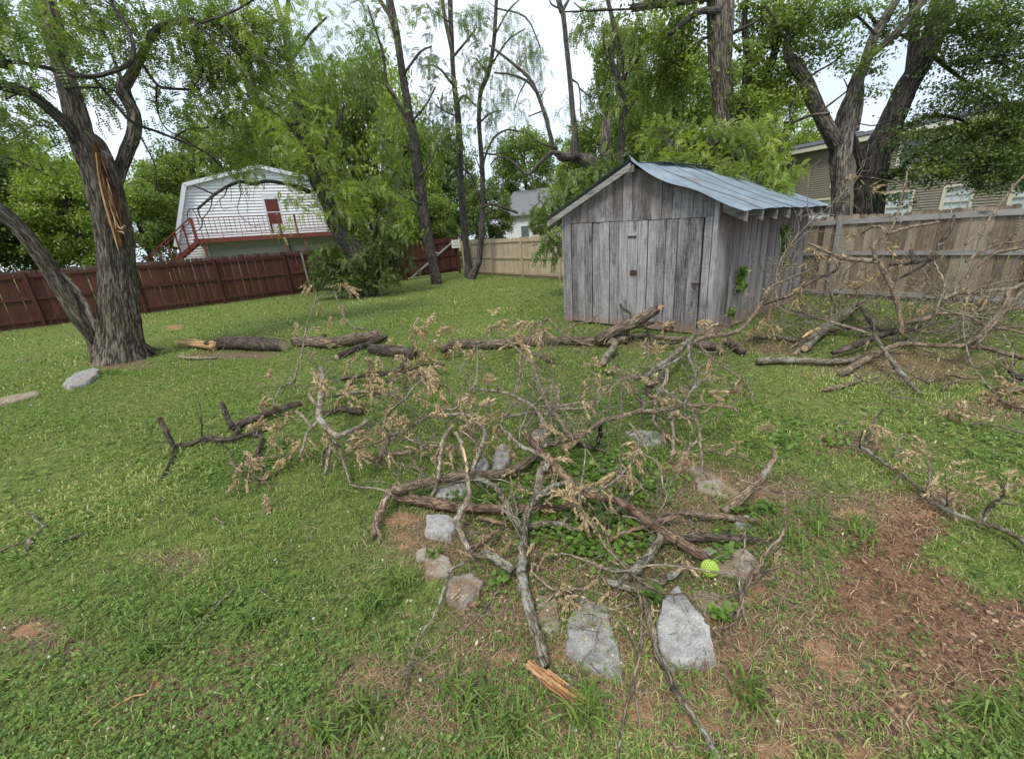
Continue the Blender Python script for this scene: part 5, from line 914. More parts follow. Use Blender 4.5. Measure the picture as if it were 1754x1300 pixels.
# centre left
branch('dark forked limb standing on two legs left of the centre', [('1', .35, .02, 1690, 390, 7, 1640, 405, 9, 1600, 470, 10, 1570, 540, 10, 1555, 595, 9), ('2', .12, .15, 260, 932, 8, 400, 935, 8, 500, 912, 7, 600, 890, 6, 800, 890, 4), ('2', .3, .2, 300, 830, 6, 400, 828, 5, 480, 852, 6, 570, 880, 5, 660, 885, 4), ('2', .2, .02, 440, 930, 4, 460, 980, 4, 490, 1040, 5, 560, 1115, 5), ('2', .3, .2, 0, 905, 3, 100, 890, 3, 200, 860, 3, 300, 810, 4), ('2', .35, .5, 500, 710, 4, 400, 780, 3, 320, 830, 3)], 'limb', twigs=.5)
branch('slender grey branch crossing left of the centre under hanging dead leaves', [('2', .5, .05, 490, 420, 3, 400, 540, 5, 320, 600, 6, 270, 660, 6, 240, 770, 5)], 'limb_grey', twigs=1.)
branch('dark low limb beneath the densest hanging dead leaves', [('2', .05, .3, -60, 385, 8, 0, 380, 8, 150, 350, 9, 300, 342, 10, 370, 310, 9, 410, 250, 7, 470, 160, 5), ('2', .1, .15, 300, 345, 6, 420, 330, 4, 560, 280, 3, 700, 285, 3)], 'log_dark', twigs=.9)
branch('long horizontal grey branch through the middle of the pile', [('2', .35, .3, 470, 720, 4, 540, 690, 5, 610, 645, 6, 700, 650, 7, 830, 650, 7, 900, 672, 8, 960, 730, 8, 1000, 780, 8, 985, 850, 9, 960, 930, 9, 930, 1000, 9, 905, 1080, 9), ('2', .36, .5, 640, 610, 4, 780, 605, 5, 820, 540, 3, 900, 460, 3, 938, 370, 3, 945, 200, 2, 940, 140, 2), ('2', .3, .32, 520, 670, 4, 600, 655, 4, 690, 665, 4)], 'limb_grey', twigs=.8)
branch('pale bent stick with a torn yellow top, propped at the centre', [('2', .02, .42, 590, 1280, 6, 640, 1170, 7, 655, 1100, 8, 670, 950, 8, 692, 830, 8, 750, 740, 7)], 'limb_grey', twigs=.25, broken=[(0, 1)])
branch('upright stick with a long torn yellow strip, right leg of the central peak', [('4', .12, .4, 740, 530, 12, 790, 430, 12, 842, 340, 11, 840, 220, 9, 832, 100, 9, 800, -30, 9, 775, -120, 8, 740, -175, 7), ('4', .12, .12, 740, 530, 12, 785, 620, 11, 840, 740, 12), ('2', .35, .3, 810, 770, 3, 880, 810, 3, 950, 880, 3)], 'limb_grey', twigs=.3, broken=[(0, 1)])
r_ = BR[-1]; px, P, rr = pc('2', .30, .38, 868, 1080, 4, 862, 1020, 6, 850, 960, 6, 838, 900, 3); P += unit(np.array([0, 0, H])-P)*.014; mb = MB(); tube(mb, spline(P, 4), np.repeat(rr.mean(), len(spline(P, 4))), 6, .2); mb.build('torn_strip', M['splinter'], r_, label='long torn yellow strip of wood')
# big lichen fork in the foreground
branch('thick lichen spotted forked limb running to the bottom centre, its near end torn', [('6', .05, .1, 680, 535, 23, 668, 480, 23, 650, 400, 22, 620, 300, 20, 590, 180, 19, 572, 100, 19, 560, 40, 18), ('4', .12, .16, 1265, 920, 18, 1270, 780, 15, 1280, 640, 15, 1262, 560, 15, 1190, 490, 14, 1150, 400, 13, 1100, 310, 12, 1040, 240, 11, 950, 190, 11, 880, 150, 11, 890, 80, 10, 930, -10, 9),
      ('4', .15, .25, 1275, 620, 14, 1300, 480, 13, 1340, 400, 12, 1400, 325, 11, 1500, 250, 9, 1620, 208, 8, 1720, 225, 8, 1800, 280, 6), ('4', .18, .3, 1375, 350, 12, 1395, 260, 15, 1405, 180, 16, 1425, 110, 15, 1440, 60, 13), ('2', .3, .35, 1440, 1060, 12, 1470, 1010, 10, 1440, 960, 9, 1370, 932, 9, 1260, 880, 8, 1180, 800, 7, 1112, 730, 6, 1150, 670, 6, 1190, 600, 5, 1250, 550, 5),
      ('4', .1, .1, 1190, 905, 16, 1080, 830, 17, 1000, 780, 16, 900, 790, 9, 845, 745, 12), ('4', .12, .02, 870, 825, 6, 740, 880, 6, 680, 950, 6, 650, 1060, 6, 560, 1290, 5, 480, 1400, 5, 380, 1650, 4, 330, 1900, 4), ('6', .02, .02, 715, 570, 10, 800, 590, 9, 870, 620, 5), ('4', .1, .14, 1220, 480, 8, 1215, 400, 7, 1200, 325, 6)], 'limb_lichen', twigs=.12, leafy=.5, sides=14, amp=.06)
r_ = BR[-1]; mb = MB(); P0_ = G(700+640/2.923, 960+545/2.923, .06); P1_ = G(700+835/2.923, 960+690/2.923, .05); dv = P1_-P0_; sd = unit(np.cross(dv, [0, 0, 1]))
Vw, Tw = tube(mb, spline([P0_-dv*.25, P0_+dv*.1, P0_+dv*.55, P0_+dv*.85], 5), np.linspace(.016, .026, len(spline([P0_-dv*.25, P0_+dv*.1, P0_+dv*.55, P0_+dv*.85], 5))), 30, .3, .16, jag=.08, squash=.5)
for k in range(7):
    o = P0_+dv*.2+sd*(.008*(k-3))+[0, 0, .004]+0*sd*(.0052*(k-5.5))+rng.normal(0, .002, 3); e_ = P0_+dv*(.7+.5*rng.random())+sd*(.009*(k-3))+rng.normal(0, .003, 3); tube(mb, spline([o, o+(e_-o)*.35, o+(e_-o)*.75+[0, 0, .004], e_], 4), np.array([.005, .006, .0065, .0068, .007, .0068, .0062, .0056, .005, .004, .003, .002, .001])*(.8+.4*rng.random()), 6, .3)
mb.build('splintered_end', M['torn'], r_, label='fresh orange torn wood at the near end')
branch('curved grey prong reaching right with drooping leaf sprays, out of the lichen fork', [('4', .22, .3, 1400, 325, 6, 1500, 295, 6, 1650, 285, 5, 1754, 290, 5), ('5', .3, .45, 130, 325, 5, 230, 325, 5, 300, 312, 5, 420, 220, 5, 500, 130, 4, 545, 20, 3), ('5', .3, .15, 0, 350, 5, 60, 410, 5, 150, 470, 4), ('5', .3, .2, 290, 400, 4, 330, 460, 4, 400, 490, 3), ('5', .4, .3, 175, 40, 3, 165, 150, 3, 140, 300, 3, 120, 440, 3)], 'limb_grey', twigs=.5)
# left arc and logs under it
branch('thick bent brown limb arching low with a torn foot at its left end', [('4', .14, .07, 235, 265, 14, 310, 268, 19, 420, 230, 18, 560, 200, 17, 700, 170, 17, 800, 150, 17, 960, 150, 16, 1100, 140, 16, 1250, 90, 14, 1330, 30, 14, 1400, -10, 12), ('4', .14, .0, 230, 265, 14, 190, 350, 14, 140, 460, 13, 110, 560, 13, 85, 650, 7, 62, 700, 3), ('4', .1, .0, 130, 560, 8, 140, 640, 6, 142, 715, 3)], 'limb', twigs=.05, leafy=0, sides=14)
branch('reddish brown limb lying just below the thick bent one', [('4', .05, .06, 270, 325, 16, 340, 338, 18, 420, 352, 19, 560, 382, 20, 720, 402, 19, 900, 412, 17, 1100, 425, 17, 1280, 422, 15, 1450, 415, 13, 1700, 402, 10)], 'limb_bare', twigs=.1, leafy=0, sides=14)
branch('bark stripped orange brown limb slanting down to the green ball', [('2', .3, .2, 1305, 795, 12, 1400, 910, 14, 1500, 1010, 14, 1600, 1110, 14, 1700, 1190, 14), ('5', .2, .05, 60, 262, 13, 130, 320, 13, 250, 370, 13, 380, 390, 15, 500, 460, 16, 600, 530, 17, 700, 600, 18, 800, 660, 18, 900, 720, 18, 1000, 782, 16, 1045, 808, 9)], 'limb_bare', twigs=.12, leafy=0, sides=14, broken=[(0, 0)])
branch('short reddish stick pointing up right from the lichen fork', [('4', .06, .1, 870, 750, 9, 940, 690, 10, 1020, 630, 9, 1110, 568, 6), ('4', .06, .06, 960, 730, 6, 1030, 680, 5, 1085, 655, 5)], 'limb_bare', twigs=0, leafy=0)
branch('blue grey lichen covered stick right of the lichen fork', [('4', .05, .05, 1310, 570, 9, 1400, 545, 13, 1500, 545, 13, 1590, 545, 13, 1650, 580, 9, 1760, 592, 8), ('4', .06, .09, 1590, 535, 8, 1612, 490, 7)], 'limb_lichen', twigs=.1, leafy=0)
branch('small reddish stick in the green leaves left of the lichen fork', [('4', .04, .04, 930, 490, 8, 1030, 520, 9, 1150, 550, 8)], 'limb_bare', twigs=0, leafy=0)
branch('dark flat limb with a torn tip lying right of centre', [('5', .05, .05, 660, 510, 6, 830, 480, 9, 1000, 500, 13, 1150, 512, 13, 1300, 530, 12, 1400, 540, 6)], 'limb', twigs=.2, leafy=.2)
branch('mossy dark log with a thin torn tail, behind the flat brown stone', [('5', .08, .06, 700, 672, 14, 850, 652, 15, 1000, 650, 15, 1150, 650, 14, 1280, 652, 14, 1370, 665, 8, 1500, 675, 7)], 'log_dark', twigs=.05, leafy=0, sides=14, broken=[(0, 1)])
branch('stout limb slanting up right with a torn tip, at the right of the stone ring', [('5', .03, .35, 1130, 472, 16, 1250, 385, 17, 1330, 310, 15, 1400, 232, 13, 1450, 160, 12, 1490, 90, 9, 1480, 20, 5), ('5', .28, .3, 1340, 320, 6, 1420, 300, 4)], 'limb', twigs=0., leafy=0, sides=14, broken=[(0, 1)])
branch('lichen crusted elbow limb turning down to the bottom edge right of centre', [('5', .1, .06, 690, 600, 9, 690, 660, 13, 650, 730, 15, 590, 810, 17, 520, 880, 17, 450, 940, 16, 400, 985, 14), ('5', .05, .05, 330, 950, 14, 440, 985, 16, 560, 1000, 16, 700, 950, 14, 800, 905, 12, 850, 860, 8), ('6', .05, .03, 1160, 150, 11, 1180, 210, 12, 1210, 320, 13, 1240, 430, 13, 1290, 550, 13, 1340, 650, 12, 1400, 750, 12, 1470, 850, 12, 1550, 990, 13, 1620, 1110, 13)], 'limb_lichen', twigs=.1, leafy=.4, sides=14)
branch('broken diagonal grey stick left of the elbow limb', [('5', .06, .08, 340, 670, 7, 450, 620, 8, 550, 580, 8, 640, 560, 8, 720, 530, 11, 830, 510, 9)], 'limb_bare', twigs=.1, leafy=0)
branch('long thin limb falling to the bottom edge just right of the flat grey stone', [('5', .3, .1, 230, 570, 5, 320, 720, 6, 440, 850, 7, 530, 940, 6), ('6', .1, .03, 1060, 15, 6, 1120, 75, 6, 1152, 160, 6, 1165, 300, 6, 1160, 430, 7, 1130, 600, 7, 1090, 730, 6, 1060, 880, 6, 1048, 990, 6, 1040, 1100, 6), ('5', .1, .14, 530, 940, 6, 640, 1002, 5, 760, 1042, 5, 900, 1052, 4, 1060, 1062, 2), ('5', .05, .05, 300, 480, 5, 320, 640, 6, 400, 830, 5), ('6', .02, .02, 1325, 720, 4, 1335, 850, 4, 1320, 1000, 4)], 'limb', twigs=.3)
branch('hooked thin twig curling round the green ball', [('5', .35, .12, 1280, 610, 5, 1278, 740, 5, 1222, 870, 6, 1100, 895, 5, 950, 870, 4, 800, 848, 4, 600, 845, 4, 400, 890, 4, 250, 842, 4, 130, 790, 4, 0, 760, 3), ('5', .1, .02, 1240, 880, 5, 1250, 1000, 5, 1262, 1120, 5, 1300, 1260, 4), ('5', .1, .05, 240, 870, 4, 400, 870, 4, 540, 930, 4)], 'limb_grey', twigs=.35)
branch('gnarled upright twig at the right end of the stone ring', [('5', .45, .03, 1562, 540, 6, 1545, 630, 8, 1480, 710, 8, 1410, 790, 9, 1380, 860, 9, 1310, 940, 11, 1282, 1020, 9, 1245, 1150, 8, 1210, 1230, 6), ('5', .12, .3, 1330, 940, 7, 1450, 882, 7, 1570, 820, 5), ('5', .12, .1, 1320, 970, 4, 1380, 965, 3, 1400, 930, 2), ('6', .06, .04, 1540, 330, 6, 1510, 370, 7, 1500, 460, 6, 1480, 560, 4), ('6', .05, .03, 1500, 370, 4, 1470, 380, 4, 1460, 450, 4), ('6', .06, .02, 1540, 340, 5, 1620, 320, 5, 1680, 250, 4), ('6', .04, .05, 1250, 390, 4, 1330, 430, 4, 1410, 440, 3)], 'limb', twigs=.5)
branch('thin arched twig over the flat grey stone', [('6', .03, .02, 640, 260, 5, 700, 195, 6, 760, 150, 6, 850, 142, 6, 960, 165, 6, 1020, 190, 5, 1060, 160, 4), ('6', .1, .06, 860, 190, 3, 930, 225, 3, 1020, 245, 3, 1140, 210, 3), ('6', .04, .04, 1080, 240, 3, 1120, 285, 3, 1170, 305, 3), ('6', .04, .03, 830, 310, 2, 870, 330, 3, 980, 315, 3), ('6', .08, .05, 620, 60, 4, 700, 130, 4, 760, 150, 4)], 'limb_grey', twigs=.4)
branch('thin stick with a bark flap beside the torn near end', [('6', .02, .02, 635, 555, 5, 690, 670, 5, 730, 740, 5, 762, 815, 4)], 'limb', twigs=0, leafy=0)
# right of centre
branch('long curved limb sweeping across the right of the pile to a hooked tip', [('3', .25, .45, 120, 955, 10, 200, 930, 10, 300, 900, 10, 380, 868, 10, 430, 830, 10, 500, 790, 10, 600, 770, 10, 700, 742, 10, 800, 736, 9, 950, 710, 8, 1080, 702, 7, 1200, 705, 6, 1280, 715, 6, 1310, 745, 5), ('3', .38, .1, 1040, 722, 5, 1060, 800, 7, 1080, 900, 6, 1085, 980, 6, 1095, 1080, 4, 1130, 1160, 3), ('3', .38, .2, 700, 740, 6, 740, 700, 7, 700, 650, 8), ('3', .38, .5, 1040, 718, 4, 1100, 745, 4, 1200, 665, 4, 1265, 620, 4, 1335, 622, 4), ('3', .4, .42, 1240, 700, 4, 1290, 680, 4, 1330, 655, 3), ('3', .36, .3, 630, 800, 4, 690, 870, 4, 740, 950, 4, 760, 1000, 3), ('3', .1, .12, 1090, 960, 3, 1200, 1000, 3, 1330, 1022, 3, 1450, 1080, 2)], 'limb', twigs=.6, sides=11)
branch('grey forked stem standing in the right of the pile', [('3', .5, .02, 880, 480, 8, 862, 560, 8, 812, 640, 7, 800, 720, 6, 795, 795, 5, 840, 860, 5, 905, 915, 5), ('3', .35, .02, 920, 690, 5, 910, 760, 7, 912, 850, 7, 915, 950, 7, 895, 1060, 5), ('3', .4, .36, 850, 600, 6, 900, 640, 6, 975, 692, 6), ('3', .1, .3, 930, 1005, 4, 1000, 970, 4, 1060, 925, 4), ('3', .3, .05, 830, 1075, 3, 820, 1180, 4, 805, 1280, 4), ('3', .3, .1, 700, 985, 3, 800, 1045, 4, 835, 1100, 4, 850, 1200, 4, 890, 1280, 4)], 'limb_grey', twigs=.5)
branch('dark crooked limb behind the grey forked stem', [('3', .4, .3, 885, 480, 9, 830, 540, 11, 760, 590, 12, 780, 660, 9), ('3', .25, .2, 690, 655, 9, 720, 680, 9, 745, 700, 8)], 'log_dark', twigs=.4)
branch('lichen flecked grey limb slanting down left in the right of the pile', [('3', .3, .25, 1010, 300, 9, 980, 335, 12, 930, 382, 12, 870, 432, 12, 800, 472, 10, 740, 520, 9, 600, 535, 7), ('3', .35, .4, 1065, 232, 5, 1020, 300, 6, 1012, 400, 6, 1050, 500, 6, 1052, 570, 6, 1010, 640, 5, 975, 700, 5), ('3', .3, .25, 990, 395, 5, 900, 440, 5, 800, 490, 5, 650, 520, 4), ('3', .3, .3, 1000, 390, 4, 1080, 375, 3, 1180, 375, 3)], 'limb_lichen', twigs=.8)
branch('very long thin limb reaching up right past the shed corner', [('3', .3, .8, 1020, 315, 8, 1150, 272, 8, 1300, 250, 7, 1400, 160, 6, 1480, 50, 6, 1530, -20, 5), ('R', .8, .9, 170, 690, 5, 220, 620, 4, 330, 572, 4, 440, 530, 3), ('3', .3, .1, 1080, 330, 4, 1130, 390, 4, 1220, 460, 4, 1310, 520, 4, 1380, 590, 3, 1410, 700, 2), ('3', .5, .5, 1440, 110, 3, 1500, 160, 2, 1560, 200, 2), ('3', .35, .6, 1090, 270, 3, 1170, 210, 3, 1260, 210, 2)], 'limb', twigs=.5)
branch('lichen ended curved log lying between the pile and the shed', [('3', .2, .05, 520, 300, 14, 555, 320, 14, 530, 370, 14, 500, 400, 13, 475, 445, 13), ('3', .05, .05, 510, 500, 12, 535, 495, 13)], 'limb_lichen', cuts=[(1, 1)], twigs=.1)
branch('slender arched branch at centre back, curving over like a bow', [('2', .5, .3, 1060, 0, 4, 1160, 90, 5, 1260, 190, 7, 1340, 262, 6, 1390, 380, 7, 1430, 500, 7, 1470, 590, 8, 1540, 680, 8, 1600, 770, 8, 1650, 820, 7), ('2', .45, .3, 1260, 190, 5, 1262, 330, 5, 1240, 450, 5, 1222, 530, 4), ('2', .45, .7, 1270, 190, 4, 1340, 120, 4, 1430, 20, 4), ('3', .6, .7, 10, 340, 4, 60, 250, 4, 140, 172, 5, 200, 230, 4, 300, 300, 4, 420, 332, 3), ('3', .65, .7, 135, 170, 4, 60, 200, 3, 10, 260, 3), ('3', .6, .75, 240, 245, 3, 310, 200, 3, 400, 180, 3, 480, 110, 2)], 'limb', twigs=.5)
branch('grey branch crossing the centre with a Y shaped top', [('2', .35, .3, 920, 462, 5, 1040, 472, 5, 1200, 510, 6, 1340, 580, 7, 1400, 640, 6, 1450, 740, 9, 1460, 840, 8, 1445, 890, 7), ('2', .32, .4, 1345, 585, 4, 1500, 590, 4, 1730, 560, 3), ('2', .3, .25, 1160, 665, 5, 1260, 650, 5, 1380, 630, 6, 1500, 660, 6), ('3', .4, .1, 205, 600, 5, 198, 700, 6, 150, 800, 8, 120, 910, 8), ('3', .35, .4, 0, 690, 4, 60, 720, 5, 110, 820, 6, 130, 900, 7), ('3', .35, .45, 190, 730, 5, 370, 716, 6, 440, 690, 6, 462, 650, 5, 450, 605, 5, 520, 578, 4), ('3', .35, .35, 190, 720, 4, 280, 690, 4, 440, 682, 3)], 'limb_grey', twigs=.8, sides=11)
branch('short dark stump piece standing under the long curved limb', [('3', .3, .02, 465, 820, 8, 460, 880, 9, 440, 965, 8), ('3', .06, .05, 300, 925, 9, 400, 960, 7, 500, 990, 5)], 'log_dark', twigs=.3)
# right brush heap
rb = dict(group='limbs of the brush heap by the old fence')
branch('fat lichen covered log with a sawn end, in the brush heap by the fence', [('R', .08, .25, 405, 962, 14, 480, 880, 17, 560, 820, 19, 640, 762, 17, 700, 730, 12), ('R', .05, .1, 355, 990, 8, 400, 930, 9, 440, 890, 8)], 'limb_lichen', cuts=[(0, 0), (1, 0)], twigs=.3, sides=16, **rb)
branch('short flat lichen limb lying left of the sawn log in the heap', [('R', .05, .05, 120, 903, 8, 250, 900, 9, 350, 918, 9)], 'limb_lichen', twigs=.2, **rb)
branch('grey log lying flat in front of the brush heap', [('R', .06, .06, 138, 1035, 13, 300, 1030, 13, 450, 1035, 12, 600, 1035, 12, 720, 1018, 10)], 'limb_lichen', twigs=.1, sides=14, leafy=.3, **rb)
branch('long dark limb sweeping right from the front of the heap to the edge', [('R', .03, .3, 605, 1112, 12, 700, 1050, 12, 800, 1000, 11, 900, 952, 11, 1000, 940, 10, 1200, 950, 10, 1400, 965, 9, 1550, 1000, 9, 1640, 1025, 8), ('R', .25, .8, 1355, 945, 10, 1420, 850, 9, 1510, 750, 8, 1545, 640, 7), ('R', .6, .7, 1510, 752, 6, 1640, 735, 5), ('R', .25, .05, 1490, 1000, 5, 1540, 1080, 5, 1600, 1120, 6)], 'limb', twigs=.6, **rb)
branch('lichen tipped limb pointing toward the viewer below the heap', [('R', .02, .3, 1055, 1222, 6, 980, 1150, 9, 900, 1050, 9, 850, 980, 8, 790, 890, 7)], 'limb_lichen', twigs=.4, **rb)
branch('upright crooked limb with a sawn foot in mid heap, its arm reaching left', [('R', .25, .8, 945, 885, 8, 930, 760, 8, 900, 650, 9, 860, 560, 9, 820, 490, 9), ('R', .8, .85, 820, 482, 8, 700, 472, 8, 600, 460, 7, 500, 412, 5, 420, 380, 3), ('R', .82, 1.1, 795, 470, 6, 790, 390, 6, 860, 332, 6, 1000, 290, 5, 1150, 262, 4), ('R', 1.0, 1.4, 870, 330, 4, 920, 220, 3, 960, 60, 3, 975, -20, 2), ('R', 1.0, .9, 860, 330, 5, 830, 290, 5, 780, 292, 4, 720, 325, 3)], 'limb', cuts=[(0, 0)], twigs=.6, **rb)
branch('long limb rising right across the old fence from the heap', [('R', .35, 1.0, 960, 825, 8, 1100, 790, 8, 1200, 700, 8, 1250, 640, 7, 1350, 520, 7, 1450, 440, 7, 1540, 418, 6, 1640, 398, 5), ('R', .5, .6, 1130, 770, 5, 1300, 778, 5, 1400, 830, 4, 1640, 885, 4)], 'limb', twigs=.7, **rb)
branch('dark thick limb at the core of the heap under the others', [('R', .08, .3, 560, 992, 10, 640, 965, 12, 700, 940, 13, 830, 890, 12, 920, 872, 10, 1000, 860, 9, 1100, 800, 7), ('R', .1, .2, 500, 870, 7, 650, 850, 8, 800, 860, 7, 920, 860, 6), ('R', .3, .2, 700, 720, 7, 760, 800, 7, 800, 890, 6)], 'log_dark', twigs=.8, **rb)
branch('dark forked twig with an upright stub against the old fence', [('R', .7, .8, 880, 500, 4, 1000, 490, 6, 1100, 460, 8, 1150, 400, 8, 1215, 300, 6, 1235, 225, 4), ('R', .72, .85, 1010, 480, 6, 1000, 420, 6), ('R', .5, .75, 890, 590, 4, 1000, 540, 4, 1140, 452, 5)], 'log_dark', twigs=.6, **rb)
branch('grey limb with a knobbly fork, high at the right of the heap', [('R', .5, .7, 1180, 690, 6, 1250, 660, 6, 1380, 650, 7, 1550, 632, 6, 1640, 598, 5), ('R', .6, .6, 1360, 645, 5, 1400, 680, 5), ('R', .6, .9, 1130, 762, 4, 1185, 620, 4, 1140, 520, 3, 1120, 470, 3)], 'limb_grey', twigs=.7, **rb)
branch('thin curved twig sweeping up to the top right corner of the old fence', [('R', 1.0, 1.35, 1300, 385, 4, 1400, 290, 4, 1500, 150, 4, 1640, -15, 3)], 'limb', twigs=.6, **rb)
branch('thin dark twigs leaning between the shed corner and the heap', [('R', .3, .9, 180, 720, 4, 320, 670, 4, 450, 585, 5, 560, 540, 5, 600, 492, 4), ('R', .3, .2, 230, 700, 3, 300, 740, 3, 420, 780, 3)], 'log_dark', twigs=.5, **rb)
branch('bundle of thin grey stems rising to the right edge from the heap', [('R', .3, 1.0, 1250, 960, 5, 1400, 880, 5, 1640, 620, 4), ('R', .3, .7, 1300, 930, 5, 1450, 860, 4, 1640, 845, 4), ('R', .4, .9, 1250, 690, 4, 1400, 620, 4, 1640, 570, 3), ('R', .6, 1.1, 1300, 480, 4, 1440, 400, 4, 1640, 360, 3)], 'limb', twigs=.9, **rb)
branch('splintered orange scrap of wood on top of the sawn lichen log', [('R', .25, .3, 395, 905, 4, 430, 880, 7, 480, 850, 4)], 'splinter', name='wood_scrap', twigs=0, leafy=0)
branch('short dark stick lying alone in the grass left of the heap front', [('R', .03, .03, 505, 1202, 6, 600, 1178, 9, 720, 1150, 6), ('R', .04, .1, 715, 1118, 2, 745, 1160, 3)], 'limb', twigs=.1, leafy=0)
branch('low twiggy limb in the grass under the right of the heap', [('R', .05, .1, 1080, 1152, 5, 1200, 1112, 6, 1300, 1130, 5, 1400, 1130, 4), ('R', .03, .1, 1175, 1195, 5, 1200, 1160, 5, 1270, 1145, 4), ('R', .05, .1, 830, 1065, 4, 920, 1080, 4, 1000, 1110, 4, 1080, 1150, 4)], 'limb', twigs=.6)
branch('dark limb jutting in at the right edge below the heap', [('R', .12, .1, 1640, 1105, 10, 1590, 1135, 10, 1540, 1080, 6, 1500, 1010, 5), ('R', .1, .02, 1590, 1140, 6, 1520, 1180, 6)], 'log_dark', twigs=.4)
branch('two short logs with tan leaves heaped at the right edge', [('R', .05, .05, 1470, 1195, 9, 1560, 1195, 11, 1650, 1190, 11), ('R', .05, .05, 1490, 1250, 7, 1560, 1280, 9, 1650, 1300, 10), ('R', .06, .04, 1400, 1220, 5, 1500, 1240, 5)], 'limb', twigs=.8)
branch('thin leafy twig lying in the grass at the right edge below the two short logs', [('Q', .05, .04, 1000, 405, 3, 1120, 405, 3, 1230, 430, 4, 1354, 470, 5, 1450, 500, 5)], 'limb_grey', twigs=.5)
branch('long grey lichened stick at the lower right with a torn white tip', [('Q', .05, .05, 205, 540, 4, 300, 562, 6, 390, 630, 7, 480, 690, 7, 580, 750, 7, 660, 820, 7, 760, 880, 7, 850, 948, 8), ('Q', .05, .06, 690, 880, 5, 760, 930, 6, 850, 965, 7, 950, 1010, 8, 1080, 1050, 9, 1200, 1092, 10, 1354, 1180, 10, 1500, 1290, 11), ('Q', .06, .3, 1085, 1050, 6, 1112, 970, 7, 1160, 920, 7, 1220, 872, 6, 1218, 830, 4), ('Q', .2, .2, 1160, 922, 4, 1354, 942, 3), ('Q', .06, .3, 727, 895, 5, 722, 830, 5, 735, 780, 5, 735, 720, 5, 740, 655, 5, 765, 600, 3), ('Q', .06, .3, 278, 558, 4, 285, 500, 3, 300, 445, 2), ('Q', .06, .4, 310, 545, 4, 370, 440, 4, 400, 350, 4, 440, 305, 3), ('Q', .05, .2, 490, 625, 4, 530, 580, 4, 535, 500, 2), ('Q', .06, .15, 380, 605, 3, 400, 560, 3), ('Q', .06, .3, 850, 940, 4, 850, 860, 3, 840, 780, 2)], 'limb_lichen', twigs=.6, tscale=.8)
# small loose sticks in the lawn
for lab, m_, f in (('forked lichen twig in the grass at the left edge', 'limb_lichen', [('s', .02, .03, -10, 950, 5, 20, 935, 5, 48, 925, 6, 78, 900, 5), ('s', .03, .06, 76, 902, 4, 60, 888, 4, 48, 876, 4), ('s', .03, .01, 52, 922, 7, 48, 938, 8, 38, 952, 4)]), ('small lichen twig right of the forked one at the left edge', 'limb_lichen', [('s', .02, .03, 100, 930, 4, 122, 921, 5, 142, 914, 5)]), ('long thin bleached stick in the lower left grass', 'limb_grey', [('s', .02, .02, 300, 1128, 4, 318, 1098, 4, 340, 1072, 5, 362, 1048, 5, 400, 1008, 4)]), ('pale curved grass stem like stick near the bottom left', 'splinter', [('s', .02, .02, 156, 1248, 3, 190, 1215, 3, 220, 1195, 3, 250, 1188, 4)]), ('short pale stick in the grass left of the stone ring', 'limb_grey', [('s', .02, .02, 440, 1007, 4, 460, 1022, 4, 482, 1035, 3)]), ('little grey twig in the grass above the short pale stick', 'limb_grey', [('s', .02, .02, 368, 887, 3, 384, 897, 4)]), ('small reddish stick between the brown and grey stones', 'limb_bare', [('4', .02, .02, 790, 1165, 6, 850, 1175, 7, 920, 1190, 5)]),
                   ('bleached forked twig in the grass left of the long grey stick', 'limb_grey', [('Q', .02, .03, 120, 445, 3, 150, 410, 3, 210, 400, 2), ('Q', .03, .03, 150, 410, 3, 135, 390, 2)]), ('grey stick lying left of the splintered log', 'limb_grey', [('8', .02, .02, 90, 440, 6, 140, 448, 7, 230, 452, 6, 310, 448, 4)])):
    branch(lab, f, m_, name='stick', cat='stick', twigs=.1, leafy=0)
# ---- branchlets: the fine tangle of both heaps, every one a thing of its own
def tangle(n, spots, label, group, hmax, Lr, m='twig', th=1.):
    for k in range(n):
        sp_ = spots[rng.integers(len(spots))]; g = G(sp_[0]+rng.normal(0, sp_[2]), sp_[1]+rng.normal(0, sp_[3])); g[2] = .02+hmax*rng.random()**1.6
        L = Lr*(.6+.8*rng.random()); d = unit(rng.normal(0, 1, 3)*[1, 1, .35]+[0, 0, .12]); P = [g]
        for _ in range(8): d = unit(d+rng.normal(0, .2, 3)+[0, 0, .04]); q = P[-1]+d*L/8; q[2] = max(q[2], .012); P.append(q)
        P = np.array(P); i = len(BR); BR.append(None); ALL.append((i, np.array([[-999., -999.]]*len(P)), P))
        mb = MB(); P = spline(P, 3); r0 = (.003+.0045*rng.random()**1.5)*th; tube(mb, P, np.linspace(r0, .0015*th, len(P)), 5, .08); tw = mb
        for _ in range(int(12*L)+4):
            k_ = rng.integers(3, len(P)); dd = unit(unit(P[k_]-P[k_-1])*.7+rng.normal(0, .7, 3)+[0, 0, .15]); Q = twig(tw, P[k_], dd, .12+.3*rng.random()*th, .0024*th, 0, 5, 3, .28); Q2 = twig(tw, Q[3], unit(dd+rng.normal(0, .7, 3)), .1+.12*rng.random()*th, .0016*th, 0, 3, 3, .3)
            if rng.random() < .24: XTRA.append((i, Q[-1], .035+.03*rng.random()))
        BR[i] = tag(mb.build('branchlet', M[m if rng.random() < .6 else 'limb_grey'], None, True), label, 'twig', group)
tangle(44, [(850, 740, 110, 40), (1000, 780, 130, 60), (950, 900, 130, 60), (1130, 720, 90, 50), (760, 700, 100, 30), (1000, 660, 160, 24), (1180, 640, 80, 30), (1120, 900, 90, 60)], 'thin grey brown twig tangled in the big pile over the stone ring', 'twigs tangled in the big pile', .42, .8)
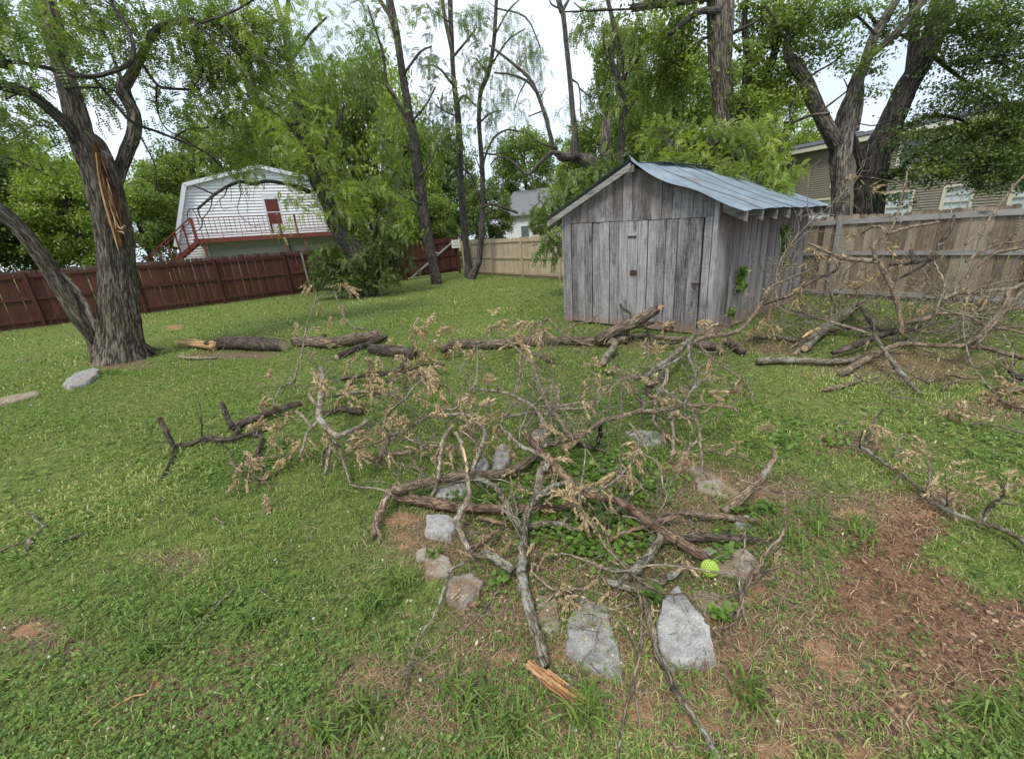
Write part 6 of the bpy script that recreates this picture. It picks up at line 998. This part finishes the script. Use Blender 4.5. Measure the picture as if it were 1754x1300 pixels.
tangle(26, [(1480, 560, 90, 20), (1600, 570, 90, 26), (1440, 560, 60, 16), (1650, 600, 70, 34), (1360, 560, 50, 10), (1700, 560, 40, 30), (1520, 600, 80, 20), (1560, 545, 90, 10), (1700, 680, 30, 14)], 'thin bare twig tangled in the brush heap by the old fence', 'twigs tangled in the brush heap', .5, 1.3, 'limb_grey', th=1.7)
tangle(10, [(1500, 590, 90, 16), (1620, 600, 80, 24), (1420, 580, 50, 14)], 'stouter bent limb woven through the brush heap by the old fence', 'limbs woven through the brush heap', .35, 1.9, 'limb_grey', th=3.6)
tangle(12, [(1150, 590, 90, 10), (1260, 575, 60, 10), (900, 600, 120, 10), (640, 640, 70, 20)], 'thin twig lying among the row of logs', 'twigs lying along the row of logs', .15, .7)
# ---- withered leaf bunches, hung on the nearest traced limb
LV = {'2': [140,400,160,450,200,470,340,570,345,530,440,300,430,260,500,200,530,170,540,230,600,400,570,380,650,430,700,450,460,540,310,470,250,440,60,240,150,280,270,160,350,180,220,60,640,590,690,580,820,560,830,650,870,700,880,760,940,600,960,620,1000,450,1060,370,920,200,930,160,1180,150,1240,100,1280,150,1430,50,820,170,760,190,650,260,600,160,590,680,470,720,420,860,340,740,330,800,260,790,200,740,130,830,60,860,50,960,580,930,600,960,280,880,290,960,740,950,780,920,700,900,760,1010,1040,860,1020,900,1000,960,1180,880,1150,940,1100,740,1080,660,1050,760,950,730,880,740,1530,530,1500,600,1490,740,1490,790,1580,880,1600,920,1470,900,1520,1030,1490,1120,1230,1080,1260,1180,1250,1230,1500,1220,1690,1250,480,20,580,10,740,30,1060,30,40,620,20,600,520,320,480,350,555,300,420,330,380,400,610,330,660,380,180,380,230,500,330,610,570,440],
      '1': [860,40,1140,0,1190,80,1200,130,790,330,750,360,940,280,1300,190,1330,150,850,430,920,370,700,590,680,600,740,580,1060,470,1050,500,1230,420,1210,390,1240,480,1440,450,1480,430,1550,350,1680,350,1300,570,1400,540,780,240,830,670,660,700,840,820,950,570,1390,60,1420,110,1360,200],
      '8': [820,50,860,40,900,145,1000,40,1040,50,1080,70,780,290,880,300,970,210,1030,240,1050,160,1480,220,1520,280,1430,290,1610,260,1560,380,850,430,850,540,610,570,1000,380,1070,490,790,470],
      '4': [1520,80,1500,160,1690,380,1680,430,1580,350,1410,460,1510,430,1240,210,1250,280,1215,110,1120,320,1380,830,1350,860,1450,820,1610,1130,770,770,940,1190,700,1160,1130,730,980,740,1600,1100,1580,1150,930,1060],
      '5': [500,130,510,80,470,170,380,280,350,320,300,340,110,380,90,470,150,530,200,540,240,480,410,560,280,930,250,880,340,1040,740,850,870,830,900,870,700,900,40,1080,1480,790,1520,810,410,1170,600,1270,640,1120,270,960,1130,30,870,80,500,260,100,330,480,110,110,420,190,500,860,800,20,1060],
      '3': [190,640,185,700,160,820,170,870,240,930,230,960,330,870,300,850,340,930,350,690,400,610,440,560,440,520,450,490,620,570,530,600,600,510,790,590,760,650,840,680,930,680,990,590,950,610,980,800,960,750,860,900,940,920,1080,650,1130,640,1180,740,1130,450,1140,540,1320,530,1230,550,1350,290,1230,300,1200,350,810,420,1510,220,1480,70,1520,120,850,240,540,100,20,200,100,250,650,1080,680,1040,650,1150,690,950,700,1000,1300,980,1030,1010,980,1010,1170,210,1490,200,820,640,830,700,1540,885],
      'R': [470,440,520,460,610,470,680,610,670,640,700,600,350,700,370,690,360,740,210,860,240,900,280,930,210,760,190,720,760,930,820,550,740,520,900,520,930,510,960,500,1240,670,850,420,690,350,420,560,410,500,1380,740,1280,740,1330,750,1430,740,980,740,940,740,720,720,770,710,1150,990,1400,1210,1450,1230,1500,1200,1580,1240,830,40,700,20,770,110,330,660,450,430,560,470,1300,730,1420,700,1100,730,380,650],
      'Q': [850,330,900,360,950,380,1070,370,1150,400,1180,410,370,400,340,470,420,460,530,540,600,540,590,490,560,640,620,620,650,580,700,590,690,630,520,660,480,710,540,780,500,790,660,730,700,800,760,740,820,720,780,820,800,800,860,680,960,720,1020,740,900,860,950,880,1030,870,1020,820,920,930,960,960,880,930,1110,760,1130,820,1170,790,1240,800,1290,830,1260,860,1330,830,1100,210,1140,250,1200,200,1300,280,1150,110,1300,710]}
BIG = {('4', 1520), ('5', 500), ('5', 380), ('5', 90), ('4', 1690), ('4', 1610), ('5', 200), ('4', 1380)}
apx = np.concatenate([np.c_[px, np.full(len(px), k)] for k, (i, px, P) in enumerate(ALL)]); aP = np.concatenate([P for i, px, P in ALL]); assert len(apx) == len(aP)
bunch = {}
def wilt(mb, p, size, d=None):
    "a withered compound leaf: a limp rachis with crumpled leaflets folded along it"
    n = int(rng.integers(8, 14)); d = unit(rng.normal(0, .6, 3)+[0, 0, -.35]) if d is None else d; L = size
    for rach in range(1 if size < .1 else 3):
        dd = unit(d+rng.normal(0, .3, 3)); t = np.linspace(.05, 1, n)[:, None]; B = p+dd*L*t+np.array([0, 0, -1])*L*.25*t*t; B[:, 2] = np.maximum(B[:, 2], .012)
        for sgn in (-1, 1):
            ld = unit(dd*.9+np.array([0, 0, -.35])+rng.normal(0, .24, (n, 3))); ll = (L*.40*(.6+.6*rng.random(n)))[:, None]; s_ = unit(np.cross(ld, rng.normal(0, 1, (n, 3)))); nn = np.cross(ld, s_); w_ = ll*.21
            a = B; b = B+ld*ll*.5+nn*w_*.7; c = B+ld*ll+s_*w_*.6-nn*w_*.5
            V = np.stack([a, B+ld*ll*.45+s_*w_, c, b], 1); V2 = np.stack([a, b, c, B+ld*ll*.5-s_*w_+nn*w_*.2], 1)
            for VV in (V, V2):
                VV = VV.reshape(-1, 3); VV[:, 2] = np.maximum(VV[:, 2], .004); mb.add(VV, np.arange(len(VV)).reshape(-1, 4), a=np.repeat(np.clip(.5+rng.normal(0, .22, n), 0, 1), 4))
stm = {}
for z, fl in LV.items():
    ox, oy, s = Z[z]; f = np.array(fl, float).reshape(-1, 2)
    for x, y in f:
        px, py = ox+x/s, oy+y/s; d2 = (apx[:, 0]-px)**2+(apx[:, 1]-py)**2; j = int(np.argmin(d2)); i = ALL[int(apx[j, 2])][0]; Pn = aP[j]
        ht = max(.02, Pn[2]*(.5+.7*rng.random())+.03); p = G(px, py, min(ht, Pn[2]+.25))
        if np.linalg.norm(p-Pn) > .8: p = D(px, py, Pn[1])
        if p[2] < .015: p = G(px, py, .015)
        dp = depth(p); big = (z, int(x)) in BIG; size = (14 if z in 'R8' else 21 if not big else 32)*dp/F*(.75+.5*rng.random())
        mb = bunch.setdefault(i, MB()); sm = stm.setdefault(i, MB())
        p = p+np.array([0, 0, size*.3]); wilt(mb, p, size)
        for _ in range(rng.integers(0, 3) if not big else 3): wilt(mb, p+rng.normal(0, .25, 3)*size, size*.75)
        if np.linalg.norm(p-Pn) > .02: mid = (p+Pn)/2+[0, 0, .02]; tube(sm, spline([Pn, mid, p], 3), .0018+.0004*dp/3, 3, capstart=False)
for i, p, size in XTRA: wilt(bunch.setdefault(i, MB()), p, size*.8*max(1, depth(p)/4.5))
for i, mb in bunch.items(): mb.build('dead_leaves', M['dead'], BR[i])
for i, mb in stm.items(): mb.build('leaf_stalks', M['twig'], BR[i])

# ------------------------------------------------------------ stones
def stone_(label, z, pts, h, m='stone', ridge=0., sink=.02, ht=None, tilt=None):
    ox, oy, s = Z[z]; a = np.array(pts, float).reshape(-1, 2); P = np.array([G(ox+x/s, oy+y/s, h*.8)[:2] for x, y in a]); c = P.mean(0); n = len(P)
    # denser outline with small irregularities
    K = 5; Q = []
    for k in range(n):
        for t in range(K): p = P[k]+(P[(k+1) % n]-P[k])*t/K; Q.append(p+(rng.normal(0, 1, 2)*np.linalg.norm(P[(k+1) % n]-P[k])*.025 if t else 0))
    Q = np.array(Q); nq = len(Q); rings = []; off = rng.random(3)*20; dirs = unit(rng.normal(0, 1, (3, 2)))
    h = h*.46; prof = [(1.03, -sink-.03), (1.04, h*.2), (1.01, h*.6), (.97, h*.86), (.93, h*.98), (.86, h), (.72, h), (.55, h), (.38, h), (.2, h), (.08, h)]
    size = np.linalg.norm(Q-c, axis=1).mean(); c = c+rng.normal(0, .18, 2)*size
    for sc_, zz in prof:
        R_ = c+(Q-c)*sc_+(rng.normal(0, .012, (nq, 2))*size if sc_ < .97 else 0); zv = np.full(nq, zz, float)
        if zz > 0: zv = zv+(h*.18*fbm(R_[:, 0]*1., R_[:, 1]*1., int(abs(c[0])*100)+7, 1.4/size, 2)+.004*fbm(R_[:, 0], R_[:, 1], 5, 26., 3))*(.4 if zz < h else 1)
        if zz >= h*.9 and ridge: zv += ridge*np.clip(1-np.abs((R_-c)@dirs[0]+size*.25)/(size*.9), 0, 1)
        if tilt is not None and zz > 0: zv += ((R_-c)@np.array(tilt))
        zv += rng.normal(0, h*.035, nq); rings.append(np.c_[R_, np.maximum(zv, .0) if zz > 0 else zv])
    V = np.vstack(rings+[[[*c, rings[-1][:, 2].mean()]]]); q = []
    for k in range(len(prof)-1): b = k*nq; q += [[b+j, b+(j+1) % nq, b+nq+(j+1) % nq, b+nq+j] for j in range(nq)]
    b = (len(prof)-1)*nq; t = [[b+j, b+(j+1) % nq, len(V)-1] for j in range(nq)]
    A_ = np.sum(Q[:, 0]*np.roll(Q[:, 1], -1)-np.roll(Q[:, 0], -1)*Q[:, 1])
    if A_ < 0: q = [k[::-1] for k in q]; t = [k[::-1] for k in t]
    mb = MB(); mb.add(V, q, t, bc=V+off); o = mb.build('stone', M[m], None, True); pass; tag(o, label, 'stone', 'stones set in a ring')
    return o
stone_('large flat grey stone at the bottom centre of the ring', '6', [870, 160, 990, 190, 1010, 290, 1050, 410, 1075, 520, 1060, 570, 980, 540, 880, 500, 790, 440, 800, 260], .07)
stone_('pale pointed stone right of the large flat grey one', '6', [1345, 78, 1372, 112, 1420, 200, 1480, 280, 1520, 360, 1545, 440, 1500, 460, 1320, 470, 1250, 380, 1240, 270, 1290, 150], .12, 'stone_pale', ridge=.05)
stone_('narrow brownish stone left of the large flat grey one', '6', [640, 150, 740, 180, 755, 330, 700, 350, 640, 300], .05, 'stone_soil')
stone_('rounded soil stained stone under the lichen fork', '4', [690, 930, 850, 880, 960, 950, 880, 1080, 780, 1150, 650, 1080], .09, 'stone_soil', ridge=.03)
stone_('broad tan and grey stone at the left of the ring', '4', [520, 700, 600, 740, 690, 780, 720, 880, 640, 910, 490, 910, 495, 800], .07, 'stone_soil')
stone_('small pinkish stone at the far left of the ring', '4', [430, 720, 510, 700, 500, 800, 425, 790], .06, 'stone_soil')
stone_('pale squarish stone under the reddish brown limb', '4', [500, 430, 600, 418, 700, 440, 740, 500, 700, 600, 580, 590, 495, 570], .10, 'stone_pale')
stone_('pale triangular stone under the thick bent limb', '4', [580, 250, 680, 200, 800, 190, 850, 240, 780, 300, 580, 300], .08, 'stone')
stone_('small upper stone above the thick bent limb', '4', [690, 120, 760, 110, 800, 130, 790, 160, 680, 160], .09, 'stone')
stone_('grey stone leaning under the leaves at the top left of the ring', '2', [1075, 860, 1130, 830, 1190, 850, 1180, 950, 1110, 1030, 1050, 1020], .12, 'stone')
stone_('grey wedge shaped stone beside the upper lichen limb', '2', [880, 1030, 950, 960, 1010, 930, 1030, 990, 990, 1045, 900, 1070], .12, 'stone')
stone_('round grey stone at the top of the ring', '2', [1340, 760, 1380, 725, 1440, 740, 1445, 820, 1360, 835], .11, 'stone')
stone_('flat pale stone in the grass at the top right of the ring', '3', [620, 850, 700, 842, 810, 846, 890, 905, 830, 940, 720, 925], .05, 'stone_pale')
stone_('long flat mottled stone at the right of the ring', '3', [960, 1060, 1060, 1060, 1160, 1120, 1330, 1230, 1290, 1260, 1080, 1210, 1040, 1130], .04, 'stone_soil')
stone_('broad brown stone behind the green ball', '5', [950, 700, 1150, 692, 1300, 705, 1400, 800, 1390, 860, 1290, 915, 1100, 850], .07, 'stone_soil')
stone_('small white stone peeking out by the dark flat limb', '5', [1210, 490, 1300, 462, 1345, 500, 1330, 530, 1220, 525], .08, 'stone_pale')
stone_('flat earthy stone below the green ball', '5', [930, 990, 1050, 1000, 1150, 1050, 1220, 1130, 1160, 1200, 1000, 1150, 925, 1060], .04, 'stone_soil')
stone_('slanting grey slab at the foot of the split tree', 's', [104, 652, 125, 634, 160, 624, 170, 628, 150, 646, 115, 656], .14, 'stone')
stone_('flat slab in the grass at the left edge', 's', [-12, 682, 20, 674, 62, 666, 66, 671, 30, 682, -12, 692], .07, 'stone_soil')

# ------------------------------------------------------------ lime lattice ball
bc_ = G(1216, 968, .065); rad = 14.4*depth(bc_)/F; bc_[2] = rad
ball = thing('ball', 'lime green rubber ball with a honeycomb of holes, beside the broad brown stone', 'ball', bc_*[1, 1, 0])
import bmesh
bm = bmesh.new(); bmesh.ops.create_icosphere(bm, subdivisions=3, radius=1)
me0 = bpy.data.meshes.new('tmp'); bm.to_mesh(me0); fv = [(np.array(v.co), [np.array(f.calc_center_median()) for f in v.link_faces]) for v in bm.verts]; bm.free(); bpy.data.meshes.remove(me0)
mb = MB()
for v, fs in fv:      # dual cells: a raised hexagonal rim round a sunken hole
    fs = np.array(fs); nrm = unit(v); u = unit(np.cross(nrm, [.3, .5, .8])); w_ = np.cross(nrm, u); fs = fs[np.argsort(np.arctan2((fs-v)@w_, (fs-v)@u))]; k = len(fs); fs = unit(fs); c = fs.mean(0)
    inn = c+(fs-c)*.74; R0_ = np.vstack([fs*rad, unit(inn)*rad*1.0, unit(inn)*rad*.86])+bc_
    q = [[j, (j+1) % k, k+(j+1) % k, k+j] for j in range(k)]+[[k+j, k+(j+1) % k, 2*k+(j+1) % k, 2*k+j] for j in range(k)]
    mb.add(R0_, q)
mb.build('lattice_shell', M['ball'], ball)
mb = MB(); th_ = np.linspace(0, math.pi, 13)[:, None]; ph_ = np.linspace(0, 2*math.pi, 24, endpoint=False)[None]
V = np.stack([np.sin(th_)*np.cos(ph_), np.sin(th_)*np.sin(ph_), np.cos(th_)+0*ph_], -1).reshape(-1, 3)*rad*.87+bc_; i = np.arange(12)[:, None]*24; j = np.arange(24)[None]; mb.add(V, np.stack([i+j, i+24+j, i+24+(j+1) % 24, i+(j+1) % 24], -1).reshape(-1, 4)); mb.build('inner_core', M['ball_in'], ball, True)
# ------------------------------------------------------------ ground cover
def scatter(n, r0, r1, power, half=78):
    "random ground points in the seen sector, denser near the viewer"
    u = rng.random(n)
    r = (r0**(2-power)+(r1**(2-power)-r0**(2-power))*u)**(1/(2-power)) if abs(power-2) > 1e-3 else r0*(r1/r0)**u
    th = (rng.random(n)*2-1)*R(half); return r*np.sin(th), r*np.cos(th)
SHEDC = (C0+su*SW/2+sv*SL/2)[:2]
def clear(x, y):
    a = (x-C0[0])*su[0]+(y-C0[1])*su[1]; b = (x-C0[0])*sv[0]+(y-C0[1])*sv[1]; ins = (a > .0) & (a < SW) & (b > 0) & (b < SL)
    f1 = (x-RA[0])*rn[0]+(y-RA[1])*rn[1] > .03; pn = np.array([-pu[1], pu[0]]); pn = pn if pn@PA[:2] < 0 else -pn; f2 = (x-PA[0])*pn[0]+(y-PA[1])*pn[1] > .03
    return ~ins & f1 & f2
def blades(mb, x, y, h, w_, lean, tone, seg=2):
    n = len(x); z = gz(x, y); th = rng.random(n)*6.28; ln = lean*(.3+rng.random(n)); dx, dy = np.cos(th)*ln, np.sin(th)*ln; b = np.stack([x, y, z-.004], -1)
    sx, sy = -np.sin(th+rng.normal(0, .5, n))*w_/2, np.cos(th)*w_/2; S = np.stack([sx, sy, 0*sx], -1)
    mid = b+np.stack([dx*h*.35, dy*h*.35, h*.62], -1); tip = b+np.stack([dx*h, dy*h, h*np.maximum(.25, 1-ln*.55)], -1)
    V = np.stack([b-S, b+S, mid+S*.85, mid-S*.85, tip], 1).reshape(-1, 3); k = np.arange(n)*5
    mb.add(V, np.stack([k, k+1, k+2, k+3], -1), np.stack([k+3, k+2, k+4], -1), a=np.repeat(np.clip(tone, 0, 1), 5))
def cover(n, r0, r1, p, half=78): 
    x, y = scatter(n, r0, r1, p, half); k = clear(x, y); x, y = x[k], y[k]; a, b, c = masks(x, y); return x, y, a, b, c
mb = MB()
for (n, r0, r1, p, h0, w0) in ((165000, .35, 4.2, 1.1, .036, .0042), (140000, 3.8, 11, 1.2, .042, .0085), (120000, 10, 31, 1.0, .05, .02)):
    x, y, a, b, c = cover(n, r0, r1, p); clump = fbm(x, y, 21, 2.2, 4); keep = rng.random(len(x)) < np.clip((1-a*1.0)*(1-b*1.05)*(1-c*.9)*(.85+.7*clump), 0, 1)
    x, y, c, clump = x[keep], y[keep], c[keep], clump[keep]; n_ = len(x); tone = .40+.24*clump+rng.normal(0, .27, n_)+.3*(c > .35)*rng.random(n_)+.5*np.clip(fbm(x, y, 33, .9, 4)-.1, 0, 1)
    blades(mb, x, y, h0*(.5+.9*rng.random(n_))*(1+.55*clump), w0*(.7+.6*rng.random(n_)), 1.1, tone)
gr = tag(mb.build('grass', M['grass']), 'mown green grass growing across the yard', 'grass', kind='stuff')
# coarse tufts of crabgrass near the viewer
mb = MB(); x, y, a, b, c = cover(620, .4, 4.6, 1.0, 75); k = rng.random(len(x)) < (1-a)*(1-b*.8)*np.clip(.25+fbm(x, y, 44, 1.7, 3), 0, 1); x, y = x[k], y[k]
for X_, Y_ in zip(x, y):
    n = int(rng.integers(6, 15)); R_ = .012+.012*rng.random(); blades(mb, X_+rng.normal(0, R_, n), Y_+rng.normal(0, R_, n), .05+.075*rng.random(n), .0045+.003*rng.random(n), 1.25, .35+rng.normal(0, .15, n)+.1)
for (px, py, n_) in ((1470, 1030-120, 5), (440, 1075, 5), (690, 1010, 6), (1010, 1230, 8), (1290, 1200, 5), (870, 1250, 6), (1350, 930, 5), (1700, 1230, 5), (560, 1260, 5), (1390, 890, 4), (800, 1210, 6), (320, 1060, 5), (650, 1040, 5), (260, 1130, 4), (620, 1230, 5)):
    for _ in range(n_):
        g_ = G(px+rng.normal(0, 16), py+rng.normal(0, 10)); n = 12; blades(mb, g_[0]+rng.normal(0, .02, n), g_[1]+rng.normal(0, .02, n), .07+.08*rng.random(n), .006+.004*rng.random(n), 1.1, .38+rng.normal(0, .13, n))
tag(mb.build('coarse_grass', M['grass']), 'coarse broad bladed grass tufts in the foreground', 'grass', kind='stuff')
# clover: three round leaflets on short stems
def clover(mb, x, y, s, zz):
    n = len(x); z = gz(x, y)+zz; c = np.stack([x, y, z], -1); th = rng.random(n)*6.28; tone = np.clip(.45+rng.normal(0, .2, n), 0, 1); tl = rng.normal(0, .28, (n, 2))
    for k in range(3):
        a = th+k*2.094; d = np.stack([np.cos(a), np.sin(a), tl[:, 0]+rng.normal(0, .15, n)], -1)*s[:, None]; e = np.stack([-np.sin(a), np.cos(a), tl[:, 1]], -1)*s[:, None]*.52
        V = np.stack([c, c+d*.55-e, c+d*1.02-e*.45, c+d*1.02+e*.45, c+d*.55+e], 1).reshape(-1, 3); q = np.arange(n)*5
        mb.add(V, np.stack([q+1, q+2, q+3, q+4], -1), np.stack([q, q+1, q+4], -1), a=np.repeat(tone, 5))
mb = MB()
for (n, r0, r1, p, s0) in ((75000, .35, 4.5, 1.1, .0095), (46000, 4, 13, 1.1, .018)):
    x, y, a, b, c = cover(n, r0, r1, p); k = rng.random(len(x)) < np.clip((1-a*1.1)*(1-b*1.1)*(1-c*.6)*(.35+1.3*fbm(x, y, 61, 1.5, 3)+.25), 0, 1); x, y = x[k], y[k]; n_ = len(x)
    clover(mb, x, y, s0*(.7+.6*rng.random(n_)), .018+.02*rng.random(n_))
tag(mb.build('clover', M['clover']), 'low white clover leaves mixed through the grass', 'clover', kind='stuff')
# violets and ground ivy inside the stone ring
mb = MB(); 
for (px, py, rx, ry, n) in ((1010, 870, 110, 60, 420), (980, 900, 80, 50, 260), (1100, 830, 80, 40, 230), (1050, 800, 90, 30, 200), (900, 870, 60, 40, 150), (1080, 930, 60, 40, 160), (1250, 930, 40, 25, 60), (950, 810, 50, 30, 110), (850, 870, 60, 20, 70), (1000, 950, 60, 30, 90), (1110, 1030, 30, 14, 40), (1235, 965, 26, 18, 40), (860, 1000, 20, 14, 26), (1230, 1060, 30, 12, 26), (800, 860, 40, 12, 60), (1340, 760, 60, 25, 90), (740, 960, 12, 8, 10), (1300, 880, 60, 14, 70), (1420, 760, 60, 20, 60), (1340, 540, 60, 8, 60), (200, 640, 30, 6, 50), (590, 505, 60, 5, 30), (385, 520, 8, 6, 20), (65, 545, 30, 10, 40), (730, 500, 20, 5, 20)):
    c, u, v = ell(px, py, rx, ry); n = int(n*1.15); q = rng.normal(0, .5, (n, 2)); P = c+q[:, :1]*u+q[:, 1:]*v; dp = np.hypot(P[:, 0], P[:, 1]); sz = .012+.013*rng.random(n); z = gz(P[:, 0], P[:, 1])+.02+.05*rng.random(n)
    th = rng.random(n)*6.28; C3 = np.c_[P, z]; tl = rng.normal(0, .35, (n, 3)); rr = []
    for k in range(6):
        a = th+k*math.pi/3; f = (1., .95, .85, .35, .85, .95)[k]; rr.append(C3+np.stack([np.cos(a), np.sin(a), tl[:, 0]*np.cos(a)+tl[:, 1]*np.sin(a)], -1)*(sz*f)[:, None])
    V = np.stack(rr, 1).reshape(-1, 3); k = np.arange(n)*6; mb.add(V, np.vstack([np.stack([k, k+1, k+2, k+3], -1), np.stack([k, k+3, k+4, k+5], -1)]), a=np.repeat(np.clip(.45+rng.normal(0, .2, n), 0, 1), 6))
tag(mb.build('ground_ivy', M['ivy']), 'round leaved green weeds filling the stone ring', 'weeds', kind='stuff')
# dry straw and thatch
mb = MB(); x, y, a, b, c = cover(150000, .5, 8, 1.2); k = rng.random(len(x)) < np.clip(c*1.0+.06+a*.16+b*.3, 0, 1); x, y = x[k], y[k]; n_ = len(x)
blades(mb, x, y, .016+.034*rng.random(n_)**1.5, .0013+.0012*rng.random(n_)+.0006*np.hypot(x, y), 2.6, rng.random(n_))
tag(mb.build('dry_straw', M['straw']), 'dry tan grass stems lying in the thin patches', 'straw', kind='stuff')
# fallen withered leaflets
mb = MB(); 
for (px, py, rx, ry, n) in ((950, 800, 330, 190, 900), (800, 700, 260, 90, 300), (1100, 1000, 260, 110, 360), (1500, 580, 260, 70, 320), (1560, 800, 180, 120, 260), (640, 800, 240, 120, 160), (1000, 1050, 200, 80, 200), (900, 600, 300, 30, 160)):
    c, u, v = ell(px, py, rx, ry); q = rng.normal(0, .5, (n, 2)); P = c+q[:, :1]*u+q[:, 1:]*v; sz = (.012+.014*rng.random(n))*np.maximum(1, np.hypot(*P.T)/4); leaves(mb, np.c_[P, gz(*P.T)+.012+.03*rng.random(n)], sz, aspect=.45, flat=.8)
tag(mb.build('leaf_litter', M['dead']), 'withered tan leaflets strewn under the fallen branches', 'leaf litter', kind='stuff')
# clover blossoms
mb = MB(); x, y, a, b, c = cover(2000, 1., 14, .9, 72); k = (rng.random(len(x)) < np.clip(.25+1.2*fbm(x, y, 71, 1.1, 3), 0, 1)) & (a < .3) & (b < .3); x, y = x[k], y[k]; z = gz(x, y)+.045+.02*rng.random(len(x)); r_ = (.0045+.003*rng.random(len(x)))*np.maximum(1, np.hypot(x, y)/5)
oc = np.array([[1, 0, 0], [-1, 0, 0], [0, 1, 0], [0, -1, 0], [0, 0, 1], [0, 0, -1]]+[[i*.62, j*.62, k*.62] for i in (-1, 1) for j in (-1, 1) for k in (-1, 1)], float)
tri = []
for i0, s_ in enumerate(oc[:6]):
    pass
cx = [(6+4*(i > 0)+2*(j > 0)+(k > 0)) for i in (-1, 1) for j in (-1, 1) for k in (-1, 1)]
def cid(i, j, k): return 6+4*(i > 0)+2*(j > 0)+(k > 0)
for ax, f in ((0, 0), (0, 1), (1, 2), (1, 3), (2, 4), (2, 5)):
    s_ = 1 if f % 2 == 0 else -1; sq = [(-1, -1), (1, -1), (1, 1), (-1, 1)]; ids = []
    for p_ in sq: v_ = [0, 0, 0]; v_[ax] = s_; v_[(ax+1) % 3] = p_[0]; v_[(ax+2) % 3] = p_[1]; ids.append(cid(*v_))
    for m_ in range(4): tri.append([f, ids[m_], ids[(m_+1) % 4]] if s_ > 0 else [f, ids[(m_+1) % 4], ids[m_]])
tri = np.array(tri); n_ = len(x); V = np.c_[x, y, z][:, None]+oc[None]*r_[:, None, None]*(1+rng.normal(0, .15, (n_, 14, 1))); mb.add(V.reshape(-1, 3), t=(tri[None]+np.arange(n_)[:, None, None]*14).reshape(-1, 3), a=np.repeat(rng.random(n_), 14))
tag(mb.build('clover_blossoms', M['flower'], None, True), 'small white clover blossoms dotted over the lawn', 'clover blossoms', kind='stuff')
# clods and pebbles in the bare soil
mb = MB(); n = 1500; c = []; 
for e in SOIL+CLAY[:8]:
    q = rng.normal(0, .6, (420, 2)); c.append(e[0]+q[:, :1]*e[1]+q[:, 1:]*e[2])
c = np.vstack(c); n_ = len(c); r_ = .0025+.008*rng.random(n_)**3; zz = gz(c[:, 0], c[:, 1])+r_*.35; sc3 = 1+rng.normal(0, .25, (n_, 1, 3)); sc3[..., 2] *= .6
V = np.c_[c, zz][:, None]+oc[None]*r_[:, None, None]*sc3*(1+rng.normal(0, .18, (n_, 14, 1))); mb.add(V.reshape(-1, 3), t=(tri[None]+np.arange(n_)[:, None, None]*14).reshape(-1, 3), a=np.repeat(rng.random(n_), 14), bc=V.reshape(-1, 3))
m, nt, out = mat('clod'); finish(nt, out, (ramp(nt, (attr(nt, 'a'), 'Fac'), [(0, (.06, .036, .024)), (.5, (.17, .10, .065)), (.9, (.28, .175, .11)), (1, (.42, .30, .20))]), 0), .95); M['clod'] = m
tag(mb.build('soil_clods', m), 'small clods and pebbles in the bare soil patch', 'clods', kind='stuff')
